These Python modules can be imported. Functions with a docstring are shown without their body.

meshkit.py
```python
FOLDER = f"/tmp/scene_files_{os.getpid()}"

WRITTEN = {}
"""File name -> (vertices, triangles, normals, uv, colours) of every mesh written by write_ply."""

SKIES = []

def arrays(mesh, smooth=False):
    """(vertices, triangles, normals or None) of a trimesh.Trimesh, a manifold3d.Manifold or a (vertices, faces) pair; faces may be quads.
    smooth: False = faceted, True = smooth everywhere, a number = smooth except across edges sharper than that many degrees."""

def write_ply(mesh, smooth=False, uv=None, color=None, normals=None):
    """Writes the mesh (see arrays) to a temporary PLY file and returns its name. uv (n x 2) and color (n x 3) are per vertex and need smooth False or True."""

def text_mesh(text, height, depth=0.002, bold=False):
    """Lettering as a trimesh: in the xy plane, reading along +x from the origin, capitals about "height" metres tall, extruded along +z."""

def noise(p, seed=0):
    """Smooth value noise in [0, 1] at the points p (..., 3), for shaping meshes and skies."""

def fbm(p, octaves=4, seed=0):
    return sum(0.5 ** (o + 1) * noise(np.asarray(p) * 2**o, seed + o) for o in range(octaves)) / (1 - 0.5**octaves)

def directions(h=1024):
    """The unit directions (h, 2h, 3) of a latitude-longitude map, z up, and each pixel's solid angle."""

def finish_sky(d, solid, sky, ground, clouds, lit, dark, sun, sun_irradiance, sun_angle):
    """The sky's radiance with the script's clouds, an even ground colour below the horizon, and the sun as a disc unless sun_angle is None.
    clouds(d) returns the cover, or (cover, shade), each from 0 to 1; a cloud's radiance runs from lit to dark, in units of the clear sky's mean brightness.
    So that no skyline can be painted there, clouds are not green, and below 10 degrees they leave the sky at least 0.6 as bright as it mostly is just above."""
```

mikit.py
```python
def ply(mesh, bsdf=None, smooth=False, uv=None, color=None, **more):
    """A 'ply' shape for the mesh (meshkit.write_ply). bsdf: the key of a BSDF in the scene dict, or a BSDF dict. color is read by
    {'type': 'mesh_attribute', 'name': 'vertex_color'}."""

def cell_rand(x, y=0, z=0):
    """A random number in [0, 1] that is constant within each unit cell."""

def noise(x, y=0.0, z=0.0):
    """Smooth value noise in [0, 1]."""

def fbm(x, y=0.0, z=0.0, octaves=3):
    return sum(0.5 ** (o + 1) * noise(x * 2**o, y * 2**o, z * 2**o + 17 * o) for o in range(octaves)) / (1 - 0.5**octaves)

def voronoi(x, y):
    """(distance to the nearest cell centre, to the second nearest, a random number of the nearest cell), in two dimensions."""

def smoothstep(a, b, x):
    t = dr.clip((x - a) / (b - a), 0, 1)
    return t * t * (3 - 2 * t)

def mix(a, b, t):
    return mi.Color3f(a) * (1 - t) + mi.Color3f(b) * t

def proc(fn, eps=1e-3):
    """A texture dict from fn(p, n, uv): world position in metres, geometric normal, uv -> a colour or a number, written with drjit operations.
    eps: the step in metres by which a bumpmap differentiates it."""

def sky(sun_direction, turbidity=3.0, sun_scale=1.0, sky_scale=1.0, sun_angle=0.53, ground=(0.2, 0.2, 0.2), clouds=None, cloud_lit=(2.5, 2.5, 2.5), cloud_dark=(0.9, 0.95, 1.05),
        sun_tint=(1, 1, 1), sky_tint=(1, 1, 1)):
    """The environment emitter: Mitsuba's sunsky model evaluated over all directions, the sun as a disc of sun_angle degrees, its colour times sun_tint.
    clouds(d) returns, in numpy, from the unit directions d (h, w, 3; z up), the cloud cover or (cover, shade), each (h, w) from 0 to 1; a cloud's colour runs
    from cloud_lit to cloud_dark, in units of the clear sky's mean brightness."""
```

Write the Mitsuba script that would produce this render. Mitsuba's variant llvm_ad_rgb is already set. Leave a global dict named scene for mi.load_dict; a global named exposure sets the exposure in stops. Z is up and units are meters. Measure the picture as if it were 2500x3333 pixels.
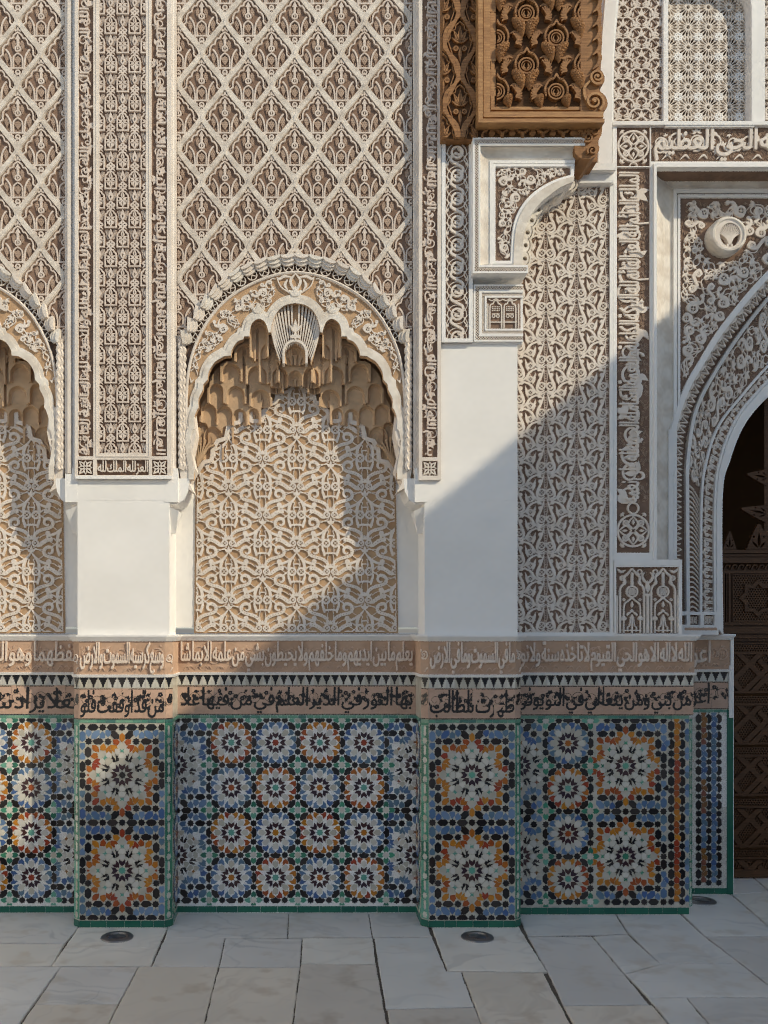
import math, random
import numpy as np, trimesh, shapely, drjit as dr, mitsuba as mi, mikit, meshkit
from shapely import affinity as AF
from shapely.geometry import Polygon, LineString, Point, MultiPolygon, box
from shapely.ops import unary_union

T = mi.ScalarTransform4f
scene, labels = {}, {}

# ------------------------------------------------------------------ camera, sky, exposure
D, EYE = 5.25, 1.599                 # distance of the lens from the recessed wall (y = 0) and its height, metres
SUN = (1.25, -1.0, 1.025)
exposure = 1.68
scene['camera'] = {'type': 'perspective', 'fov': 2 * math.degrees(math.atan(1250 / 3045.0)), 'fov_axis': 'x', 'near_clip': 0.05, 'far_clip': 400.0,
                   'principal_point_offset_x': 0.114, 'principal_point_offset_y': -0.1131,
                   'to_world': T().look_at(origin=[0, -D, EYE], target=[0, 0, EYE], up=[0, 0, 1])}
scene['sky'] = mikit.sky(SUN, turbidity=3.0, sun_angle=0.53, ground=(0.3, 0.28, 0.25), sun_tint=(0.91, 1.0, 1.08), sun_scale=0.76, sky_scale=1.75, sky_tint=(1.10, 1.0, 0.91))

# ------------------------------------------------------------------ materials
def rgb(*c): return {'type': 'rgb', 'value': list(c)}
def mat(name, color, rough=0.8, spec=0.3, bump=None, metallic=0.0, **more):
    b = {'type': 'principled', 'base_color': color, 'roughness': rough, 'specular': spec, 'metallic': metallic, **more}
    if bump: b = {'type': 'bumpmap', 'bump': bump, 'scale': 1.0, 'bsdf': b}
    scene[name] = {'type': 'twosided', 'bsdf': b}

def mottled(a, b, f=9.0, f2=55.0, k2=0.5):
    """matter of two tones a and b in patches and grain"""
    def fn(p, n, uv):
        t = mikit.smoothstep(0.3, 0.72, mikit.fbm(p.x * f, p.y * f, p.z * f, 3))
        g = mikit.noise(p.x * f2, p.y * f2, p.z * f2)
        return mikit.mix(a, b, dr.clip(t * (1 - k2) + g * k2, 0, 1))
    return mikit.proc(fn)
def rough_bump(h, f=60.0):
    return mikit.proc(lambda p, n, uv: h * mikit.fbm(p.x * f, p.y * f, p.z * f, 3), eps=2e-3)

mat('white_plaster', mottled((0.80, 0.785, 0.765), (0.74, 0.725, 0.70), 3.0, 40.0, 0.35), 0.7, 0.2, rough_bump(0.0012, 25.0))
mat('old_plaster', mottled((0.74, 0.70, 0.64), (0.56, 0.50, 0.43), 14.0, 60.0, 0.3), 0.75, 0.2, rough_bump(0.004, 30.0))
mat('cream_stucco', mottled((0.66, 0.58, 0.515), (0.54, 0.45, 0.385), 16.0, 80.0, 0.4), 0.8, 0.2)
mat('stucco_ground', mottled((0.255, 0.172, 0.128), (0.165, 0.108, 0.08), 12.0, 90.0, 0.5), 0.9, 0.1)  # ground darker than the raised work: old pigment, plus recess shade in the colour
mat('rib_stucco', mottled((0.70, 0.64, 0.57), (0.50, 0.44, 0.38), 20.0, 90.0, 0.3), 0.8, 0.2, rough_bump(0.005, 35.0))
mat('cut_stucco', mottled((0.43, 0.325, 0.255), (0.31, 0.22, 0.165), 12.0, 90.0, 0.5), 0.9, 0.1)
mat('pale_stucco', mottled((0.72, 0.66, 0.60), (0.62, 0.55, 0.48), 12.0, 70.0, 0.4), 0.8, 0.2)
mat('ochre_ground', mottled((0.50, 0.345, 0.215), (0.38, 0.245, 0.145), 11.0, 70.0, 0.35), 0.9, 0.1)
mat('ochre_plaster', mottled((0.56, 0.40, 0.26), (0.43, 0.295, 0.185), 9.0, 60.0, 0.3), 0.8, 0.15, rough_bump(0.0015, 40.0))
mat('frieze_ground', mottled((0.52, 0.36, 0.26), (0.42, 0.275, 0.19), 10.0, 70.0, 0.35), 0.9, 0.1)
mat('frieze_scroll', mottled((0.56, 0.41, 0.31), (0.48, 0.335, 0.245), 9.0, 60.0, 0.35), 0.85, 0.15)
mat('frieze_letter', mottled((0.74, 0.645, 0.56), (0.64, 0.52, 0.43), 9.0, 60.0, 0.35), 0.85, 0.15)
mat('script_tile', mottled((0.54, 0.375, 0.285), (0.43, 0.285, 0.21), 14.0, 120.0, 0.5), 0.75, 0.3)
mat('black_glaze', rgb(0.012, 0.011, 0.013), 0.16, 0.5)
mat('white_glaze', mottled((0.48, 0.455, 0.395), (0.39, 0.365, 0.30), 18.0, 90.0, 0.3), 0.22, 0.5)
mat('steel', rgb(0.32, 0.32, 0.33), 0.38, 0.5, metallic=1.0)
mat('lens_glass', rgb(0.05, 0.055, 0.06), 0.12, 0.6)
mat('gap_shade', rgb(0.20, 0.14, 0.105), 0.9, 0.1)  # brown that carries the shade of gaps behind strips and lattice
def wood(a, b, fx=14.0):
    def fn(p, n, uv):
        w = mikit.fbm(p.x * fx + 9.0, p.y * fx, p.z * 140.0, 3)
        t = mikit.smoothstep(0.25, 0.8, w)
        return mikit.mix(a, b, dr.clip(0.75 * t + 0.35 * mikit.noise(p.x * 22.0, p.y * 22.0, p.z * 22.0) - 0.05, 0, 1))
    return mikit.proc(fn)
mat('cedar', wood((0.33, 0.165, 0.065), (0.17, 0.078, 0.03)), 0.55, 0.3)
mat('cedar_pale', wood((0.42, 0.23, 0.095), (0.25, 0.122, 0.048)), 0.5, 0.35)
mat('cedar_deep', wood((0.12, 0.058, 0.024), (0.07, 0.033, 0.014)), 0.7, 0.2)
mat('door_wood', wood((0.105, 0.046, 0.017), (0.06, 0.025, 0.010)), 0.45, 0.4)
mat('door_shade', rgb(0.075, 0.036, 0.015), 0.8, 0.1)  # dark wood tone holding the shade of door piercings and passage
def marble(seed, base, vein, warm):
    def fn(p, n, uv):
        a = 0.6 + seed * 1.7
        x, y = p.x * math.cos(a) + p.y * math.sin(a), -p.x * math.sin(a) + p.y * math.cos(a)
        q = mikit.fbm(x * 4.0 + seed * 7, y * 4.0, p.z * 4.0, 3)
        v = mikit.fbm(x * 2.2 + 1.5 * q, y * 17.0 + 6.0 * q + seed, p.z * 3.0, 4)
        line = mikit.smoothstep(0.52, 0.80, v)
        crack = 1.0 - mikit.smoothstep(0.0, 0.022, dr.abs(mikit.fbm(x * 3.0 + 31 * seed, y * 3.0 + 3, 0.0, 3) - 0.5))
        dirt = mikit.smoothstep(0.55, 0.85, mikit.fbm(p.x * 9.0 + 3 * seed, p.y * 9.0, 2.0, 4))
        c = mikit.mix(base, vein, dr.clip(0.55 * line + 0.35 * crack * mikit.smoothstep(0.45, 0.6, q), 0, 1))
        patch = mikit.smoothstep(0.35, 0.7, mikit.fbm(p.x * 2.1 + 5 * seed, p.y * 2.1, 7.0, 3))
        return mikit.mix(mikit.mix(c, tuple(0.84 * q for q in base), 0.6 * patch), warm, 0.5 * dirt)
    return mikit.proc(fn)
mat('marble', marble(0.0, (0.74, 0.69, 0.60), (0.56, 0.525, 0.46), (0.55, 0.46, 0.35)), 0.38, 0.4, rough_bump(0.0008, 30.0))
mat('marble_grey', marble(1.3, (0.64, 0.605, 0.55), (0.43, 0.415, 0.385), (0.48, 0.41, 0.32)), 0.40, 0.4, rough_bump(0.0008, 30.0))
mat('marble_warm', marble(2.1, (0.68, 0.605, 0.50), (0.52, 0.45, 0.365), (0.43, 0.335, 0.235)), 0.45, 0.35, rough_bump(0.0014, 30.0))
mat('marble_cool', marble(3.4, (0.70, 0.67, 0.61), (0.54, 0.525, 0.49), (0.52, 0.45, 0.355)), 0.38, 0.4, rough_bump(0.0008, 30.0))
mat('marble_stained', marble(4.6, (0.60, 0.54, 0.46), (0.45, 0.40, 0.335), (0.37, 0.30, 0.22)), 0.5, 0.3, rough_bump(0.0016, 30.0))
mat('mortar', mottled((0.17, 0.14, 0.11), (0.10, 0.08, 0.06), 20.0, 90.0, 0.5), 0.9, 0.1)

# ------------------------------------------------------------------ helpers
F_, U0, V0 = 3045.0, 965.0, 2043.5
# The drawings of each wall face are made in survey units: 1 unit = (D - p) / F_ metres on the face that stands p metres in front of the recessed wall.
def unit(p): return (D - p) / F_
def X(u, p=0.0): return (u - U0) * unit(p)
def Z(v, p=0.0): return EYE - (v - V0) * unit(p)
def flat(g, p):
    s = unit(p)
    return AF.affine_transform(g, [s, 0, 0, -s, -U0 * s, EYE + V0 * s])
def polys(g):
    if g.is_empty: return []
    if g.geom_type == 'Polygon': return [g]
    return [q for h in getattr(g, 'geoms', []) for q in polys(h)]

class Mesh:
    def __init__(self): self.v, self.f, self.n = [], [], 0
    def add(self, v, f):
        v, f = np.asarray(v, float), np.asarray(f, int)
        if f.ndim == 2 and f.shape[1] == 4: f = np.vstack([f[:, [0, 1, 2]], f[:, [0, 2, 3]]])
        self.v.append(v); self.f.append(f + self.n); self.n += len(v)
        return self
    def join(self, other, move=(0, 0, 0)):
        v, f = other.arrays()
        return self.add(v + np.array(move), f)
    def arrays(self): return np.vstack(self.v), np.vstack(self.f)
    def box(self, x0, x1, y0, y1, z0, z1):
        v = np.array([[x, y, z] for x in (x0, x1) for y in (y0, y1) for z in (z0, z1)])
        return self.add(v, [[0, 1, 3, 2], [4, 6, 7, 5], [0, 4, 5, 1], [2, 3, 7, 6], [0, 2, 6, 4], [1, 5, 7, 3]])
    # a flat piece: polygon g (metres, x and z), its face at y = front, its sides back to y = back
    def slab(self, g, front, back, tilt=(0, 0)):
        for q in polys(g):
            if q.area < 1e-9: continue
            q = shapely.geometry.polygon.orient(q, 1.0)
            v, f = trimesh.creation.triangulate_polygon(q, engine='earcut')
            if len(f):
                c = v.mean(0)
                a, b = v[f[:, 1]] - v[f[:, 0]], v[f[:, 2]] - v[f[:, 0]]
                w = a[:, 0] * b[:, 1] - a[:, 1] * b[:, 0]
                f = np.where((w < 0)[:, None], f[:, ::-1], f)
                self.add(np.c_[v[:, 0], front + (v - c) @ np.array(tilt), v[:, 1]], f)
            for r in [q.exterior, *q.interiors]:
                a = np.array(r.coords)[:-1]
                n, i = len(a), np.arange(len(a))
                j = (i + 1) % n
                fr = front + (a - v.mean(0)) @ np.array(tilt)
                self.add(np.vstack([np.c_[a[:, 0], fr, a[:, 1]], np.c_[a[:, 0], np.full(n, back), a[:, 1]]]), np.stack([i, i + n, j + n, j], 1))
        return self
    def relief(self, g, p, h, **k): return self.slab(flat(g, p), -(p + h), -p, **k)
    # a moulding: profile [(offset in units, height in metres)] drawn along a line of survey points
    def sweep(self, pts, profile, p, closed=False):
        a = np.asarray(pts, float)
        d = np.roll(a, -1, 0) - np.roll(a, 1, 0) if closed else np.gradient(a, axis=0)
        d /= np.linalg.norm(d, axis=1, keepdims=True) + 1e-9
        nrm = np.c_[d[:, 1], -d[:, 0]]
        prof = np.asarray(profile, float); m = len(prof)
        s = unit(p)
        uv = a[:, None] + nrm[:, None] * prof[None, :, :1]
        v = np.stack([(uv[..., 0] - U0) * s, np.broadcast_to(-(p + prof[:, 1]), uv.shape[:2]), EYE - (uv[..., 1] - V0) * s], -1)
        k = len(a); i, j = np.meshgrid(np.arange(k if closed else k - 1), np.arange(m - 1), indexing='ij')
        i2 = (i + 1) % k
        q = np.stack([i * m + j, i2 * m + j, i2 * m + j + 1, i * m + j + 1], -1).reshape(-1, 4)
        self.add(v.reshape(-1, 3), q)
        if not closed and m > 2:
            for e in (0, k - 1): self.add(v[e], [[0, t, t + 1] for t in range(1, m - 1)])
        return self

def number(key):
    if key not in scene and key not in labels: return key
    i = 1
    while f'{key}_{i:03d}' in scene or f'{key}_{i:03d}' in labels: i += 1
    return f'{key}_{i:03d}'
def put(key, mesh, bsdf, smooth=False, plain=False):
    if not mesh.v: return None
    k = key if plain else number(key)
    scene[k] = mikit.ply(mesh.arrays(), bsdf, smooth=smooth)
    return k
def tag(key, label, category=None, group=None, kind=None):
    labels[key] = {a: b for a, b in (('label', label), ('category', category), ('group', group), ('kind', kind)) if b}

def spl(pts, n=5):
    """smooth line through the points"""
    p = np.asarray(pts, float)
    if len(p) < 3: return p
    q = np.vstack([2 * p[0] - p[1], p, 2 * p[-1] - p[-2]])
    t = np.linspace(0, 1, n, endpoint=False)[:, None]
    out = [0.5 * (2 * q[i] + (q[i + 1] - q[i - 1]) * t + (2 * q[i - 1] - 5 * q[i] + 4 * q[i + 1] - q[i + 2]) * t ** 2 + (3 * q[i] - q[i - 1] - 3 * q[i + 1] + q[i + 2]) * t ** 3) for i in range(1, len(q) - 2)]
    return np.vstack(out + [p[-1:]])
def st(pts, w, smooth=True, cap='round', n=4):
    return LineString(spl(pts, n) if smooth else pts).buffer(w / 2, quad_segs=2, cap_style=cap)
def tap(pts, ws, n=5):
    """a stroke whose width runs through ws"""
    c = spl(pts, n)
    w = np.interp(np.linspace(0, 1, len(c)), np.linspace(0, 1, len(ws)), ws) / 2
    d = np.gradient(c, axis=0); d /= np.linalg.norm(d, axis=1, keepdims=True) + 1e-9
    nn = np.c_[-d[:, 1], d[:, 0]] * w[:, None]
    g = Polygon(np.vstack([c + nn, (c - nn)[::-1]]))
    if g.is_valid: return g
    return shapely.union_all([Polygon([c[i] + nn[i], c[i + 1] + nn[i + 1], c[i + 1] - nn[i + 1], c[i] - nn[i]]).convex_hull.buffer(0.02) for i in range(len(c) - 1)])
def disc(x, y, r, n=4): return Point(x, y).buffer(r, quad_segs=n)
def ring(x, y, r, w, n=4): return disc(x, y, r, n).difference(disc(x, y, max(r - w, 0.2), max(2, n - 1)))
def wheel(x, y, r, w, bar=1.6, n=4):
    """a ring with a cross in its eye"""
    g = ring(x, y, r, w, n); e = r - w * 0.6
    return g.union(unary_union([LineString([(x - e * a, y - e * b), (x + e * a, y + e * b)]).buffer(bar / 2, cap_style='flat') for a, b in ((0.7, 0.7), (0.7, -0.7))]))
def leaf(a, b, w):
    a, b = np.array(a, float), np.array(b, float)
    m, d = (a + b) / 2, (b - a); nn = np.array([-d[1], d[0]]) / (np.linalg.norm(d) + 1e-9) * w / 2
    l = spl([a, a * 0.6 + b * 0.4 + nn, b], 4); r = spl([a, a * 0.6 + b * 0.4 - nn, b], 4)
    return Polygon(np.vstack([l, r[::-1][1:-1]])).buffer(0)
def mir(g, x0=0.0): return AF.scale(g, -1, 1, origin=(x0, 0))
def both(g, x0=0.0): return unary_union([g, mir(g, x0)])
def mv(g, x, y, s=1.0, rot=0.0, sx=None):
    if rot: g = AF.rotate(g, rot, origin=(0, 0))
    return AF.affine_transform(g, [s if sx is None else sx, 0, 0, s, x, y])
def U(*g): return unary_union([x for x in g if x is not None])
def rect(x0, y0, x1, y1): return box(min(x0, x1), min(y0, y1), max(x0, x1), max(y0, y1))
def frame(x0, y0, x1, y1, w): return rect(x0, y0, x1, y1).difference(rect(x0 + w, y0 + w, x1 - w, y1 - w))
def resample(line, n):
    l = LineString(line)
    return np.array([l.interpolate(t, normalized=True).coords[0] for t in np.linspace(0, 1, n)])
def warp(g, A, B, L, W):
    """a drawing made in a straight strip (0..L by 0..W) bent between the lines A (at 0) and B (at W)"""
    n = len(A)
    def fn(c):
        s, w = np.clip(c[:, 0] / L, 0, 1) * (n - 1), c[:, 1:2] / W
        i = np.minimum(s.astype(int), n - 2); t = (s - i)[:, None]
        return (A[i] * (1 - t) + A[i + 1] * t) * (1 - w) + (B[i] * (1 - t) + B[i + 1] * t) * w
    return shapely.transform(shapely.segmentize(g, 12.0), fn).buffer(0)

# scroll work: a stem with a bulb at one end and a wheel at the other
def comma(L=40.0, w=7.0, r=10.0, flip=1):
    f = flip
    body = tap([(0, 0), (L * 0.22, -5 * f), (L * 0.5, -3 * f), (L * 0.78, 5 * f), (L + r * 0.55, r * 0.15 * f), (L + r * 0.5, -r * 0.75 * f)], [w * 0.45, w * 0.9, w * 1.1, w, w * 0.95, w * 0.6], 4)
    return U(body, disc(0, 2.5 * f, w * 0.62, 3), wheel(L - r * 0.25, -r * 0.55 * f, r, w * 0.62, 1.5, 4), leaf((L * 0.42, -2 * f), (L * 0.30, 9 * f), w * 0.7))
def twin(L=44.0, w=6.5, r=8.5):
    body = tap([(r * 0.2, -r * 0.9), (-r * 0.5, r * 0.2), (L * 0.25, r * 0.85), (L * 0.5, 0), (L * 0.75, -r * 0.85), (L + r * 0.5, -r * 0.2), (L - r * 0.2, r * 0.9)], [w * 0.6, w, w * 1.05, w, w * 1.05, w, w * 0.6], 4)
    return U(body, wheel(r * 0.3, 0, r * 0.85, w * 0.6, 1.5, 3), wheel(L - r * 0.3, 0, r * 0.85, w * 0.6, 1.5, 3))
def flower(s=12.0):
    return U(leaf((0, 0), (0, -1.6 * s), s * 0.8), leaf((0, 0), (-1.1 * s, -0.9 * s), s * 0.6), leaf((0, 0), (1.1 * s, -0.9 * s), s * 0.6))
def scrollwork(area, step, size, seed, w=1.0, tend=2.6, mirror=None, gap=2.4, tries=2600):
    """area filled with scroll work: bold stems that keep clear of one another, and thin tendrils between them"""
    rnd = random.Random(seed)
    x0, y0, x1, y1 = area.bounds
    zone = area if mirror is None else area.intersection(rect(x0 - 1, y0 - 1, mirror, y1 + 1))
    x0, y0, x1, y1 = zone.bounds
    shapely.prepare(zone)
    shapes = [AF.translate(comma(32, 6.8 * w, 10, 1), -16, 0), AF.translate(comma(32, 6.8 * w, 10, -1), -16, 0), AF.translate(twin(40, 6.2 * w, 9.2), -20, 0), AF.translate(flower(9.5), 0, 6)]
    kept, pts = [], []
    for k in range(tries):
        p = (rnd.uniform(x0, x1), rnd.uniform(y0, y1))
        if not shapely.contains_xy(zone, *p): continue
        f = k / tries; s = size * (1.15 - 0.75 * f) * rnd.uniform(0.9, 1.1); a = rnd.uniform(0, 6.283); t = rnd.random()
        if s < size * 0.62 and t > 0.5: t = 0.95
        g = shapes[0 if t < 0.29 else 1 if t < 0.58 else 2 if t < 0.88 else 3]
        ca, sa = math.cos(a) * s / 40, math.sin(a) * s / 40
        g = AF.affine_transform(g, [ca, -sa, sa, ca, p[0], p[1]])
        if not zone.contains(g): continue
        b = g.bounds; gb = None; ok = True
        for q, c in kept:
            if c[0] - gap < b[2] and c[2] + gap > b[0] and c[1] - gap < b[3] and c[3] + gap > b[1]:
                if gb is None: gb = g.buffer(gap, quad_segs=1)
                if gb.intersects(q): ok = False; break
        if ok: kept.append((g, b)); pts.append(p)
    thin = []
    for p in pts:
        near = sorted(range(len(pts)), key=lambda k: math.hypot(p[0] - pts[k][0], p[1] - pts[k][1]))[1:4]
        for k in near:
            q = pts[k]; m = ((p[0] + q[0]) / 2 + (q[1] - p[1]) * 0.3, (p[1] + q[1]) / 2 - (q[0] - p[0]) * 0.3)
            thin.append(st([p, m, q], tend, n=4))
    b, t = U(*[g for g, c in kept]), U(*thin)
    if mirror is not None: b, t = both(b, mirror), both(t, mirror)
    return b.intersection(area), t.intersection(area)
def hatch(area, step, seed, w=2.2, L=15):
    """short cut strokes in the ground between the stems"""
    rnd = random.Random(seed); x0, y0, x1, y1 = area.bounds; out = []
    y = y0
    while y < y1:
        x = x0
        while x < x1:
            a = rnd.uniform(0, math.pi); cx, cy = x + rnd.uniform(-.3, .3) * step, y + rnd.uniform(-.3, .3) * step
            for k in (-1.5, -0.5, 0.5, 1.5):
                ox, oy = -math.sin(a) * k * w * 2.1, math.cos(a) * k * w * 2.1
                dx, dy = math.cos(a + 0.16 * k) * L / 2, math.sin(a + 0.16 * k) * L / 2
                out.append(Polygon([(cx + ox - dx, cy + oy - dy), (cx + ox + dy * w / L, cy + oy - dx * w / L), (cx + ox + dx, cy + oy + dy), (cx + ox - dy * w / L, cy + oy + dx * w / L)]))
            x += step
        y += step
    m = [q for q in out if area.contains(q)]
    return MultiPolygon(m) if m else Polygon()
def hatch_mesh(mesh, g, p, h):
    for q in polys(g): mesh.relief(q, p, h)
    return mesh
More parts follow.
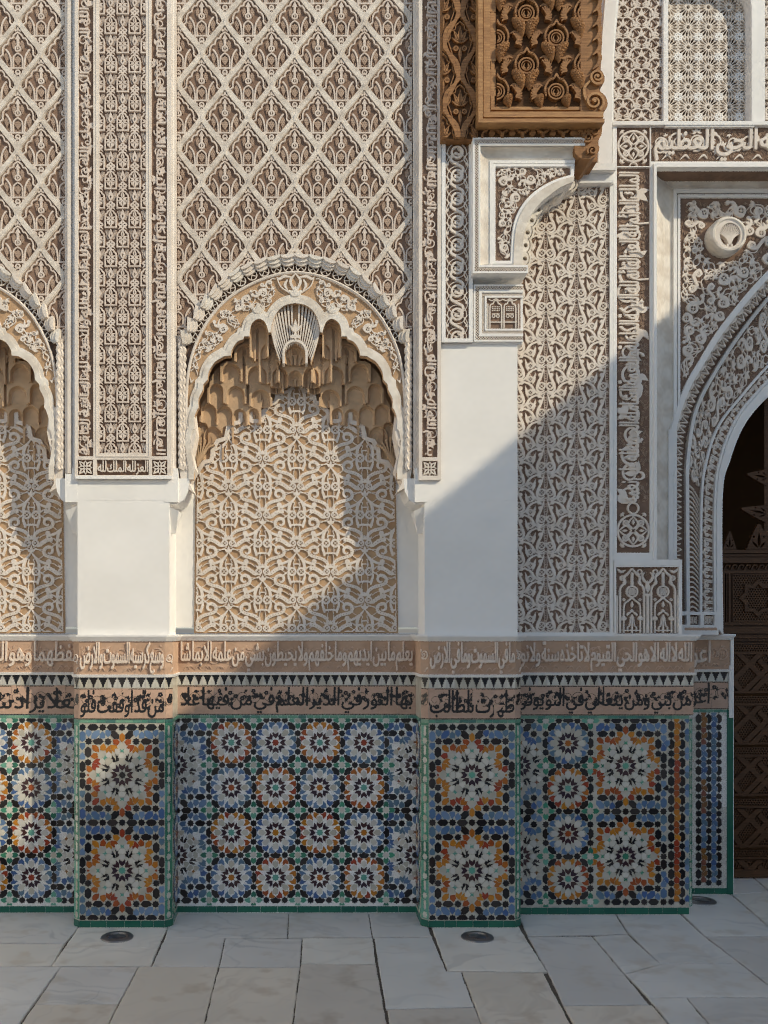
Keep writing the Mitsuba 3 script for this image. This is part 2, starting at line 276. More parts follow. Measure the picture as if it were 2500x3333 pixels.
# ------------------------------------------------------------------ lettering: outlines of the letter forms as plain numbers: {code point: (advance, [polygon: [ring: [x, y, x, y ...]]])}
GLYPH_RINGS = {
 65163: (27,[[[0,8,9,9,13,11,14,20,8,38,17,40,22,24,21,9,14,2,7,0,0,0]],[[2,69,6,74,16,75,17,70,9,70,7,65,13,60,21,62,22,57,3,52,2,57,5,59,2,63]]]),
 65165: (24,[[[7,71,15,71,16,64,17,0,9,0]]]),
 65166: (29,[[[7,71,15,71,16,66,18,13,22,9,33,8,34,3,31,0,15,2,10,8]]]),
 65168: (110,[[[3,14,5,33,9,34,13,33,11,24,12,14,21,8,33,6,62,8,78,13,93,24,98,21,97,12,102,9,113,8,114,2,112,0,98,1,93,3,88,10,78,4,64,0,50,-2,28,-2,9,4]],[[41,-18,41,-14,44,-11,48,-11,51,-14,51,-18,48,-21,44,-21]]]),
 65169: (27,[[[0,0,1,8,11,9,14,13,13,25,9,38,17,41,22,24,21,10,19,6,12,1]],[[6,-16,6,-12,9,-9,13,-9,16,-12,16,-16,13,-19,9,-19]]]),
 65170: (35,[[[0,0,1,8,9,9,12,12,16,29,23,28,21,15,23,10,39,7,39,2,37,0,23,1,17,6,11,1]],[[12,-16,12,-12,15,-9,19,-9,22,-12,22,-16,19,-19,15,-19]]]),
 65172: (49,[[[3,19,3,27,7,34,18,42,28,44,28,52,36,52,38,15,42,9,52,8,53,2,51,0,39,1,32,6,31,10,13,10,7,13],[11,26,15,18,20,17,29,18,29,35,27,36,17,33]],[[26,67,26,71,29,74,33,74,36,71,36,67,33,64,29,64]],[[13,67,13,71,16,74,20,74,23,71,23,67,20,64,16,64]]]),
 65173: (99,[[[4,10,3,24,6,34,13,32,11,24,12,14,17,9,33,6,67,7,82,11,86,16,86,22,81,38,87,40,89,40,91,36,94,25,94,15,90,7,84,3,68,-1,22,-1,9,4]],[[51,43,51,47,54,50,58,50,61,47,61,43,58,40,54,40]],[[37,43,37,47,40,50,44,50,47,47,47,43,44,40,40,40]]]),
 65174: (110,[[[3,14,3,24,5,33,7,34,13,32,11,24,12,14,21,8,33,6,62,8,82,15,92,24,98,20,97,11,106,8,113,8,114,2,112,0,98,1,93,3,88,10,69,1,50,-2,28,-2,12,2,6,7]],[[51,43,51,47,54,50,58,50,61,47,61,43,58,40,54,40]],[[37,43,37,47,40,50,44,50,47,47,47,43,44,40,40,40]]]),
 65175: (30,[[[17,54,17,58,20,61,24,61,27,58,27,54,24,51,20,51]],[[0,0,1,8,8,8,15,11,16,20,11,38,19,40,24,23,24,13,21,6,8,0]],[[3,54,3,58,6,61,10,61,13,58,13,54,10,51,6,51]]]),
 65176: (38,[[[0,0,1,8,9,9,14,12,18,29,26,27,24,21,25,10,42,7,42,2,40,0,24,1,19,5,13,1]],[[22,42,22,46,25,49,29,49,32,46,32,42,29,39,25,39]],[[8,42,8,46,11,49,15,49,18,46,18,42,15,39,11,39]]]),
 65187: (59,[[[0,0,1,8,21,11,37,19,35,23,25,27,7,27,7,35,26,35,48,23,54,23,55,20,55,16,43,14,30,6,19,2]]]),
 65188: (64,[[[0,0,1,8,18,10,28,13,38,20,32,25,25,27,8,27,6,34,11,36,27,35,46,24,55,23,55,16,50,16,50,13,55,9,67,8,69,6,68,1,66,0,57,0,47,4,43,12,41,12,28,5,16,1]]]),
 65191: (59,[[[0,0,1,8,18,10,28,13,38,20,34,24,21,28,8,27,6,33,7,35,27,35,46,24,55,23,55,16,44,14,23,3,10,0]],[[12,49,12,53,15,56,19,56,22,53,22,49,19,46,15,46]]]),
 65193: (48,[[[4,4,7,12,18,8,25,8,34,12,35,19,33,26,22,42,24,45,29,47,37,36,42,25,42,9,35,2,28,0,15,0]]]),
 65194: (53,[[[4,4,7,12,18,8,25,8,34,12,34,23,22,42,27,47,31,45,38,33,45,13,49,9,56,8,58,6,57,1,55,0,46,1,40,6,28,0,15,0]]]),
 65195: (49,[[[4,5,8,12,14,9,26,8,35,12,36,19,34,26,23,42,24,45,30,48,39,34,44,21,44,13,41,6,29,0,11,1]],[[17,64,20,67,24,67,27,64,26,58,18,58]]]),
 65196: (53,[[[4,4,7,12,18,8,25,8,34,12,35,19,33,25,22,42,28,47,34,40,42,24,45,13,49,9,56,8,58,6,57,1,55,0,46,1,40,6,28,0,15,0]],[[17,59,17,63,20,66,24,66,27,63,27,59,24,56,20,56]]]),
 65197: (38,[[[1,-23,-2,-15,8,-12,19,-3,23,7,23,15,16,30,24,34,31,17,31,5,27,-5,18,-15,8,-21]]]),
 65198: (40,[[[0,-22,-2,-15,12,-9,20,-1,23,8,23,15,16,31,24,34,33,11,39,8,44,8,44,1,36,0,30,3,25,-7,13,-18]]]),
 65200: (40,[[[-3,-16,11,-9,19,-1,22,8,22,15,16,31,23,34,32,11,38,8,43,8,44,2,42,0,35,0,28,3,21,-11,4,-22,0,-23]],[[11,49,11,53,14,56,18,56,21,53,21,49,18,46,14,46]]]),
 65203: (79,[[[0,0,1,8,6,8,11,12,15,28,22,26,21,11,25,8,32,8,38,11,41,28,49,27,47,14,49,9,63,9,66,14,66,20,61,38,69,40,74,24,74,13,72,7,67,2,62,0,51,0,43,5,35,0,24,0,19,2,16,6,14,3,7,0]]]),
 65204: (85,[[[0,0,1,8,8,9,10,11,15,28,22,26,20,12,22,9,32,8,38,12,41,28,49,27,47,12,49,9,62,9,65,13,65,35,71,35,75,13,79,9,88,8,90,3,87,0,81,0,74,3,70,7,67,3,60,0,50,0,45,2,43,5,35,0,24,0,20,1,15,5,10,1]]]),
 65207: (78,[[[0,0,1,8,8,9,10,11,15,28,22,26,20,12,22,9,32,8,38,12,41,29,49,27,47,13,49,9,62,9,65,14,65,20,60,38,64,40,68,40,69,38,73,23,73,13,71,7,64,1,50,0,43,5,35,0,24,0,15,5,10,1]],[[45,47,45,51,48,54,52,54,55,51,55,47,52,44,48,44]],[[38,62,41,65,45,65,48,62,47,56,39,56]],[[31,47,31,51,34,54,38,54,41,51,41,47,38,44,34,44]]]),
 65208: (85,[[[0,0,1,8,8,9,10,11,15,28,22,26,20,12,22,9,32,8,38,12,41,29,49,27,47,13,49,9,62,9,65,13,65,35,71,35,73,20,76,11,83,8,88,8,89,2,87,0,80,0,70,7,67,3,60,0,50,0,43,5,35,0,24,0,15,5,10,1]],[[45,51,48,54,52,54,55,51,54,45,46,45]],[[38,58,38,62,41,65,45,65,48,62,48,58,45,55,41,55]],[[31,47,31,51,34,54,38,54,41,51,41,47,38,44,34,44]]]),
 65211: (91,[[[0,0,1,8,10,11,15,27,22,26,21,12,26,8,29,8,47,29,63,37,73,37,80,34,86,25,86,15,83,9,78,4,65,-1,28,-1,20,2,16,6,10,1],[49,21,38,6,56,6,70,9,77,14,78,21,75,27,69,29,59,27]]]),
 65213: (131,[[[3,-5,3,6,7,18,14,16,11,-2,15,-10,24,-14,35,-15,48,-11,54,-3,55,10,51,23,51,27,53,28,59,29,61,17,68,10,71,11,74,17,86,29,103,38,113,38,120,35,126,26,125,13,118,5,99,-1,79,-1,63,4,61,-7,57,-14,44,-22,25,-23,18,-21,6,-12],[89,22,78,8,82,7,107,9,117,15,118,22,113,29,105,30]],[[100,51,100,55,103,58,107,58,110,55,110,51,107,48,103,48]]]),
 65219: (68,[[[0,8,6,8,9,13,7,71,15,71,17,24,28,32,39,37,54,36,60,31,63,25,63,16,60,10,54,5,46,2,36,0,0,0],[16,9,30,8,47,11,53,14,55,22,51,28,47,29,38,28,27,22]]]),
 65220: (71,[[[0,8,6,8,9,13,7,71,15,71,17,24,28,32,39,37,54,36,60,31,63,25,63,16,60,9,74,8,75,2,73,0,64,0,50,4,36,0,0,0],[16,9,30,8,47,11,53,14,55,22,51,28,47,29,38,28,27,22]]]),
 65224: (72,[[[0,1,1,8,7,8,10,14,8,71,16,71,18,24,34,35,40,37,52,37,61,31,64,24,64,17,61,9,76,7,76,2,74,0,65,0,53,4,37,0],[17,9,31,8,48,11,55,16,56,22,48,29,39,28,29,23]],[[36,51,36,55,39,58,43,58,46,55,46,51,43,48,39,48]]]),
 65226: (53,[[[1,-12,6,0,20,12,20,14,8,24,7,32,12,37,20,41,34,42,39,40,44,34,44,26,35,11,48,8,57,8,57,1,44,0,24,6,12,-5,9,-13,9,-19,14,-27,22,-30,34,-31,52,-26,55,-33,36,-39,14,-37,7,-33,3,-28,1,-22],[14,30,27,17,36,26,36,30,30,34,20,33]]]),
 65227: (50,[[[0,0,1,8,17,9,11,14,8,21,8,30,12,38,23,44,38,43,37,35,26,36,20,34,17,31,16,23,21,15,28,12,34,12,45,16,47,9,21,1]]]),
 65228: (52,[[[0,7,19,12,7,23,5,27,6,33,16,40,33,42,39,40,44,34,43,23,35,11,41,9,55,8,56,2,54,0,44,0,25,6,13,1,0,0],[13,30,27,16,34,21,36,26,36,30,29,34,16,32]]]),
 65235: (45,[[[0,7,22,9,30,14,29,16,17,16,12,18,7,25,7,33,11,43,17,49,28,50,32,48,38,40,40,32,40,20,34,7,28,3,16,0,0,0],[16,28,21,24,32,25,31,34,27,41,22,42,18,40,15,33]],[[17,68,20,71,24,71,27,68,26,62,18,62]]]),
 65236: (50,[[[0,0,1,8,11,8,13,9,8,19,8,27,13,37,22,42,29,42,34,40,39,35,42,28,42,19,36,8,53,8,54,2,52,0,41,0,24,3,14,0],[17,20,22,12,26,12,32,16,34,25,29,33,24,34,18,30,16,26]],[[20,55,20,59,23,62,27,62,30,59,30,55,27,52,23,52]]]),
 65239: (45,[[[0,7,22,9,30,14,29,16,17,16,12,18,7,25,7,33,11,43,17,49,28,50,32,48,38,40,40,32,40,20,34,7,28,3,16,0,0,0],[16,28,21,24,32,25,31,34,27,41,22,42,18,40,15,33]],[[24,68,27,71,31,71,34,68,33,62,25,62]],[[10,68,13,71,17,71,20,68,19,62,11,62]]]),
 65240: (50,[[[0,0,1,8,11,8,13,9,8,19,8,27,13,37,22,42,29,42,34,40,39,35,42,28,42,19,36,8,53,8,54,2,52,0,41,0,24,3,14,0],[17,20,22,12,26,12,32,16,34,25,29,33,24,34,18,30,16,26]],[[27,55,27,59,30,62,34,62,37,59,37,55,34,52,30,52]],[[13,59,16,62,20,62,23,59,22,53,14,53]]]),
 65242: (92,[[[3,14,4,29,5,33,8,34,13,32,11,18,17,9,33,6,51,6,70,10,74,17,72,71,80,71,82,18,87,9,96,8,96,1,87,0,78,6,72,2,61,-1,28,-2,12,2,6,7]],[[36,21,34,27,46,31,38,39,38,44,43,50,51,54,54,48,47,45,45,42,53,34,53,29,49,25,39,21]]]),
 65243: (42,[[[0,0,1,8,22,9,28,14,25,24,3,43,4,51,16,60,40,71,43,63,18,52,12,47,32,28,36,19,35,8,31,4,19,0]]]),
 65244: (51,[[[0,0,1,8,22,9,27,13,25,22,3,43,4,51,14,59,39,71,42,63,16,51,11,47,29,30,41,11,55,8,55,1,42,1,33,8,28,3,18,0]]]),
 65247: (26,[[[0,0,1,8,9,9,12,14,10,71,18,71,20,32,19,8,15,3,7,0]]]),
 65248: (30,[[[0,0,1,8,9,9,12,14,10,71,18,71,20,17,25,9,33,8,35,3,32,0,26,0,17,5,11,1]]]),
 65249: (49,[[[2,-14,3,3,10,11,19,14,37,14,36,23,31,30,24,31,19,29,14,21,7,24,9,29,19,38,34,38,40,33,43,27,44,10,41,3,28,6,19,6,11,1,10,-12,15,-37,7,-39]]]),
 65250: (56,[[[1,-9,1,4,7,19,19,31,30,36,38,35,44,26,49,12,52,9,60,8,61,6,60,1,58,0,52,0,46,3,41,-1,31,-2,21,3,12,12,9,2,10,-14,15,-34,15,-38,12,-39,7,-39],[19,19,27,9,31,7,37,6,40,8,38,20,33,27,23,24]]]),
 65251: (52,[[[0,7,8,11,16,28,23,35,34,36,38,34,45,24,46,12,43,5,39,2,26,1,14,6,8,1,0,0],[18,15,24,10,35,9,39,14,38,22,34,27,27,28,21,22]]]),
 65252: (58,[[[0,0,1,8,8,11,16,27,27,36,35,36,40,33,51,11,57,8,62,8,63,6,62,1,60,0,53,0,46,4,38,-2,31,-2,24,1,16,9,8,1],[20,18,26,9,33,6,37,6,40,10,40,16,35,26,31,28,26,27,23,24]]]),
 65253: (68,[[[3,-5,4,10,8,18,14,15,11,-2,16,-11,23,-14,35,-15,49,-10,53,-5,55,2,54,14,49,29,56,32,63,13,63,1,58,-12,52,-18,39,-23,20,-22,8,-15]],[[28,43,28,47,31,50,35,50,38,47,38,43,35,40,31,40]]]),
 65254: (73,[[[3,-5,3,6,5,14,8,18,14,16,11,-2,16,-11,28,-15,36,-15,49,-11,54,-5,55,0,54,15,51,23,51,27,54,28,59,28,62,16,65,10,76,8,78,6,77,1,75,0,63,2,58,-13,53,-18,39,-23,25,-23,13,-19,7,-14]],[[28,43,28,47,31,50,35,50,38,47,38,43,35,40,31,40]]]),
 65255: (27,[[[0,0,1,8,11,9,14,13,13,25,9,38,17,40,22,23,21,10,14,2,7,0]],[[8,54,8,58,11,61,15,61,18,58,18,54,15,51,11,51]]]),
 65256: (35,[[[0,1,1,8,11,10,16,29,23,27,22,12,23,10,39,7,39,2,37,0,23,1,18,6,8,0]],[[11,42,11,46,14,49,18,49,21,46,21,42,18,39,14,39]]]),
 65257: (40,[[[3,11,5,25,15,37,13,40,14,43,19,47,30,36,35,28,37,22,36,10,28,1,15,0,8,3],[11,19,13,10,19,8,26,9,29,12,29,23,22,33,19,33,13,25]]]),
 65258: (49,[[[3,19,3,26,7,34,21,43,28,44,28,52,36,52,39,13,43,9,52,8,53,2,51,0,39,1,34,4,31,10,13,10,7,13],[11,26,15,18,20,17,30,18,29,36,16,32]]]),
 65259: (58,[[[0,0,1,8,13,9,8,20,8,29,12,37,18,40,15,45,19,50,35,39,49,25,53,17,52,6,43,0,33,0,23,4,13,1],[39,24,31,9,36,8,44,9,45,15],[16,27,22,14,28,18,30,28,26,34,22,34,18,32]]]),
 65260: (51,[[[0,0,1,8,8,8,10,22,15,33,22,40,26,42,33,42,39,37,41,32,40,18,35,10,54,8,55,2,53,0,44,0,45,-13,40,-19,36,-21,25,-21,14,-15,9,-6,8,1],[17,1,18,-6,24,-12,33,-13,38,-10,38,-2,34,2,19,3],[20,26,16,10,18,9,27,12,31,16,33,29,30,34,27,34]]]),
 65261: (45,[[[5,-22,4,-14,22,-9,29,-1,28,1,13,1,7,6,6,9,6,17,10,27,16,33,27,34,34,29,38,21,39,4,36,-6,28,-15,21,-19],[15,12,21,8,31,9,31,14,28,23,23,26,18,25,14,17]]]),
 65262: (47,[[[5,-22,4,-14,21,-10,29,-1,14,1,8,5,6,9,6,18,10,27,19,34,30,33,37,24,39,8,50,8,52,6,51,1,38,0,35,-8,27,-16,19,-20],[14,17,17,9,22,8,31,8,31,14,28,23,23,26,18,25]]]),
 65264: (74,[[[3,-5,3,6,7,18,14,16,11,5,11,-2,13,-7,21,-13,31,-15,50,-13,62,-6,63,-1,60,3,48,7,49,15,78,7,78,2,76,0,71,0,71,-6,67,-13,55,-20,42,-23,26,-23,18,-21,6,-12]]]),
 65266: (74,[[[3,-5,3,6,7,18,14,16,11,5,11,-2,13,-7,21,-13,31,-15,50,-13,62,-6,63,-1,60,3,48,7,50,15,78,7,78,2,76,0,71,0,71,-6,67,-13,55,-20,42,-23,26,-23,18,-21,6,-12]],[[35,-39,35,-35,38,-32,42,-32,45,-35,45,-39,42,-42,38,-42]],[[21,-39,21,-35,24,-32,28,-32,31,-35,31,-39,28,-42,24,-42]]]),
 65267: (30,[[[0,0,1,8,13,9,16,13,16,20,11,38,19,41,24,23,23,10,16,2,8,0]],[[14,-16,14,-12,17,-9,21,-9,24,-12,24,-16,21,-19,17,-19]],[[0,-12,3,-9,7,-9,10,-12,9,-18,1,-18]]]),
 65268: (37,[[[0,8,10,9,14,13,17,29,20,29,25,28,23,18,24,10,32,8,41,8,42,3,39,0,28,0,18,5,12,1,0,0]],[[20,-16,20,-12,23,-9,27,-9,30,-12,30,-16,27,-19,23,-19]],[[6,-16,6,-12,9,-9,13,-9,16,-12,16,-16,13,-19,9,-19]]]),
 65275: (58,[[[4,51,5,55,9,58,32,39,37,38,39,48,37,70,46,71,47,46,43,30,51,17,51,10,47,3,40,0,11,0,11,8,27,21,32,29],[25,9,42,9,44,13,43,19,37,22]]]),
 65276: (60,[[[4,49,8,55,12,54,38,26,39,29,38,71,46,71,48,15,52,9,63,8,64,2,62,0,48,1,42,5,39,11,35,6,25,1,5,1,6,9,22,9,30,12,33,17,22,33]]]),
}
TEXTS = {
 'right': [65249,65262,65255,0,65275,65261,0,65172,65256,65203,0,65257,65196,65191,65166,65175,0,65275,0,65249,65262,65268,65240,65247,65165,0,65266,65188,65247,65165,0,65262,65259,0,65275,65165,0,65258,65247,65165,0,65275,0,65258,65248,65247,65165],
 'pier': [65213,65197,65275,65165,0,65266,65235,0,65166,65251,65261,0,65173,65262,65252,65204,65247,65165,0,65266,65235,0,65166,65251],
 'middle': [65166,65207,0,65166,65252,65169,0,65275,65165,0,65258,65252,65248,65227,0,65254,65251,0,65266,65208,65169,0,65253,65262,65220,65268,65188,65267,0,65275,65261,0,65250,65260,65236,65248,65191,0,65166,65251,65261,0,65250,65260,65267,65194,65267,65165,0,65254,65268,65169,0,65166,65251,0,65250,65248,65228,65267],
 'pil': [65213,65197,65275,65165,65261,0,65173,65262,65252,65204,65247,65165,0,65258,65268,65203,65198,65243,0,65226,65203,65261],
 'left': [65266,65248,65228,65247,65165,0,65262,65259,65261,0,65166,65252,65260,65224,65236,65187],
 'far': [65195,65262,65227,65165],
 'g_mid': [65276,65227,0,65166,65260,65268,65235,0,65254,65251,0,65266,65235,0,65250,65248,65228,65247,65165,0,65198,65267,65194,65247,65165,0,65266,65235,0,65197,65262,65256,65247,65165,0,65166,65260,65169],
 'g_pil': [65262,65248,65235,0,65174,65236,65239,65261,65165,0,65194,65239,0,65254,65251],
 'g_pier': [65168,65247,65166,65220,65248,65247,0,65173,65198,65260,65219],
 'g_right': [65266,65235,65262,65267,0,65262,65256,65247,65165,0,65266,65235,0,65266,65247,0,65166,65228,65176,65267,0,65254,65251,65261,0,65266,65256,65169,0,65254,65251],
 'g_left': [65166,65252,65203,0,65193,65165,65198,65267,0,65276,65228,65247,65165],
 'port': [65250,65268,65224,65228,65247,65165,0,65266,65188,65247,65165,0,65258,65248,65247,65165,0,65262,65259],
 'port2': [65250,65228,65256,65252,65247,65165,0,65266,65248,65228,65247,65165,0,65258,65248,65247,0,65194,65252,65188,65247,65165],
 'ring': [65172,65268,65239,65166,65170,65247,65165,0,65172,65268,65235,65166,65228,65247,65165],
 'foot': [65258,65248,65247,0,65242,65248,65252,65247,65165,0,65258,65248,65247,0,65200,65228,65247,65165],
 'b1': [65172,65268,65239,65166,65170,65247,65165,0,65172,65268,65235,65166,65228,65247,65165,0,65258,65248,65247,0,65194,65252,65188,65247,65165,65261,0,65258,65248,65247,0,65242,65248,65252,65247,65165,0,65258,65248,65247,0,65200,65228,65247,65165,0,65194,65252,65188,65251,0,65264,65248,65227,0,65258,65248,65247,65165,0,65264,65248,65211,65261,0,65250,65268,65187,65198,65247,65165,0,65254,65252,65187,65198,65247,65165,0,65258,65248,65247,65165,0,65250,65204,65169],
 'b2': [65258,65252,65228,65255,0,65264,65248,65227,0,65258,65248,65247,0,65194,65252,65188,65247,65165,0,65172,65248,65251,65166,65208,65247,65165,0,65172,65252,65228,65256,65247,65165,65261,0,65172,65248,65251,65166,65244,65247,65165,0,65172,65243,65198,65170,65247,65165,0,65258,65248,65247,0,65250,65163,65166,65240,65247,65165,0,65200,65228,65247,65165,0,65258,65248,65247,0,65250,65163,65165,65194,65247,65165,0,65242,65248,65252,65247,65165],
}
GLYPH = {}
for k, (adv, pl) in GLYPH_RINGS.items():
    ps = []
    for p in pl:
        rs = [list(zip(r[0::2], r[1::2])) for r in p]
        ps.append(Polygon(rs[0], rs[1:]).buffer(0))
    GLYPH[k] = (adv, unary_union(ps))
def script(key, x0, y0, x1, y1, tall=1.9, fat=0.0):
    """the words TEXTS[key] in the box x0..x1 by y0..y1 (y downwards), with long uprights"""
    out, x = [], 0.0
    for c in TEXTS[key]:
        if c == 0: x += 6; continue
        out.append(AF.translate(GLYPH[c][1], x, 0)); x += GLYPH[c][0] - 1
    g = unary_union(out)
    def lift(c):
        y = c[:, 1]
        return np.c_[c[:, 0] + np.maximum(y, 0) * 0.06, np.where(y > 40, 40 + (y - 40) * tall, y)]
    g = shapely.transform(shapely.segmentize(g, 18.0), lift).buffer(0)
    a, b, c, d = g.bounds
    sx, sy = (x1 - x0) / (c - a), (y1 - y0) / (d - b)
    g = AF.affine_transform(g, [sx, 0, 0, -sy, x0 - a * sx, y1 + b * sy])
    return g.buffer(fat, quad_segs=2) if fat else g
# ------------------------------------------------------------------ the courtyard floor
def ground(u, v):
    d = EYE * F_ / (v - V0)
    return ((u - U0) * d / F_, d - D)
m = Mesh().add([[-60, -60, -0.03], [60, -60, -0.03], [60, 30, -0.03], [-60, 30, -0.03]], [[0, 1, 2, 3]])
scene['courtyard_floor'] = mikit.ply(m.arrays(), 'marble')
tag('courtyard_floor', 'worn pale marble floor of the courtyard', kind='structure')
m = Mesh().box(-2.9, 3.6, -3.4, 1.0, -0.028, -0.010)
put('courtyard_floor__mortar_bed', m, 'mortar')
_z = lambda ox, oy: (lambda *pts: [(ox + 0.8929 * a, oy + 0.8929 * b) for a, b in pts])
z1, z2, z3 = _z(0, 2933), _z(825, 2933), _z(1650, 2833)
SLABS = [
 (z1((-160, 20), (300, 20), (283, 98), (238, 154), (-200, 153)), 2), (z1((-160, 155), (237, 156), (187, 237), (-200, 237)), 0),
 (z1((283, 98), (330, 20), (640, 20), (611, 97), (577, 171), (234, 170)), 0), (z1((234, 171), (577, 172), (551, 237), (187, 237)), 0),
 (z1((-260, 238), (222, 239), (60, 460), (-300, 460)), 0), (z1((222, 239), (505, 238), (432, 374), (127, 376)), 1),
 (z1((127, 376), (432, 374), (352, 530), (18, 530)), 2), (z1((505, 238), (797, 240), (722, 530), (352, 530)), 2),
 (z1((601, 132), (820, 133), (797, 238), (552, 237)), 1), (z1((630, 20), (1054, 20), (1048, 132), (601, 132)), 1),
 (z1((821, 134), (1101, 136), (1094, 240), (798, 239)), 1), (z1((798, 241), (1094, 241), (1056, 530), (723, 530)), 2),
 (z2((129, 20), (416, 20), (433, 131), (126, 132)), 2), (z2((178, 135), (436, 134), (446, 229), (173, 227)), 0),
 (z2((173, 229), (448, 231), (500, 530), (133, 530)), 2), (z2((417, 20), (610, 20), (651, 129), (434, 131)), 1),
 (z2((440, 133), (652, 131), (703, 254), (757, 256), (805, 385), (482, 392)), 1),
 (z2((651, 100), (620, 20)) + z3((10, 120), (50, 215), (148, 369)) + z2((706, 253)), 0),
 (z2((760, 256)) + z3((133, 373), (290, 670)) + z2((860, 530)), 2), (z2((487, 394), (808, 388), (860, 530), (502, 530)), 2),
 (z3((20, 120), (372, 120), (440, 230), (76, 238)), 1), (z3((76, 241), (312, 240), (520, 487), (206, 491), (148, 369)), 1),
 (z3((374, 120), (590, 120), (720, 240), (850, 338), (556, 339), (440, 224)), 1), (z3((313, 240), (440, 233), (560, 341), (430, 378)), 1),
 (z3((432, 379), (562, 341), (850, 340), (1010, 462), (515, 463)), 1), (z3((206, 493), (530, 489), (680, 670), (300, 670)), 2),
 (z3((517, 465), (655, 464), (830, 670), (682, 670)), 1), (z3((657, 464), (1012, 463), (1250, 670), (834, 670)), 1),
 (z3((725, 241), (962, 239), (1180, 420), (1014, 462), (852, 338)), 2), (z3((600, 120), (680, 70), (822, 92), (932, 186), (990, 238), (722, 240)), 0),
 (z3((824, 90), (960, 78), (1100, 180), (992, 236), (934, 186)), 0), (z3((690, 16), (884, 14), (958, 77), (824, 88), (690, 70)), 1),
 (z3((886, 14), (1080, 14), (1100, 76), (960, 76)), 0), (z3((690, -60), (1080, -60), (1080, 13), (690, 15)), 1),
]
rnd = random.Random(5)
for pts, k in SLABS:
    g = Polygon([ground(*q) for q in pts]).buffer(0).buffer(-0.0019, join_style='mitre')
    if g.is_empty: continue
    g = shapely.segmentize(g, 0.035)
    off = rnd.uniform(0, 50)
    def chip(c):
        o = (meshkit.fbm(np.c_[c * 30.0, c[:, :1] * 0 + off], 3) - 0.5)[:, None] * 0.009
        return c + np.c_[o, -o]
    g = shapely.transform(g, chip).buffer(0)
    mm, low = Mesh(), rnd.uniform(-0.0012, 0.0012)
    for q in polys(g):
        inner = q.buffer(-0.004)
        for w, z in ((q, -0.0035), ):
            v, f = trimesh.creation.triangulate_polygon(inner if not inner.is_empty and inner.geom_type == 'Polygon' else q, engine='earcut')
            mm.add(np.c_[v, np.full(len(v), low)], f)
        a, b = np.array(shapely.geometry.polygon.orient(q).exterior.coords)[:-1], None
        n = len(a); i = np.arange(n); jn = (i + 1) % n
        # worn, rounded arris and the side of the slab
        near = np.array([inner.exterior.interpolate(inner.exterior.project(Point(t))).coords[0] for t in a]) if inner.geom_type == 'Polygon' and not inner.is_empty else a
        mm.add(np.vstack([np.c_[near, np.full(n, low)], np.c_[a, np.full(n, low - 0.0025)], np.c_[a, np.full(n, -0.02)]]), np.vstack([np.stack([i, i + n, jn + n, jn], 1), np.stack([i + n, i + 2 * n, jn + 2 * n, jn + n], 1)]))
    put('courtyard_floor__paver', mm, (('marble', 'marble_cool', 'marble'), ('marble_grey', 'marble_cool', 'marble_grey'), ('marble_warm', 'marble_stained', 'marble_grey'))[k][rnd.randrange(3)])

# recessed floor lights
for i, (u, v, lab) in enumerate(((381, 3052, 'round steel floor light in front of the left tiled pillar'), (1554, 3052, 'round steel floor light in front of the right tiled pillar'),
                                 (2283, 2934, 'round floor light half hidden behind the corner of the right tiled wall'))):
    cx, cy = ground(u, v)
    k = number('floor_light'); tag(k, lab, 'floor light', 'lights set into the floor')
    def lathe(prof, n=40):
        a = np.linspace(0, 2 * np.pi, n, endpoint=False); M = Mesh(); pr = np.array(prof)
        vv = np.stack([cx + pr[None, :, 0] * np.cos(a)[:, None], cy + pr[None, :, 0] * np.sin(a)[:, None], np.broadcast_to(pr[:, 1], (n, len(pr)))], -1).reshape(-1, 3)
        ii, jj = np.meshgrid(np.arange(n), np.arange(len(pr) - 1), indexing='ij'); i2 = (ii + 1) % n; L = len(pr)
        return M.add(vv, np.stack([ii * L + jj, i2 * L + jj, i2 * L + jj + 1, ii * L + jj + 1], -1).reshape(-1, 4))
    scene[k + '__rim'] = mikit.ply(lathe([(0.052, 0.0005), (0.054, 0.0105), (0.057, 0.012), (0.078, 0.0095), (0.083, 0.005), (0.084, -0.005)]).arrays(), 'steel', smooth=40)
    scene[k + '__glass_lens'] = mikit.ply(lathe([(0.0001, 0.0085), (0.03, 0.008), (0.045, 0.006), (0.0465, 0.002)]).arrays(), 'lens_glass', smooth=40)
    scene[k + '__gasket'] = mikit.ply(lathe([(0.0463, 0.004), (0.052, 0.004), (0.0525, -0.004)]).arrays(), 'gap_shade')

# ------------------------------------------------------------------ wall bodies
ZT = 6.6
W0 = 0.0
m = Mesh()
m.box(-4.2, 2.2, 0.0, 0.5, -0.02, 1.56)
m.box(-4.2, 1.21, 0.0, 0.5, 1.6, 2.55)
m.box(1.18, 1.77, -0.018, 0.5, 1.6, 6.6)
scene['courtyard_wall'] = mikit.ply(m.arrays(), 'white_plaster')
tag('courtyard_wall', 'whitewashed masonry wall that carries the carved stucco and the tiles', 'wall')
m = Mesh()
m.box(-4.2, 1.2, -0.19, 0.45, 3.95, ZT)          # upper wall above the niches
for xc in (-1.866, 0.0):
    # the wall between the niche head and the upper wall (behind the arch)
    g = rect(xc - 0.70, 2.4, xc + 0.70, 3.96).difference(Polygon([(xc + x, z) for x, z in [(-0.61, 2.3), (-0.61, 2.9), (-0.52, 3.25), (-0.33, 3.55), (0, 3.66), (0.33, 3.55), (0.52, 3.25), (0.61, 2.9), (0.61, 2.3)]]))
    m.slab(g, -0.19, 0.3)
    m.box(xc - 0.62, xc + 0.62, 0.02, 0.3, 2.5, 3.7)
put('courtyard_wall__niche_head', m, 'ochre_plaster')

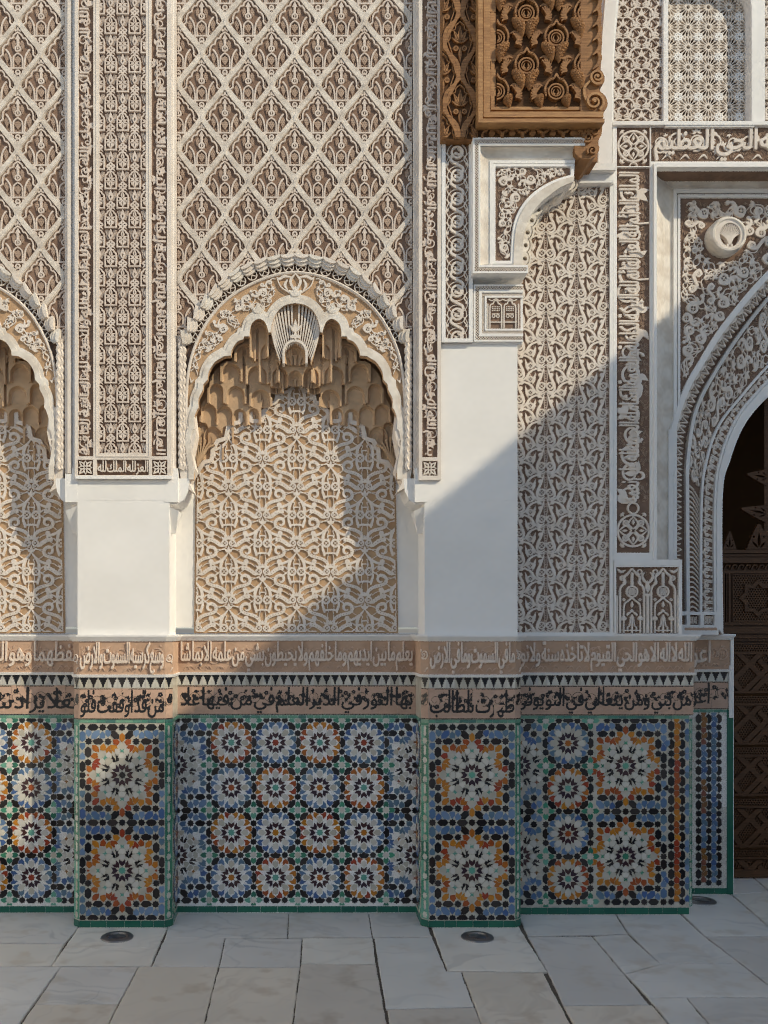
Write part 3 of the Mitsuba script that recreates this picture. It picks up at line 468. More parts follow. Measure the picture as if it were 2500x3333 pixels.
# the wing on the right side of the courtyard, outside the picture: its eave throws the long shadow
L_ = 5.0
ex, ez = 1.167 + L_, 2.616 + 0.82 * L_
m = Mesh().box(ex + 0.35, ex + 8, -16, 1.2, 0, ez - 0.02)
scene['facing_wing'] = mikit.ply(m.arrays(), 'white_plaster')
tag('facing_wing', 'white plastered side wing of the courtyard under a projecting eave', 'building')
m = Mesh().box(ex, ex + 8.3, -16, 1.2, ez - 0.14, ez)
put('facing_wing__eave', m, 'cedar')

# the wing on the left side and the one behind the camera: both unseen, the left set to bounce sun, the rear to block sky
m = Mesh().box(-15, -7.2, -19, 1.2, 0, 6.6).box(-7.2, 20, -27, -18.5, 0, 5.2)
scene['facing_wing_001'] = mikit.ply(m.arrays(), 'white_plaster')
tag('facing_wing_001', 'unseen plastered wings on the left side and the rear of the courtyard', 'building')
# ------------------------------------------------------------------ cut tile mosaic
PU = 0.2525 / 715                     # metres per unit of the mosaic's drawings
def star(r, k=0.74, n=8, rot=0.0): return Polygon([((r if i % 2 == 0 else r * k) * math.sin(math.pi * i / n + rot), (r if i % 2 == 0 else r * k) * math.cos(math.pi * i / n + rot)) for i in range(2 * n)])
HEX = Polygon([(90, 0), (45, 50), (-45, 50), (-90, 0), (-45, -50), (45, -50)])
DROP = AF.scale(Polygon([(0, 54), (41, 8), (36, -40), (20, -47), (-20, -47), (-36, -40), (-41, 8)]), 1.14, 1.14, origin=(0, 0))
HEART = Polygon([(0, 62), (42, 20), (42, -22), (24, -48), (0, -26), (-24, -48), (-42, -22), (-42, 20)])
ARROW = Polygon([(0, 64), (47, 110), (47, 172), (0, 136), (-47, 172), (-47, 110)])
KITE = Polygon([(0, 147), (46, 200), (37, 241), (-37, 241), (-46, 200)])
SHIELD = Polygon([(0, 252), (60, 264), (37, 328), (-37, 328), (-60, 264)])
SIDE = Polygon([(24, 358), (36, 397), (110, 393), (105, 338), (68, 303), (40, 327)])
DART = Polygon([(107, 326), (80, 291), (56, 297), (66, 262), (42, 246), (52, 216), (108, 186), (92, 240)])
TEAL = Polygon([(-32, 397), (0, 378), (32, 397), (20, 365), (30, 338), (0, 350), (-30, 338), (-20, 365)])
AMBER = Polygon([(180, 454), (92, 454), (64, 402), (106, 391), (115, 334), (174, 390)])
AHEX = Polygon([(0, 640), (42, 600), (42, 540), (0, 490), (-42, 540), (-42, 600)])
ADROP = AF.translate(AF.rotate(DROP, -52, origin=(0, 0)), 95, 500)
# the smaller wheel
S = 1.243
B_ARROW = AF.scale(Polygon([(0, 52), (38, 90), (39, 142), (0, 110), (-39, 142), (-38, 90)]), S, S, origin=(0, 0))
B_KITE = AF.scale(Polygon([(0, 116), (37, 160), (33, 212), (18, 206), (0, 222), (-18, 206), (-33, 212), (-37, 160)]), S, S, origin=(0, 0))
B_AMBER = AF.scale(Polygon([(5, 238), (24, 264), (86, 260), (81, 210), (42, 168), (38, 212)]), S, S, origin=(0, 0))
TONES = {'black': [(0.012, 0.011, 0.013), (0.017, 0.013, 0.012), (0.01, 0.011, 0.014), (0.03, 0.026, 0.026)], 'purple': [(0.045, 0.02, 0.026), (0.03, 0.015, 0.026), (0.055, 0.025, 0.025)],
         'white': [(0.53, 0.51, 0.45), (0.58, 0.555, 0.495), (0.46, 0.43, 0.36), (0.51, 0.49, 0.45)], 'blue': [(0.115, 0.19, 0.32), (0.085, 0.155, 0.27), (0.15, 0.23, 0.36), (0.06, 0.115, 0.26), (0.10, 0.17, 0.235)],
         'deep_blue': [(0.05, 0.10, 0.26), (0.06, 0.13, 0.25), (0.10, 0.17, 0.27), (0.03, 0.07, 0.27)], 'amber': [(0.44, 0.18, 0.022), (0.36, 0.115, 0.018), (0.30, 0.07, 0.018), (0.40, 0.15, 0.02), (0.27, 0.045, 0.02)],
         'brown': [(0.25, 0.11, 0.03), (0.20, 0.09, 0.03), (0.22, 0.08, 0.05)], 'green': [(0.045, 0.20, 0.125), (0.06, 0.25, 0.165), (0.03, 0.15, 0.10), (0.13, 0.34, 0.25)], 'teal': [(0.10, 0.30, 0.24), (0.13, 0.33, 0.27)],
         'base_green': [(0.014, 0.115, 0.078), (0.018, 0.13, 0.085), (0.012, 0.10, 0.072)], 'pale_green': [(0.13, 0.30, 0.21), (0.07, 0.21, 0.16), (0.10, 0.24, 0.18), (0.06, 0.16, 0.14), (0.16, 0.31, 0.22)]}
TR = random.Random(11)
for c in TONES:
    for i, t in enumerate(TONES[c]): mat(f'glaze_{c}_{i}', rgb(*t), (0.13, 0.17, 0.15, 0.20, 0.16)[i], 0.4)
def tone(c): return f'glaze_{c}_{TR.randrange(len(TONES[c]))}'
def rosette_a(cx, cy, ring='amber', pale='teal', heart='black'):
    o = [(star(59), heart)]
    for k in range(8):
        r = -45 * k
        R = lambda g: AF.rotate(g, r, origin=(0, 0))
        o += [(R(ARROW), 'purple'), (R(KITE), 'white'), (R(SHIELD), 'white'), (R(TEAL), pale)]
        o.append((R(AF.translate(star(24, 0.72, 4), 0, 515)), ring) if k in (2, 6) else (R(AHEX), ring))
        for f in (lambda g: g, mir): o += [(R(f(SIDE)), 'white'), (R(f(DART)), 'black'), (R(f(AMBER)), ring), (R(f(ADROP)), ring)]
    return [(AF.translate(g, cx, cy), c) for g, c in o]
def rosette_b(cx, cy, ring, heart):
    o = [(star(59), heart)]
    for k in range(8):
        R = lambda g: AF.rotate(g, -45 * k, origin=(0, 0))
        o += [(R(B_ARROW), 'purple'), (R(B_KITE), 'white'), (R(B_AMBER), ring), (R(mir(B_AMBER)), ring)]
    return [(AF.translate(g, cx, cy), c) for g, c in o]
def b_cell(cx, cy, ring, heart, px=704.0, py=715.0):
    o = rosette_b(cx, cy, ring, heart)
    hx, hy = px / 2, py / 2
    for sx, sy in ((1, 1), (1, -1), (-1, 1), (-1, -1)):
        o.append((AF.translate(AF.rotate(HEX, -45 * sx * sy, origin=(0, 0)), cx + 252 * sx, cy + 258 * sy), 'black'))
    for s in (1, -1):
        o += [(AF.translate(AF.rotate(HEX, 90, origin=(0, 0)), cx + hx * s, cy), 'black'), (AF.translate(HEX, cx, cy + hy * s), 'black')]
        for q in (1, -1): o += [(AF.translate(star(59), cx + hx * s, cy + 146 * q), 'black'), (AF.translate(star(59), cx + 146 * q, cy + hy * s), 'black')]
    for sx in (1, -1):
        for sy in (1, -1): o += cross(cx + hx * sx, cy + hy * sy)
    return o
def cross(x, y):
    o = [(AF.translate(star(56), x, y), 'white')]
    for k in range(4): o.append((AF.translate(AF.rotate(AF.translate(HEART, 0, 86), 90 * k, origin=(0, 0)), x, y), 'green'))
    return o
H90 = AF.rotate(HEX, 90, origin=(0, 0))
def D_(x, y, rot=0): return AF.translate(AF.rotate(DROP, rot, origin=(0, 0)), x, y)
def H_(x, y, rot=0): return AF.translate(AF.rotate(HEX, rot, origin=(0, 0)), x, y)
def S_(x, y): return AF.translate(star(59), x, y)
# the pieces round a large wheel, one quarter (x and y positive)
QUARTER = [(S_(0, 720), 'black'), (H_(146, 720), 'black'), (S_(293, 720), 'black'), (H_(440, 720), 'black'), (S_(598, 720), 'black'), (H_(600, 585, 90), 'blue'), (D_(505, 632, 180), 'blue'), (H_(402, 612, -45), 'blue'),
           (D_(297, 604, 0), 'blue'), (D_(212, 628, 180), 'blue'), (H_(112, 606, 45), 'black'), (S_(506, 508), 'black'), (H_(365, 508), 'black'), (S_(212, 505), 'black'), (H_(515, 345, 90), 'black'), (D_(600, 432, 180), 'blue'),
           (D_(600, 288, 0), 'blue'), (S_(515, 190), 'black'), (H_(600, 126, 90), 'black'), (S_(600, 0), 'black'), (D_(512, 84, 180), 'amber'), (star(22, 0.7, 4), 'x')]
def a_cell(cx, cy, ring='amber', pale='teal', heart='black', edge='blue'):
    """a large wheel with the pieces that fill its square"""
    o = rosette_a(cx, cy, ring, pale, heart)
    for sx, sy in ((1, 1), (-1, 1), (1, -1), (-1, -1)):
        for g, c in QUARTER:
            if c == 'x': continue
            o.append((AF.translate(AF.scale(g, sx, sy, origin=(0, 0)), cx, cy), edge if c == 'blue' else ring if c == 'amber' else c))
    return o
def clean(pieces, area):
    """the pieces that lie inside the panel, none over another"""
    seen, ps = set(), []
    for g, c in pieces:
        b = g.bounds; k = (round(b[0] / 20), round(b[1] / 20), round(b[2] / 20), round(b[3] / 20))
        if k in seen: continue
        seen.add(k); q = g.intersection(area)
        if q.area > 120: ps.append((q, c))
    tree, kept, out = shapely.STRtree([q for q, c in ps]), {}, []
    for i, (q, c) in enumerate(ps):
        near = [kept[k] for k in tree.query(q) if k in kept]
        if near:
            both_ = shapely.union_all(near); over = both_.intersection(q).area
            if over > 0.32 * q.area: continue
            if over > 0: q = q.difference(both_.buffer(3, join_style='mitre'))
        q = max(polys(q), key=lambda t: t.area, default=None)
        if q is None or q.area < 120: continue
        kept[i] = q; out.append((q, c))
    return out
def tile_mesh(q, front, proud=0.0022):
    """one glazed tile, a hair out of true like its neighbours"""
    return Mesh().slab(q, front - proud * TR.uniform(0.6, 1.1), front, tilt=(TR.gauss(0, 0.011), TR.gauss(0, 0.011)))
def lay(holder, pieces, origin, front, limit=300):
    """pieces (units of the mosaic) laid on the face y = front; the largest as tiles of their own, the small rest joined"""
    ps = [(AF.affine_transform(q.buffer(-1.3, join_style='mitre'), [PU, 0, 0, PU, *origin]), c) for q, c in pieces]
    ps = [(g, c) for q, c in ps for g in polys(q)]
    ps.sort(key=lambda t: -t[0].area)
    rest = {}
    for i, (g, c) in enumerate(ps):
        M = tile_mesh(g, front)
        if i < limit: put(holder + '__tile', M, tone(c))
        elif M.v: rest.setdefault((c, tone(c)), Mesh()).join(M)
    for (c, t), M in rest.items():
        k = put(f'{holder}__small_{c}_tiles', M, t); labels[k] = {'kind': 'stuff'}
def strip_tiles(holder, name, x0, x1, z0, z1, front, colors, w, jitter=0.25, limit=60, gap=0.0022):
    x = x0
    while x < x1 - 0.01:
        e = min(x + w * TR.uniform(1 - jitter, 1 + jitter), x1)
        if x1 - e < w * 0.35: e = x1
        put(holder + '__' + name, tile_mesh(box(x + gap / 2, z0 + gap / 2, e - gap / 2, z1 - gap / 2), front, 0.003), tone(colors))
        x = e
def corner_strip(holder, a, b, z0, z1, w):
    """green strip with white stars and long lozenges on a chamfered corner between plan points a and b"""
    a, b = np.array(a), np.array(b); d = (b - a) / np.linalg.norm(b - a); n = np.array([d[1], -d[0]]); L = np.linalg.norm(b - a)
    def place(M):
        v, f = M.arrays(); v = v.copy(); xs, ys = v[:, 0].copy(), v[:, 1].copy()
        v[:, 0] = a[0] + d[0] * xs - n[0] * ys; v[:, 1] = a[1] + d[1] * xs - n[1] * ys
        return Mesh().add(v, f)
    P = 0.1035; z, mid = z0 + 0.004, L / 2
    k = 0
    while z < z1 - 0.012:
        t = min(z + P, z1)
        st_ = Polygon([(mid + x * L * 0.33, z + 0.022 + y * 0.019) for x, y in list(star(1.0, 0.7).exterior.coords)[:-1]])
        lz = Polygon([(mid + x * L * 0.24, (z + 0.022 + t) / 2 + 0.012 + y * 0.029) for x, y in [(0, 1), (0.7, 0.62), (0.55, 0), (0.7, -0.62), (0, -1), (-0.7, -0.62), (-0.55, 0), (-0.7, 0.62)]])
        cell = box(0.001, z + 0.0008, L - 0.001, t - 0.0008)
        if t - z > 0.06:
            for g in polys(cell.difference(unary_union([st_, lz]).buffer(0.0012)).difference(box(mid - 0.0006, 0, mid + 0.0006, 9))):
                put(holder + '__edge_tile', place(tile_mesh(g, 0.0, 0.002)), tone('green'))
            for g in (st_, lz): put(holder + '__edge_tile', place(tile_mesh(g.intersection(cell), 0.0, 0.002)), tone('white'))
        else: put(holder + '__edge_tile', place(tile_mesh(cell, 0.0, 0.002)), tone('green'))
        z = t
ZB, ZZ, ZG = 0.038, 1.091, 1.110       # top of the base tiles, of the mosaic, of the thin green row
BAYC = -1.866
def columns(x0, n, cols, z_units):
    """upright rows of stars and long hexagons, with pairs of drops between"""
    o = []
    for i in range(n):
        x = x0 + i * 86.0; kind = cols[i % len(cols)]
        y = z_units[0]
        j = 0
        while y < z_units[1] + 100:
            if kind == 'black': o += [(S_(x, y), 'black'), (H_(x, y + 146, 90), 'black')]
            else:
                c = kind if not isinstance(kind, tuple) else kind[(j // 2) % 2]
                o += [(D_(x, y + 55, 0), c), (D_(x, y + 238, 180), c), (AF.translate(AF.rotate(HEX, 45 + (90 if j % 2 else 0), origin=(0, 0)), x, y + 146), c)]
            y += 293; j += 1
    return o
def dado_bay(key, xl, xr, centers, p, label, wheels_left=None, wheels_right=None, right_cols=0, big=None, parity=0):
    tag(key, label, 'tiled wall', 'tiled dado faces')
    front = -p
    m = Mesh().box(xl, xr, front, front + 0.02, 0.0, ZG)
    put(key + '__white_bed', m, 'white_glaze', plain=True)
    area = box(xl / PU, (ZB + 0.003) / PU, xr / PU, ZZ / PU)
    pcs = []
    rows = [0.955, 0.7025, 0.45, 0.1975]
    for xc in centers:
        for j, z in enumerate(rows):
            i = round((xc + 20) / 0.2525) + parity
            amber = (centers.index(xc) + j + parity) % 2 == 0
            pcs += b_cell(xc / PU, z / PU, 'amber' if amber else 'blue', 'teal' if amber else 'amber')
    for xc, ring, pale, hrt, edge in (big or []):
        for z in (0.8285, 0.3235): pcs += a_cell(xc / PU, z / PU, ring, pale, hrt, edge)
    # the large wheels first, then their surroundings
    if right_cols:
        x0, cols = right_cols
        pcs += columns(x0 / PU, 5, cols, (0.07 / PU, ZZ / PU))
    lay(key, clean(pcs, area), (0, 0), front)
    strip_tiles(key, 'base_tile', xl, xr, 0.0015, ZB, front, 'base_green', 0.105)
    strip_tiles(key, 'border_tile', xl, xr, ZZ, ZG, front, 'pale_green', 0.05)
def dado_pillar(key, xl, xr, label, heart):
    """a pillar foot with chamfered corners; xl, xr the edges of its front"""
    tag(key, label, 'tiled pillar', 'tiled dado faces')
    c = 0.035; p = 0.26
    plan = [(xl - c, 0.0), (xl - c, -p + c), (xl, -p), (xr, -p), (xr + c, -p + c), (xr + c, 0.0)]
    m = Mesh(); n = len(plan); i = np.arange(n); j = (i + 1) % n; a = np.array(plan)
    m.add(np.vstack([np.c_[a, np.zeros(n)], np.c_[a, np.full(n, ZG)]]), np.stack([i, j, j + n, i + n], 1))
    put(key + '__white_bed', m, 'white_glaze', plain=True)
    xc = (xl + xr) / 2
    area = box((xl + 0.002) / PU, (ZB + 0.003) / PU, (xr - 0.002) / PU, ZZ / PU)
    pcs = []
    for z, h in ((0.814, heart[0]), (0.304, heart[1])): pcs += rosette_a(xc / PU, z / PU, 'amber', 'teal', h)
    for z in (0.814, 0.304): pcs += a_cell(xc / PU, z / PU, 'amber', 'teal')[len(rosette_a(0, 0)):]
    lay(key, clean(pcs, area), (0, 0), -p)
    strip_tiles(key, 'base_tile', xl, xr, 0.0015, ZB, -p, 'base_green', 0.08)
    strip_tiles(key, 'border_tile', xl, xr, ZZ, ZG, -p, 'pale_green', 0.042)
    corner_strip(key, plan[1], plan[2], ZB, ZZ, c); corner_strip(key, plan[3], plan[4], ZB, ZZ, c)
    # the sides: mosaic seen edge-on
    for sx, xe in ((-1, xl - c), (1, xr + c)):
        pcs = []
        for z in (0.955, 0.7025, 0.45, 0.1975): pcs += b_cell(120 / 1 + 0.0, z / PU, 'blue', 'amber')
        side = {}
        for q, col in clean(pcs, box(0, (ZB + 0.003) / PU, (p - c - 0.004) / PU, ZZ / PU)):
            g = AF.scale(q, PU, PU, origin=(0, 0)).buffer(-0.0008, join_style='mitre')
            A = Mesh().slab(g, -0.002, 0.0)
            if not A.v: continue
            v, f = A.arrays(); w = v.copy(); w[:, 0] = xe - sx * v[:, 1]; w[:, 1] = -v[:, 0] - 0.002
            side.setdefault(tone(col), Mesh()).add(w, f)
        for t, M in side.items():
            k = put(key + '__side_mosaic', M, t); labels[k] = {'kind': 'stuff'}
        for z0, z1, col in ((0.0015, ZB, 'base_green'), (ZZ, ZG, 'pale_green')):
            for y0, y1 in ((-0.002, -0.075), (-0.077, -0.15), (-0.152, -p + c)):
                M = Mesh().box(min(xe, xe + sx * 0.003), max(xe, xe + sx * 0.003), y1 + 0.002, y0, z0, z1 - 0.001)
                put(key + '__base_tile' if z0 < 0.01 else key + '__border_tile', M, tone(col))
    for q0, q1 in ((plan[1], plan[2]), (plan[3], plan[4])):
        a0, b0 = np.array(q0), np.array(q1); d = (b0 - a0) / np.linalg.norm(b0 - a0); nn = np.array([d[1], -d[0]]) * 0.003
        for z0, z1, col in ((0.0015, ZB, 'base_green'), (ZZ, ZG, 'pale_green')):
            c4 = [a0 - nn * 0.2, b0 - nn * 0.2, b0 + nn, a0 + nn]
            M = Mesh().add([[x, y, z] for z in (z0, z1 - 0.001) for x, y in c4], [[3, 2, 6, 7], [0, 3, 7, 4], [2, 1, 5, 6], [4, 7, 6, 5]])
            put(key + '__base_tile' if z0 < 0.01 else key + '__border_tile', M, tone(col))
    return plan
XP = [(-1.158, -0.7015), (0.7057, 1.167)]   # fronts of the two pillars
dado_pillar('tiled_pillar_foot', *XP[0], 'left tiled pillar foot, half sunlit, with a black star at its upper wheel', ('black', 'teal'))
dado_pillar('tiled_pillar_foot_001', *XP[1], 'right tiled pillar foot, wholly in shade, with a floor light before it', ('green', 'teal'))
BC = [X(753), X(897), X(1041), X(1184.5)]
A_L, A_R = X(577), X(1351)
BLUE = ('blue', 'brown', 'black', 'blue')
dado_bay('tiled_dado', -0.668, 0.671, BC, 0.0, 'wide shaded mosaic bay of sixteen orange and blue wheels between the two pillar feet', big=[(A_L, *BLUE), (A_R, *BLUE)])
bx = BAYC
dado_bay('tiled_dado_001', -1.78, -1.192, [bx + BC[2], bx + BC[3]], 0.0, 'mosaic bay with a sunlit strip, at the left edge of the picture', big=[(bx + A_R, *BLUE)], parity=1)
dado_bay('tiled_dado_002', 1.199, X(2243, 0.03), [X(1849, 0.03)], 0.03, 'mosaic bay right of the right pillar foot with two large orange wheels',
         big=[(X(1694, 0.03), *BLUE), (X(2036.5, 0.03), 'amber', 'green', 'green', 'blue')], right_cols=(X(2167, 0.03), (('blue', 'black'), 'black', 'amber', 'black', 'blue')), parity=1)
corner_strip('tiled_dado_002', (X(2243, 0.03) + 0.001, -0.03), (X(2257, 0.03), -0.012), ZB, ZZ, 0.03)
PF = -0.364
dado_bay('tiled_dado_003', 2.19, X(2372, PF), [], PF, 'narrow strip of black, blue and brown mosaic beside the wooden door', right_cols=(X(2290, PF) - 0.03, ('black', ('brown', 'blue'), 'black', 'blue', 'black')))
M = Mesh().box(X(2366, PF), X(2385, PF), -PF - 0.006, -PF + 0.4, 0.002, ZG)
put('tiled_dado_003__edge_tile', M, tone('base_green'))
# ------------------------------------------------------------------ carved and glazed inscription bands above the mosaic
def mm_place(g, x0, zt): return AF.affine_transform(g, [0.001, 0, 0, -0.001, x0, zt])
def spiral(x, y, r, d=1, turns=1.35, a0=2.6, w0=5.0, w1=2.6):
    t = np.linspace(0, 1, 15)
    a = a0 + d * turns * 2 * np.pi * t; rr = r * (1 - 0.78 * t)
    return tap(np.c_[x + rr * np.cos(a), y + rr * np.sin(a)], [w0, w0 * 0.8, w1], 2)
def trefoil(x, y, s, rot=0): return mv(U(leaf((0, 2), (0, -17), 9), leaf((0, 2), (-13, -9), 8), leaf((0, 2), (13, -9), 8)), x, y, s, rot)
def vines(L, H, seed, step=62, w=5.0):
    rnd = random.Random(seed); o = []
    n = max(1, round(L / step)); px = L / n
    for i in range(n):
        x = (i + 0.5) * px; d = 1 if i % 2 else -1; y = H * rnd.uniform(0.36, 0.5); r = min(H * 0.36, px * 0.52)
        o.append(spiral(x, y, r, d, rnd.uniform(1.15, 1.5), rnd.uniform(1.8, 3.2), w, w * 0.6))
        o.append(disc(x + rnd.uniform(-3, 3), y + rnd.uniform(-3, 3), w * 0.95, 3))
        for k in range(3):
            a = rnd.uniform(0, 6.28); o.append(trefoil(x + r * 1.02 * math.cos(a), y + r * 1.02 * math.sin(a), rnd.uniform(0.6, 0.95), rnd.uniform(0, 360)))
        o.append(tap([(x + px * 0.1, H * 0.93), (x + px * 0.4, H * 0.80), (x + px * 0.62, H * 0.9)], [2, 7, 1.5], 4))
    return U(*o).intersection(rect(2, 2, L - 2, H - 2))
def petals(x, y, r, rot=0.0):
    g = U(*[disc(x + r * 0.55 * math.cos(rot + k * 1.2566), y + r * 0.55 * math.sin(rot + k * 1.2566), r * 0.46, 2) for k in range(5)])
    return g.difference(disc(x, y, r * 0.22, 2))
def black_vines(L, H, seed):
    rnd = random.Random(seed); o = []
    n = max(1, round(L / 66)); px = L / n
    for i in range(n):
        x, y = (i + 0.5) * px, H * 0.40; d = 1 if i % 2 else -1; r = min(px * 0.52, H * 0.4)
        o.append(spiral(x, y, r, d, 1.3, rnd.uniform(1.5, 3.2), 2.4, 2.0))
        for k in range(5):
            a = rnd.uniform(0, 6.28); q = r * rnd.choice((0.25, 0.7, 1.0, 1.05)); X_, Y_ = x + q * math.cos(a), y + q * math.sin(a)
            if rnd.random() < 0.34: o.append(petals(X_, Y_, rnd.uniform(11, 14), rnd.uniform(0, 6)))
            else: o.append(mv(U(leaf((0, 4), (0, -16), 12), tap([(0, 2), (-9, -4), (-15, 3)], [7, 7, 1.5], 3), tap([(0, 2), (8, -2), (11, -10)], [6, 5, 1.5], 3)), X_, Y_, rnd.uniform(0.9, 1.3), rnd.uniform(0, 360)))
    return U(*o).intersection(rect(1, 6, L - 1, H - 5))
ZM0, ZM1, ZF0, ZF1, ZL = 1.278, 1.334, 1.350, 1.527, 1.556
def plan_slab(plan, off, z0, z1, mesh=None, off1=None):
    """an upright band that follows the plan line, standing off from it"""
    mesh = mesh or Mesh()
    def outer(o):
        P = Polygon(plan + [(plan[-1][0], 0.8), (plan[0][0], 0.8)]); q = P.buffer(o, join_style='mitre')
        return np.array(shapely.geometry.polygon.orient(q).exterior.coords)[:-1]
    a, b = outer(off), outer(off if off1 is None else off1); n = len(a); i = np.arange(n); j = (i + 1) % n
    mesh.add(np.vstack([np.c_[a, np.full(n, z0)], np.c_[b, np.full(n, z1)]]), np.stack([i, j, j + n, i + n], 1))
    for c, z in ((a, z0), (b, z1)):
        v, f = trimesh.creation.triangulate_polygon(Polygon(c), engine='earcut'); mesh.add(np.c_[v, np.full(len(v), z)], f)
    return mesh
def frieze(n, plan, xl, xr, p, text, label, glabel, gtext, seed, span=(0.015, 0.985), chamfer=()):
    """plan: the line of the wall seen from above; xl, xr, p its front face"""
    k = 'carved_frieze' if n == 0 else f'carved_frieze_{n:03d}'
    tag(k, label, 'carved frieze', 'carved inscription friezes')
    put(k + '__ground', plan_slab(plan, 0.004, ZF0, ZF1), 'frieze_ground', plain=True)
    m = plan_slab(plan, 0.010, ZM1 + 0.001, ZF0, None, 0.016); put(k + '__lower_fillet', m, 'white_plaster', plain=True)
    m = plan_slab(plan, 0.012, ZF1, ZL - 0.004, None, 0.030); plan_slab(plan, 0.030, ZL - 0.004, ZL + 0.006, m); put(k + '__ledge', m, 'white_plaster', plain=True)
    L, H = (xr - xl) * 1000, (ZF1 - ZF0) * 1000
    f = -(p + 0.004)
    v = vines(L, H, seed); v2 = vines(L, H, seed + 50, 85, 6.5)
    put(k + '__scrollwork', Mesh().slab(mm_place(v, xl, ZF1), f - 0.006, f).slab(mm_place(v2, xl, ZF1), f - 0.0045, f), 'frieze_scroll', plain=True)
    g = script(text, L * span[0], 5, L * span[1], H - 6, 1.25, 2.0).intersection(rect(2, 2, L - 2, H - 2))
    put(k + '__lettering', Mesh().slab(mm_place(g, xl, ZF1), f - 0.013, f).slab(mm_place(g.buffer(-1.8), xl, ZF1), f - 0.0155, f - 0.012), 'frieze_letter', plain=True)
    # glazed band
    k = 'glazed_band' if n == 0 else f'glazed_band_{n:03d}'
    tag(k, glabel, 'tile band', 'glazed inscription bands')
    put(k + '__mortar', plan_slab(plan, 0.0005, ZG + 0.001, ZM1), 'white_glaze', plain=True)
    H2 = (ZM0 - ZG - 0.004) * 1000; zt = ZM0 - 0.002
    w = (xr - xl) / max(1, round((xr - xl) / 0.105)); x = xl
    while x < xr - 0.01:
        for z0, z1 in ((ZG + 0.002, ZG + 0.078), (ZG + 0.0795, ZM0 - 0.002)):
            put(k + '__tile', tile_mesh(box(x + 0.0008, z0, min(x + w, xr) - 0.0008, z1), -(p + 0.0005), 0.003), 'script_tile')
        x += w
    y0 = -(p + 0.0028)
    g = U(black_vines(L, H2, seed), script(gtext, L * span[0], 10, L * span[1], H2 - 9, 1.9, 1.7), rect(0, 1, L, 5), rect(0, H2 - 4, L, H2))
    put(k + '__black_script', Mesh().slab(mm_place(g, xl, zt), y0 - 0.0016, y0), 'black_glaze', plain=True)
    nm = max(2, round((xr - xl) / 0.0485)); w = (xr - xl) / nm
    mer = Polygon([(-0.40, 0), (0.40, 0), (0.40, 0.20), (0.29, 0.20), (0.29, 0.42), (0.185, 0.42), (0.185, 0.62), (0.10, 0.62), (0.09, 0.83), (0, 0.95), (-0.09, 0.83), (-0.10, 0.62), (-0.185, 0.62), (-0.185, 0.42), (-0.29, 0.42), (-0.29, 0.20), (-0.40, 0.20)])
    for i in range(nm):
        q = AF.affine_transform(mer, [w, 0, 0, -(ZM1 - ZM0), xl + (i + 0.5) * w, ZM1 - 0.001]); c = box(xl + i * w + 0.0004, ZM0 + 0.001, xl + (i + 1) * w - 0.0004, ZM1 - 0.0005)
        put(k + '__merlon_tile', tile_mesh(q, -(p + 0.0005), 0.003), tone('black'))
        put(k + '__merlon_ground_tile', Mesh().slab(c.difference(q.buffer(0.0006, join_style='mitre')), -(p + 0.0025), -(p + 0.0005)), tone('white'))
    # the chamfered corners and the sides carry the same bands, seen edge-on
    for (a, b) in chamfer:
        a, b = np.array(a), np.array(b); Lc = np.linalg.norm(b - a); d = (b - a) / Lc; nn = np.array([d[1], -d[0]])
        def turn(M, bs, name, key):
            if not M.v: return
            v, f = M.arrays(); o = v.copy(); o[:, 0] = a[0] + d[0] * v[:, 0] - nn[0] * v[:, 1]; o[:, 1] = a[1] + d[1] * v[:, 0] - nn[1] * v[:, 1]
            put(key + '__' + name, Mesh().add(o, f), bs)
        kf = k.replace('glazed_band', 'carved_frieze')
        turn(Mesh().slab(mm_place(vines(Lc * 1000, H, seed + 9, 40), 0, ZF1), -0.010, -0.004), 'frieze_letter', 'corner_scrollwork', kf)
        turn(Mesh().slab(box(0.0006, ZG + 0.002, Lc - 0.0006, ZM0 - 0.002), -0.0028, 0.0), 'script_tile', 'corner_tile', k)
        turn(Mesh().slab(mm_place(U(black_vines(Lc * 1000, H2, seed + 3), rect(0, 1, Lc * 1000, 5), rect(0, H2 - 4, Lc * 1000, H2)), 0, zt), -0.0044, -0.0028), 'black_glaze', 'corner_script', k)
        q = AF.affine_transform(mer, [min(Lc, 0.05), 0, 0, -(ZM1 - ZM0), Lc / 2, ZM1 - 0.001]).intersection(box(0, 0, Lc, 9))
        turn(Mesh().slab(q, -0.0035, 0.0), tone('black'), 'merlon_tile', k)
def pil_plan(xl, xr): c, p = 0.035, 0.26; return [(xl - c, 0.0), (xl - c, -p + c), (xl, -p), (xr, -p), (xr + c, -p + c), (xr + c, 0.0)]
xr2, xr3 = X(2257, 0.03), X(2372, PF)
P1, P2 = pil_plan(*XP[0]), pil_plan(*XP[1])
frieze(0, [(-1.80, 0.0), (-1.192, 0.0)], -1.80, -1.194, 0.0, 'left', 'carved stucco script frieze at the left picture edge, half sunlit', 'black script on pink tiles at the left picture edge', 'g_left', 3)
frieze(1, P1, *XP[0], 0.26, 'pil', 'sunlit carved script frieze round the left pillar', 'sunlit black script tile band round the left pillar', 'g_pil', 14, chamfer=((P1[1], P1[2]), (P1[3], P1[4])))
frieze(2, [(-0.667, 0.0), (0.670, 0.0)], -0.667, 0.670, 0.0, 'middle', 'long carved script frieze under the middle niche', 'long black script tile band under the middle niche', 'g_mid', 25)
frieze(3, P2, *XP[1], 0.26, 'pier', 'pale carved script frieze round the right pillar', 'shaded black script tile band round the right pillar', 'g_pier', 36, chamfer=((P2[1], P2[2]), (P2[3], P2[4])))
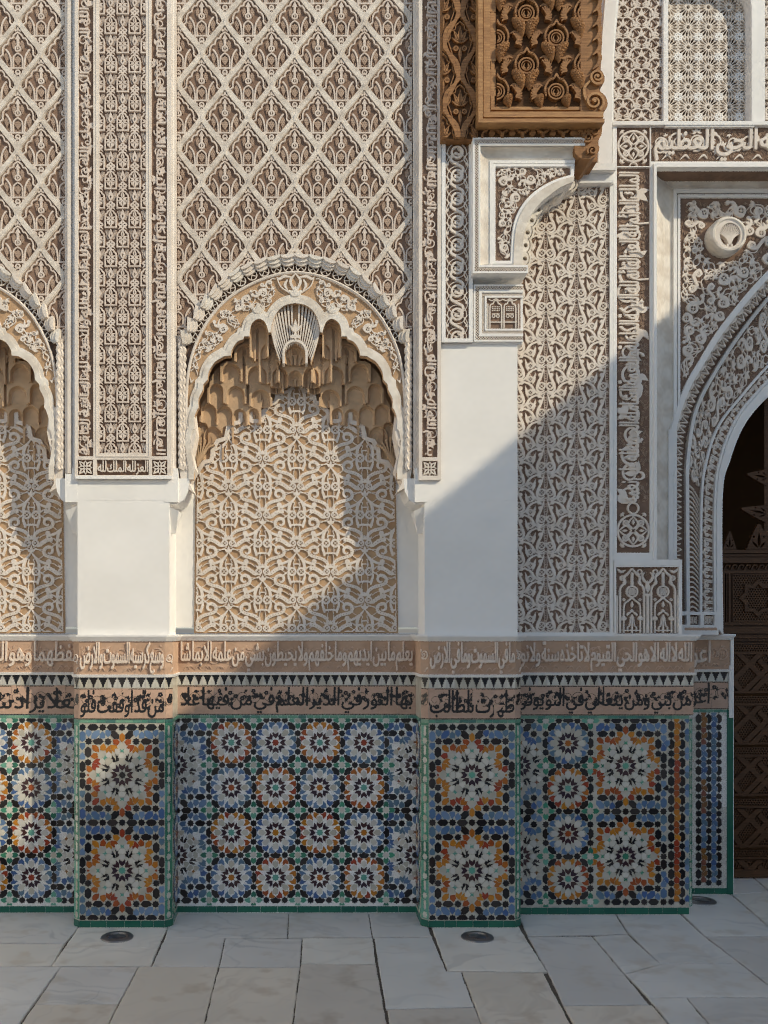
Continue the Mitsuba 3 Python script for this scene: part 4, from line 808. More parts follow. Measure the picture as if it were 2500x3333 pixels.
frieze(4, [(1.201, -0.03), (xr2, -0.03)], 1.203, xr2, 0.03, 'right', 'carved script frieze under the tall arabesque panel', 'black script tile band under the tall arabesque panel', 'g_right', 47)
frieze(5, [(2.19, -PF), (xr3, -PF)], 2.19, xr3 - 0.004, PF, 'far', 'short carved frieze with scalloped end beside the door', 'short black script tile band beside the door', 'far', 58, span=(0.30, 0.72))
# ------------------------------------------------------------------ the arched bays: lozenge wall, arch, honeycomb vault, back panel
CX = 962.0
def q2(*pts): return [(550 + x / 1.8433, 800 + y / 1.8433) for x, y in pts]
def sym(left):
    """a left half (from the foot up to the crown) completed by its mirror image"""
    l = [tuple(p) for p in left]
    return l + [(2 * CX - x, y) for x, y in l[::-1]][1 if abs(l[-1][0] - CX) < 1 else 0:]
P_SEB, P_ARCH = 0.205, 0.222
RIM = sym(spl(q2((97, 1330), (92, 1150), (84, 950), (80, 760), (84, 610), (118, 510), (180, 402), (262, 300), (352, 214), (455, 150), (560, 112), (665, 90), (759, 82)), 6))
BAND = sym(spl(q2((116, 1180), (104, 1000), (108, 850), (122, 735), (150, 625), (196, 520), (250, 430), (318, 352), (395, 290), (480, 240), (570, 200), (665, 173), (759, 162)), 6))
OPEN_L = q2((150, 1420), (150, 1330)) + list(spl(q2((150, 1330), (136, 1250), (128, 1175), (140, 1110)), 4)) + q2((152, 1100)) + list(spl(q2((152, 1100), (150, 1040), (168, 985)), 4)) + q2((178, 972)) \
    + list(spl(q2((178, 972), (178, 920), (205, 862)), 4)) + q2((207, 832), (232, 806)) + list(spl(q2((232, 806), (240, 755), (275, 700), (318, 672)), 4)) + q2((332, 664), (372, 660)) \
    + list(spl(q2((372, 660), (378, 625), (408, 580), (446, 562)), 4)) + q2((452, 545), (484, 545)) + list(spl(q2((484, 545), (486, 505), (500, 465), (538, 440), (572, 455), (590, 490), (598, 522)), 5)) \
    + q2((610, 520)) + list(spl(q2((610, 520), (618, 470), (645, 405), (695, 360), (759, 345)), 5))
OPENING = sym(OPEN_L)
EDGE_L = [(x, y) for x, y in OPEN_L]
opening = Polygon(OPENING).buffer(0)
rim_poly = Polygon(RIM + [(2 * CX - 604, 1560), (604, 1560)]).buffer(0)
band_poly = Polygon(BAND + [(2 * CX - 620, 1500), (620, 1500)]).buffer(0)

# one lozenge of the wall, top node at the origin, y downwards
def lozenge():
    rib = tap([(0, -3), (-17, 21), (-36, 45), (-54, 66), (-67, 82), (-74, 97), (-76, 113)], [15, 17, 18, 18, 19, 17], 4)
    ribs = both(rib)
    inner = tap([(0, -3), (-17, 21), (-36, 45), (-54, 66), (-67, 82), (-74, 97), (-76, 113)], [6, 8, 9, 9, 10, 7], 4)
    lobes = [(0, 33), (-6, 37), (-13, 43), (-17, 52), (-25, 54), (-31, 62), (-33, 71), (-42, 75), (-48, 84), (-50, 95), (-50, 106), (-60, 114)]
    cusp = both(st(lobes, 4.6, n=3)); cusp2 = both(st([(x * 1.13, y * 0.97 - 3) for x, y in lobes], 3.0, n=3))
    fleur = U(leaf((0, 30), (0, 10), 8), both(disc(-7.5, 27, 4.2, 3)))
    bar = rect(-44, 147, 44, 152)
    col = both(U(st([(-21, 163), (-21, 150), (-22, 128), (-26, 108), (-34, 94), (-38, 90)], 5.2, n=3), st([(-15, 151), (-15, 118), (-9, 107), (0, 101)], 4.4, n=3), rect(-26, 157, -14, 164)))
    eye = U(ring(0, 86, 11, 5), leaf((0, 80), (0, 92), 5)); stem = U(rect(-4, 48, 4, 78), Polygon([(0, 38), (9, 56), (4, 56), (4, 60), (-4, 60), (-4, 56), (-9, 56)]))
    pend = U(ring(0, 163, 9, 4.5), leaf((0, 163), (0, 168), 4), both(st([(-5, 171), (-12, 181), (-13, 190)], 4, n=3)), leaf((0, 174), (0, 204), 10))
    high = U(cusp, fleur, bar, col, eye, stem, pend)
    pods = U(leaf((0, 108), (0, 138), 24), both(U(leaf((-36, 94), (-36, 132), 17), leaf((-12, 56), (-15, 88), 13))))
    holes = [disc(x + (3.2 if r % 2 else 0), y, 1.35, 1) for r, y in enumerate(range(52, 140, 6)) for x in np.arange(-48, 49, 6.4)]
    pods = pods.difference(U(*holes))
    fans = [both(LineString([(-15 - 4 * math.cos(a), 172 - 6), (-19 - 15 * math.cos(a), 176 - 14 * math.sin(a))]).buffer(1.1, cap_style='flat')) for a in np.linspace(-1.1, 0.9, 6)]
    fans += [both(LineString([(-33 + 3 * math.cos(a), 140), (-34 + 11 * math.cos(a), 139 - 8 * math.sin(a))]).buffer(0.9, cap_style='flat')) for a in np.linspace(-0.6, 3.6, 6)]
    fans += [both(ring(-7, 143, 4.2, 1.8, 3))]
    return ribs, inner, U(cusp2, pods, *fans), high
LZ = lozenge()
def lozenge_mesh(cx, ty, region):
    ribs, inner, mid, high = [mv(g, cx, ty) for g in LZ]
    ext = rect(cx - 86, ty - 12, cx + 86, ty + 206)
    if not region.contains(ext): ribs, inner, mid, high = [g.intersection(region) for g in (ribs, inner, mid, high)]
    return [(n, M) for n, M in (('rib', Mesh().relief(ribs, P_SEB, 0.0165).relief(inner, P_SEB + 0.0162, 0.005)), ('lozenge', Mesh().relief(high, P_SEB, 0.0125)), ('lozenge_filling', Mesh().relief(mid.difference(high.buffer(0.3)), P_SEB, 0.0075))) if M.v]

# arch band: scroll work between the rim and the lobed edge
def arch_scrolls():
    left = band_poly.buffer(-7).difference(opening.buffer(34)).intersection(rect(540, 880, CX, 1440))
    b, t = scrollwork(left, 25, 46, 21, 1.1, 2.8)
    crown = U(tap([(CX, 893), (CX - 16, 915), (CX - 9, 938), (CX, 952)], [3, 9, 7, 3]), tap([(CX - 12, 905), (CX - 36, 902), (CX - 52, 910), (CX - 60, 906)], [4, 9, 8, 2]), tap([(CX - 26, 912), (CX - 34, 930), (CX - 24, 950)], [4, 9, 2]), st([(CX - 60, 906), (CX - 48, 935), (CX - 20, 955)], 3))
    clear = rect(CX - 66, 880, CX + 1, 965)
    b = U(b.difference(clear), crown); t = t.difference(clear)
    return both(b, CX), both(t, CX)

# cells of the honeycomb vault: (centre, top, half width, bottom) in the units of q2's sheet, for each tier from front to back
TIERS = [
 (0.185, 0.055, [(540, 452, 48, 652), (757, 572, 62, 690)]),
 (0.150, 0.055, [(452, 566, 56, 668), (600, 562, 54, 792), (690, 640, 40, 690)]),
 (0.118, 0.050, [(366, 672, 58, 782), (524, 688, 60, 796), (665, 700, 48, 812), (757, 716, 44, 800)]),
 (0.086, 0.045, [(270, 786, 44, 905), (390, 800, 56, 910), (545, 822, 60, 925), (640, 770, 36, 840)]),
 (0.056, 0.040, [(222, 905, 48, 1015), (318, 915, 50, 1030), (412, 935, 44, 1035), (500, 930, 36, 1030)]),
 (0.028, 0.026, [(180, 1010, 34, 1150), (244, 1038, 58, 1245), (330, 1035, 34, 1140)]),
]
def arch_line(cx, top, hw, bot, k=1.0):
    h = hw * 1.05
    a = [(cx - hw * k, bot), (cx - hw * k, top + h)] + [(cx + hw * k * math.cos(t), top + h - h * k * math.sin(t)) for t in np.linspace(math.pi, 0, 13)[1:-1]] + [(cx + hw * k, top + h), (cx + hw * k, bot)]
    return a
def cell(cx, top, hw, bot, p, depth):
    """a small niche with a rounded head and a ridge down its back"""
    M, rows = Mesh(), []
    for t in np.linspace(0, 1, 6):
        k = math.cos(t * math.pi / 2 * 0.93)
        pts = np.array(q2(*arch_line(cx, top + (1 - k) * hw * 0.25, hw, bot, k)))
        pp = p - depth * math.sin(t * math.pi / 2)
        rows.append(np.c_[X(pts[:, 0], P_ARCH), np.full(len(pts), -pp), Z(pts[:, 1], P_ARCH)])
    n = len(rows[0]); i, j = np.meshgrid(np.arange(5), np.arange(n - 1), indexing='ij')
    M.add(np.vstack(rows), np.stack([i * n + j, i * n + j + 1, (i + 1) * n + j + 1, (i + 1) * n + j], -1).reshape(-1, 4))
    # the ridge with its small foot
    w = hw * 0.11
    r = Polygon(q2((cx - w * 2.0, top + hw * 0.95), (cx - w, top + hw * 1.4), (cx - w, bot), (cx + w, bot), (cx + w, top + hw * 1.4), (cx + w * 2.0, top + hw * 0.95)))
    M.relief(AF.affine_transform(r, [1, 0, 0, 1, 0, 0]), P_ARCH, 0) if False else M.slab(flat(r, P_ARCH), -(p - depth * 0.72), -(p - depth * 1.05))
    return M
def vault():
    """(tier meshes, cell meshes)"""
    tiers, cells, k0 = [], [], opening.buffer(2)
    for p, dep, cs in TIERS:
        full = cs + [(2 * (CX - 550) * 1.8433 - c[0], *c[1:]) for c in cs if abs(c[0] - 757) > 6]
        face = unary_union([Polygon(q2((c[0] - c[2] - 10, 300), (c[0] - c[2] - 10, c[3]), (c[0] + c[2] + 10, c[3]), (c[0] + c[2] + 10, 300))) for c in full]).intersection(k0)
        holes = unary_union([Polygon(q2(*arch_line(*c[:3], c[3] + 30))) for c in full])
        tiers.append(Mesh().slab(flat(face.difference(holes), P_ARCH), -p, -(p - 0.040)))
        cells += [cell(*c, p - 0.002, dep) for c in full]
    return tiers, cells
# outline of the back panel under the vault
STEP_L = q2((160, 1420), (166, 1345), (205, 1290), (245, 1282), (250, 1262), (252, 1222), (285, 1165), (333, 1150), (336, 1135), (345, 1088), (395, 1056), (418, 1052), (420, 990), (432, 955), (460, 943), (490, 955), (502, 990), (503, 1044), (549, 1044), (556, 992), (610, 940), (632, 934), (640, 885), (690, 828), (722, 822), (726, 770), (740, 742), (759, 733))
STEP = sym(STEP_L)
BACK = Polygon(STEP + [(1296, 2062), (632, 2062)]).buffer(0)
def arabesque_motif():
    """the vase-and-eyes motif of the niche; centre of the eyes at the origin"""
    s = 1 / 4.608
    z = lambda *p: [(a * s, b * s) for a, b in p]
    eye = U(wheel(68 * s, 0, 67 * s, 30 * s, 2.4, 5))
    vase = U(tap(z((128, 30), (118, 90), (98, 150), (92, 195)), [5, 8, 9, 5]), tap(z((100, 165), (50, 150), (0, 148)), [7, 6, 6]))
    up = tap(z((118, -40), (112, -110), (86, -175), (40, -235), (2, -285)), [9.5, 10, 9, 6, 3])
    tie = U(rect(0, -122 * s, 42 * s, -104 * s), st(z((28, -60), (52, -112), (30, -180)), 2.4), leaf((38 * s, -112 * s), (52 * s, -70 * s), 5))
    fl = U(leaf(z((0, -285))[0], z((0, -392))[0], 9), leaf(z((0, -285))[0], z((62, -345))[0], 9))
    arm = U(tap(z((18, -262), (70, -205), (140, -150), (225, -118), (282, -100)), [3, 6.5, 8, 9, 3]), disc(262 * s, -150 * s, 8.2, 4), tap(z((262, -118), (268, -80), (262, -50)), [8, 6, 1.5]))
    scroll = tap(z((30, 335), (78, 268), (150, 228), (238, 205), (300, 178), (322, 130), (300, 78), (245, 55), (200, 80), (196, 130), (232, 158), (262, 140)), [8, 10.5, 10.5, 10.5, 10.5, 10.5, 10.5, 10, 9, 8, 6, 4], 4)
    dots = [disc(x * s, y * s, 1.5, 1) for x, y in ((85, 264), (120, 243), (155, 227), (195, 217), (235, 205), (275, 190), (303, 160), (310, 125), (296, 92), (265, 70), (232, 72), (68, 290), (52, 312))]
    scroll = scroll.difference(U(*dots))
    crown = Polygon(z((0, 300), (28, 345), (50, 290), (72, 345), (112, 318), (92, 372), (0, 372)))
    eye2 = U(wheel(58 * s, -425 * s, 54 * s, 22 * s, 2.0, 4))
    wing = tap(z((80, -385), (128, -395), (190, -440), (250, -470), (318, -482)), [8, 10.5, 10.5, 10.5, 13], 4).difference(U(*[disc(x * s, y * s, 1.5, 1) for x, y in ((130, -397), (165, -422), (200, -446), (238, -464), (275, -474))]))
    thin = U(st(z((112, 350), (200, 300), (290, 330), (392, 408)), 2.3), st(z((130, 0), (190, 40), (215, 80)), 2.3), st(z((330, 130), (400, 100), (480, 60)), 2.3), st(z((40, 370), (40, 430)), 2.4), st(z((40, -500), (38, -560)), 2.4),
             st(z((120, -40), (200, -80), (300, -60), (390, 0)), 2.3), st(z((262, -50), (180, 10), (128, 40)), 2.3), st(z((310, 170), (390, 230), (480, 240)), 2.3), st(z((60, -330), (160, -330), (300, -360), (400, -440)), 2.3), st(z((30, 150), (46, 230), (30, 330)), 2.2), st(z((48, 60), (48, 150)), 2.2))
    return both(U(eye, vase, up, tie, fl, arm, scroll, crown, eye2, wing, thin))
ARAB = arabesque_motif()
def bracket_mesh(side):
    """the stepped corbel that carries the arch foot; side -1 left, 1 right of the niche"""
    M = Mesh(); x = lambda a: side * a
    def pr(pts, y0, y1): M.slab(Polygon([(x(a), z) for a, z in pts]).buffer(0), y0, y1)
    pr([(0.70, 2.40), (0.575, 2.40), (0.575, 2.375), (0.582, 2.33), (0.605, 2.285), (0.640, 2.262), (0.70, 2.262)], -0.235, 0.0)
    pr([(0.70, 2.42), (0.632, 2.42), (0.632, 2.27), (0.70, 2.27)], -0.262, 0.0)
    v = np.array([[0.72, -0.12, 2.262], [0.72, -0.26, 2.262], [0.63, -0.12, 2.225], [0.63, -0.245, 2.225], [0.655, -0.18, 2.11], [0.72, -0.19, 2.11], [0.72, -0.1, 2.11]]); v[:, 0] *= side
    M.add(v, [[1, 3, 4], [1, 4, 5], [3, 2, 4]]).add(v, [[2, 0, 6], [2, 6, 4], [4, 6, 5]]).add(v, [[0, 2, 3], [0, 3, 1]])
    return M
SHEET_Y = lambda p: -p
bay_parts = []
def part(name, mesh, bsdf, label=None): bay_parts.append((name, mesh, bsdf, label))
# --- lozenge wall
seb_region = rect(578, -60, 1340, 1330).difference(rim_poly.buffer(4))
loz = []
PW, PH = 151.2, 105.0
for r in range(-2, 14):
    ty = 496 - 105 * 6 + r * PH + 0.0
    for c in range(-4, 5):
        cx = 959.5 + (c + (0.5 if r % 2 == 0 else 0.0)) * PW
        if cx < 578 - 80 or cx > 1340 + 80 or ty > 1330: continue
        g = rect(cx - 80, ty - 5, cx + 80, ty + 205).intersection(seb_region)
        if g.area < 900: continue
        loz += lozenge_mesh(cx, ty, seb_region)
loz_back = Mesh().slab(flat(rect(560, -420, 1366, 1400).difference(Polygon(BAND + [(2 * CX - 620, 1600), (620, 1600)]).buffer(-6)), P_SEB), -P_SEB, -P_SEB + 0.06)
loz_side = Mesh()
for x0, x1, h in ((556, 566, 0.055), (566, 576, 0.036), (1366, 1354, 0.055), (1354, 1343, 0.036)): loz_side.relief(rect(x0, -420, x1, 1545), P_SEB, h)
# --- arch
face = band_poly.union(rect(600, 1330, 2 * CX - 600, 1560)).difference(opening).difference(rect(660, 1400, 1264, 1600))
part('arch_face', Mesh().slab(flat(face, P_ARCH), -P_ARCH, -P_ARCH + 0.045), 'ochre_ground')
sb, sth = arch_scrolls()
part('arch_scrolls', Mesh().relief(sb, P_ARCH, 0.014).relief(sth.difference(sb), P_ARCH, 0.008), 'pale_stucco')
prof = [(-5, 0.0), (-4, 0.012), (0, 0.016), (4, 0.012), (5, 0.0)]
part('arch_fillet', Mesh().sweep(BAND, prof, P_ARCH), 'pale_stucco')
lip = opening.buffer(27, join_style='mitre', mitre_limit=2.5).difference(opening).intersection(face.buffer(1))
lip2 = opening.buffer(17, join_style='mitre', mitre_limit=2.5).difference(opening).intersection(face.buffer(1))
part('lobed_edge', Mesh().relief(lip, P_ARCH, 0.012).relief(lip2, P_ARCH + 0.0118, 0.008), 'old_plaster')
trefs = U(*[mv(flower(17), x, y) for x, y in q2((759, 305), (535, 405))], mir(mv(flower(17), *q2((535, 405))[0]), CX))
part('lobed_edge', Mesh().relief(trefs.buffer(4), P_ARCH, 0.012).relief(trefs, P_ARCH + 0.012, 0.006), 'old_plaster')
# rim of small lobes: each scallop is a piece of its own
rp = resample(RIM, 400); bp = resample(BAND, 400)
rl = LineString(RIM).length; NS = 40
for i in range(NS):
    a, b = rp[int(i / NS * 399)], rp[int((i + 1) / NS * 399)]
    if min(a[1], b[1]) > 1090: continue
    t = (i + 0.5) / NS; m_ = rp[int(t * 399)]; inw = bp[int(t * 399)] - m_; inw = inw / np.linalg.norm(inw)
    w = np.linalg.norm(b - a) * 0.5; M = Mesh()
    ang = math.degrees(math.atan2(inw[1], inw[0]))
    def lobe(r0, r1, dx): return mv(U(Polygon([(dx - 2, -w), (dx - 2, w), (dx + r0, w * 0.98), *[(dx + r0 + r1 * math.sin(q), w * math.cos(q)) for q in np.linspace(0.1, math.pi - 0.1, 7)], (dx + r0, -w * 0.98)])), m_[0], m_[1], 1.0, ang)
    M.relief(lobe(1, w * 0.40, -7), P_ARCH, 0.044).relief(lobe(6, w * 0.55, -4), P_ARCH, 0.031).relief(lobe(12, w * 0.62, -2), P_ARCH, 0.020)
    c = mv(U(wheel(25, 0, w * 0.78, 2.2, 1.8, 3), both(AF.rotate(leaf((0, -3), (0, 6), 3), 0)) if False else disc(25, 0, 1.6, 2)), m_[0], m_[1], 1.0, ang)
    M.relief(c, P_ARCH, 0.010)
    part('rim_scallop', M, 'pale_stucco' if i % 3 else 'old_plaster')
for s in (-1, 1):
    line = [(x if s < 0 else 2 * CX - x, y) for x, y in spl([(594 + (3 if k % 2 else -2), 1105 + 12.5 * k) for k in range(35)], 3)]
    part('rim_foot_moulding', Mesh().sweep(line, [(-12, 0), (-11, 0.03), (-5, 0.036), (1, 0.022), (4, 0.026), (9, 0.014), (11, 0)][::s], P_ARCH), 'pale_stucco')
# --- the shell over the crown
shell_area = Polygon(q2((664, 700), (612, 520), (622, 465), (650, 405), (698, 362), (759, 345), (820, 362), (868, 405), (896, 465), (906, 520), (854, 700), (836, 640), (800, 590), (759, 574), (716, 590), (682, 640)))
part('shell', Mesh().slab(flat(shell_area, P_ARCH), -0.180, -0.150), 'ochre_plaster')
M = Mesh()
for i in range(21):
    t = (i / 20.0) * 2 - 1; tip = q2((759 + 142 * math.sin(t * 1.62), 505 - 152 * math.cos(t * 1.62)))[0]; foot = q2((759 + 92 * (abs(t) ** 0.8) * (1 if t > 0 else -1), 596 + 98 * abs(t) ** 1.3))[0]
    mid = ((tip[0] * 0.45 + foot[0] * 0.55) + 3 * t, tip[1] * 0.45 + foot[1] * 0.55)
    if abs(t) < 0.06: continue
    M.relief(tap([foot, mid, tip], [2.6, 4.6, 6.8], 4), 0.176, 0.034)
part('shell_ribs', M, 'pale_stucco')
part('shell_rim', Mesh().slab(flat(Polygon(q2(*arch_line(757, 560, 76, 705))).difference(Polygon(q2(*arch_line(757, 574, 62, 712)))), P_ARCH), -0.222, -0.15).slab(flat(U(leaf(*q2((759, 565), (759, 510)), 13), leaf(*q2((759, 515), (759, 440)), 15), leaf(*q2((759, 520), (725, 475)), 9), leaf(*q2((759, 520), (793, 475)), 9), both(disc(*q2((742, 545))[0], 6), CX)), P_ARCH), -0.226, -0.18), 'pale_stucco')
# --- the vault
tv, cv = vault()
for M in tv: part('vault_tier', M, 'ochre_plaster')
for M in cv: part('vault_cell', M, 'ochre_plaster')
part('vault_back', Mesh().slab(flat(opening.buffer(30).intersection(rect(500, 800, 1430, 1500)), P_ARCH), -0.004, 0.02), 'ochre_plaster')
for s in (-1, 1):
    fan = U(*[tap([(CX + s * (-318), 1520), (CX + s * (-322 + k * 7), 1475 - k * 2), (CX + s * (-338 + k * 15), 1425 + abs(k - 2) * 8)], [2.5, 4, 6], 4) for k in range(6)])
    part('corner_shell', Mesh().relief(fan, 0.03, 0.03), 'ochre_plaster')
# --- back panel
inner = BACK.buffer(-3)
part('back_panel', Mesh().relief(BACK, 0.002, 0.006), 'ochre_ground')
sheet = 0.008
mo = []
for i in range(-3, 4):
    for j in range(-4, 5):
        for ox, oy in ((0, 0), (110.6, 92.2)):
            cx, cy = 744.5 + 221.3 * i + ox, 1860.6 + 184.4 * j + oy
            if cx < 560 or cx > 1370 or cy < 1150 or cy > 2180: continue
            mo.append(mv(ARAB, cx, cy))
part('back_relief', Mesh().relief(U(*mo).buffer(0).intersection(inner.buffer(-2)), sheet, 0.010), 'pale_stucco')
edge = BACK.difference(BACK.buffer(-13, quad_segs=3, join_style='round')).intersection(rect(640, 1100, 1284, 1545).union(rect(632, 1100, 1292, 1520)))
part('back_outline', Mesh().relief(edge, sheet, 0.020), 'pale_stucco')
part('small_flame', Mesh().relief(U(*[leaf(*q2((x, y), (x, y - 62)), 15) for x, y in ((460, 1030), (759, 815))], leaf(*[(2 * CX - a, b) for a, b in q2((460, 1030), (460, 968))], 15)), sheet, 0.014), 'pale_stucco')
# --- corbels and the carved feet of the arch
for s in (-1, 1):
    part('corbel', bracket_mesh(s), 'white_plaster')
    u = lambda x: CX + s * (962 - x) * -1
    mx = lambda pts: [(x if s < 0 else 2 * CX - x, y) for x, y in pts]
    foot = Polygon(mx(q2((60, 1330), (75, 1080), (92, 960), (150, 990), (165, 1120), (140, 1250), (160, 1340), (120, 1420), (150, 1480), (80, 1440))))
    part('arch_foot', Mesh().slab(flat(foot, P_ARCH), -P_ARCH - 0.012, -0.08), 'pale_stucco')
    curl = U(*[AF.translate(spiral(0, 0, r, 1, 1.2, 2, 5, 3), *(mx(q2((x, y)))[0])) for x, y, r in ((118, 1180, 16), (112, 1262, 13), (120, 1330, 10))])
    part('arch_foot_curls', Mesh().relief(curl, P_ARCH + 0.011, 0.008), 'pale_stucco')
def shifted(mesh, dx):
    v, f = mesh.arrays()
    v = v + np.array([dx, 0, 0])
    keep = (v[f][:, :, 0].max(1) > -1.80) if dx else np.ones(len(f), bool)
    f = f[keep]
    if not len(f): return None
    use, inv = np.unique(f, return_inverse=True)
    M = Mesh(); M.add(v[use], inv.reshape(-1, 3)); return M
for dx, n in ((0.0, 0), (BAYC, 1)):
    k = 'lozenge_wall' if n == 0 else 'lozenge_wall_001'
    tag(k, ('wide wall of carved stucco lozenges above the middle niche', 'narrow strip of carved stucco lozenges at the left picture edge')[n], 'carved wall', 'lozenge walls')
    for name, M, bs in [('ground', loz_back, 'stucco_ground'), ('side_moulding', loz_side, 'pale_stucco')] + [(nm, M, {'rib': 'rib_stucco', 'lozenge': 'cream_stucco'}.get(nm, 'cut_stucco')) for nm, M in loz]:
        M = shifted(M, dx)
        if M is not None: put(f'{k}__{name}', M, bs)
    k = 'arched_niche' if n == 0 else 'arched_niche_001'
    tag(k, ('arched niche with a honeycomb vault and a scalloped rim, in the middle', 'cut off arched niche at the left picture edge')[n], 'niche', 'arched niches')
    for name, M, bs, lab in bay_parts:
        M = shifted(M, dx)
        if M is not None: put(f'{k}__{name}', M, bs)
# the shafts of the two pillars and the blocks that carry the arch feet
for n, (xl, xr) in enumerate(((-1.168, -0.678), (0.684, 1.180))):
    k = 'pillar_shaft' if n == 0 else 'pillar_shaft_001'
    tag(k, ('smooth white pillar shaft between the two niches', 'wide white pillar shaft crossed by the edge of the long shadow')[n], 'pillar', 'white pillar shafts')
    m = Mesh().box(xl, xr, -0.258, 0.0, ZL, 2.28)
    put(k, m, 'white_plaster', plain=True)
    m = Mesh().box(xl - (0.03 if n == 0 else 0.052), xr + (0.045 if n == 0 else 0.0), -0.2595, 0.0, 2.28, 2.45); put(k + '__impost', m, 'white_plaster')
    if n == 0: m = Mesh().box(xl - 0.03, xr + 0.02, -0.250, 0.0, 2.45, ZT)
    else: m = Mesh().box(xl - 0.02, xr, -0.2545, 0.0, 2.45, 3.17).box(xl - 0.02, 0.80, -0.250, 0.0, 3.1, ZT)
    put(k + '__upper_body', m, 'white_plaster')
# ------------------------------------------------------------------ carved upper pilasters
def P3(u, v, p): return (X(u, p), -p, Z(v, p))
def vband(x0, x1, y0, y1, key, seed, flip=False, tall=1.35, fat=0.7):
    """writing that climbs an upright band, and the scroll work under it"""
    W, L = x1 - x0, y1 - y0
    n = max(1, round(L / (W * 26))); g = []
    for i in range(n): g.append(script(key, i * L / n + 4, 3, (i + 1) * L / n - 4, W - 3, tall, fat))
    g = U(*g)
    rnd = random.Random(seed); lo = []
    for i in range(int(L / (W * 0.62))):
        y = (i + 0.5) * W * 0.62
        lo.append(spiral(y, W * rnd.uniform(0.3, 0.55), W * 0.34, rnd.choice((-1, 1)), 1.1, rnd.uniform(0, 6), W * 0.085, W * 0.05)); lo.append(trefoil(y + rnd.uniform(-10, 10), W * rnd.uniform(0.25, 0.75), W / 42, rnd.uniform(0, 360)))
    lo = U(*lo).intersection(rect(0, 1, L, W - 1))
    turn = (lambda q: AF.affine_transform(q, [0, -1, 1, 0, x1, y0])) if not flip else (lambda q: AF.affine_transform(q, [0, 1, -1, 0, x0, y1]))
    return turn(g), turn(lo)
def cartouche():
    o = Polygon([(-20, 0), (-20, -40), (-18, -47), (-13, -50), (-11, -56), (-5, -58), (0, -64), (5, -58), (11, -56), (13, -50), (18, -47), (20, -40), (20, 0)])
    i = o.buffer(-4.6, join_style='mitre')
    petal = U(leaf((0, -33), (0, -57), 12), leaf((0, -29), (0, -4), 17), both(U(leaf((0, -31), (16, -37), 6), leaf((0, -31), (16, -25), 6), leaf((4, -12), (13, -24), 7))))
    slit = U(leaf((0, -36), (0, -52), 2.6), leaf((0, -25), (0, -7), 2.6), AF.rotate(rect(-1.8, -32.8, 1.8, -29.2), 45))
    flame = Polygon(np.vstack([spl([(0, 0), (6, 14), (8, 24), (3, 34), (0, 37)], 3), spl([(0, 37), (-3, 34), (-8, 24), (-6, 14), (0, 0)], 3)[1:-1]])).buffer(0).difference(leaf((0, 18), (0, 31), 5))
    quat = U(*[disc(a, 51 + b, 7.2, 3) for a, b in ((-7.5, 0), (7.5, 0), (0, -6.5), (0, 6.5))]).difference(U(*[leaf((a * 0.25, 51 + b * 0.25), (a, 51 + b), 4) for a, b in ((-11, 0), (11, 0), (0, -10), (0, 10))]))
    hook = both(tap([(2, 58), (9, 61), (14, 66)], [3, 4, 1.5], 3))
    return U(o.difference(i), petal.difference(slit)), U(flame, quat, hook), both(U(*[st([(10 + 2.6 * k, 2 + k), (8 + 2.2 * k, 14 + 2 * k), (5 + 2.2 * k, 34)], 1.3, n=3) for k in range(4)]))
CART = cartouche()
def rosette_square(x0, y0, x1, y1):
    cx, cy, s = (x0 + x1) / 2, (y0 + y1) / 2, (x1 - x0) / 2
    g = U(*[mv(leaf((0, 0), (0, -s * 1.2), s * 0.62), cx, cy, 1, a) for a in (45, 135, 225, 315)], *[mv(leaf((0, 0), (0, -s * 0.95), s * 0.5), cx, cy, 1, a) for a in (0, 90, 180, 270)])
    h = U(*[mv(leaf((0, -s * 0.3), (0, -s * 0.95), s * 0.2), cx, cy, 1, a) for a in (45, 135, 225, 315)], *[mv(leaf((0, -s * 0.18), (0, -s * 0.8), s * 0.22), cx, cy, 1, a) for a in (0, 90, 180, 270)], rect(cx - s * 0.13, cy - s * 0.13, cx + s * 0.13, cy + s * 0.13))
    return g.difference(h).intersection(rect(x0 + 1, y0 + 1, x1 - 1, y1 - 1))
PG, PFR = 0.262, 0.281
k = 'carved_pilaster'
tag(k, 'tall carved stucco pilaster between the two arched niches', 'pilaster', 'carved pilasters')
outer = rect(246, -420, 560, 1559)
wells = [rect(257, -420, 306, 1487), rect(325, -420, 477, 1477), rect(494, -420, 545, 1487), rect(255, 1498, 305, 1548), rect(317, 1498, 486, 1548), rect(496, 1498, 546, 1548)]
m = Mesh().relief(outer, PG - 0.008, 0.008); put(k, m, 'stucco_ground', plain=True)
put(k + '__frame', Mesh().relief(outer.difference(U(*wells)), PG, PFR - PG), 'pale_stucco')
put(k + '__fillet', Mesh().relief(U(rect(313, -420, 316, 1484), rect(484.5, -420, 487.5, 1484), rect(313, 1484, 487.5, 1487)), PFR - 0.0002, 0.004), 'pale_stucco')
for (x0, x1), key, sd, fl in (((257, 306), 'b1', 3, True), ((494, 545), 'b2', 4, False)):
    g, lo = vband(x0, x1, -60, 1486, key, sd, fl)
    put(k + '__script_band', Mesh().relief(g, PG, 0.016), 'cream_stucco'); put(k + '__script_scrolls', Mesh().relief(lo.difference(g), PG, 0.009), 'cream_stucco')
well = wells[1]
for r in range(-1, 25):
    y = 242 + 63 * (r - 4)
    for c in (-1, 0, 1) if r % 2 else (-0.5, 0.5):
        x = 401 + 78 * c
        hi, mid, fine = [mv(q, x, y).intersection(well) for q in CART]
        if hi.is_empty and mid.is_empty: continue
        put(k + '__cartouche', Mesh().relief(hi, PG, 0.017).relief(mid, PG, 0.014).relief(fine, PG, 0.007), 'cream_stucco')
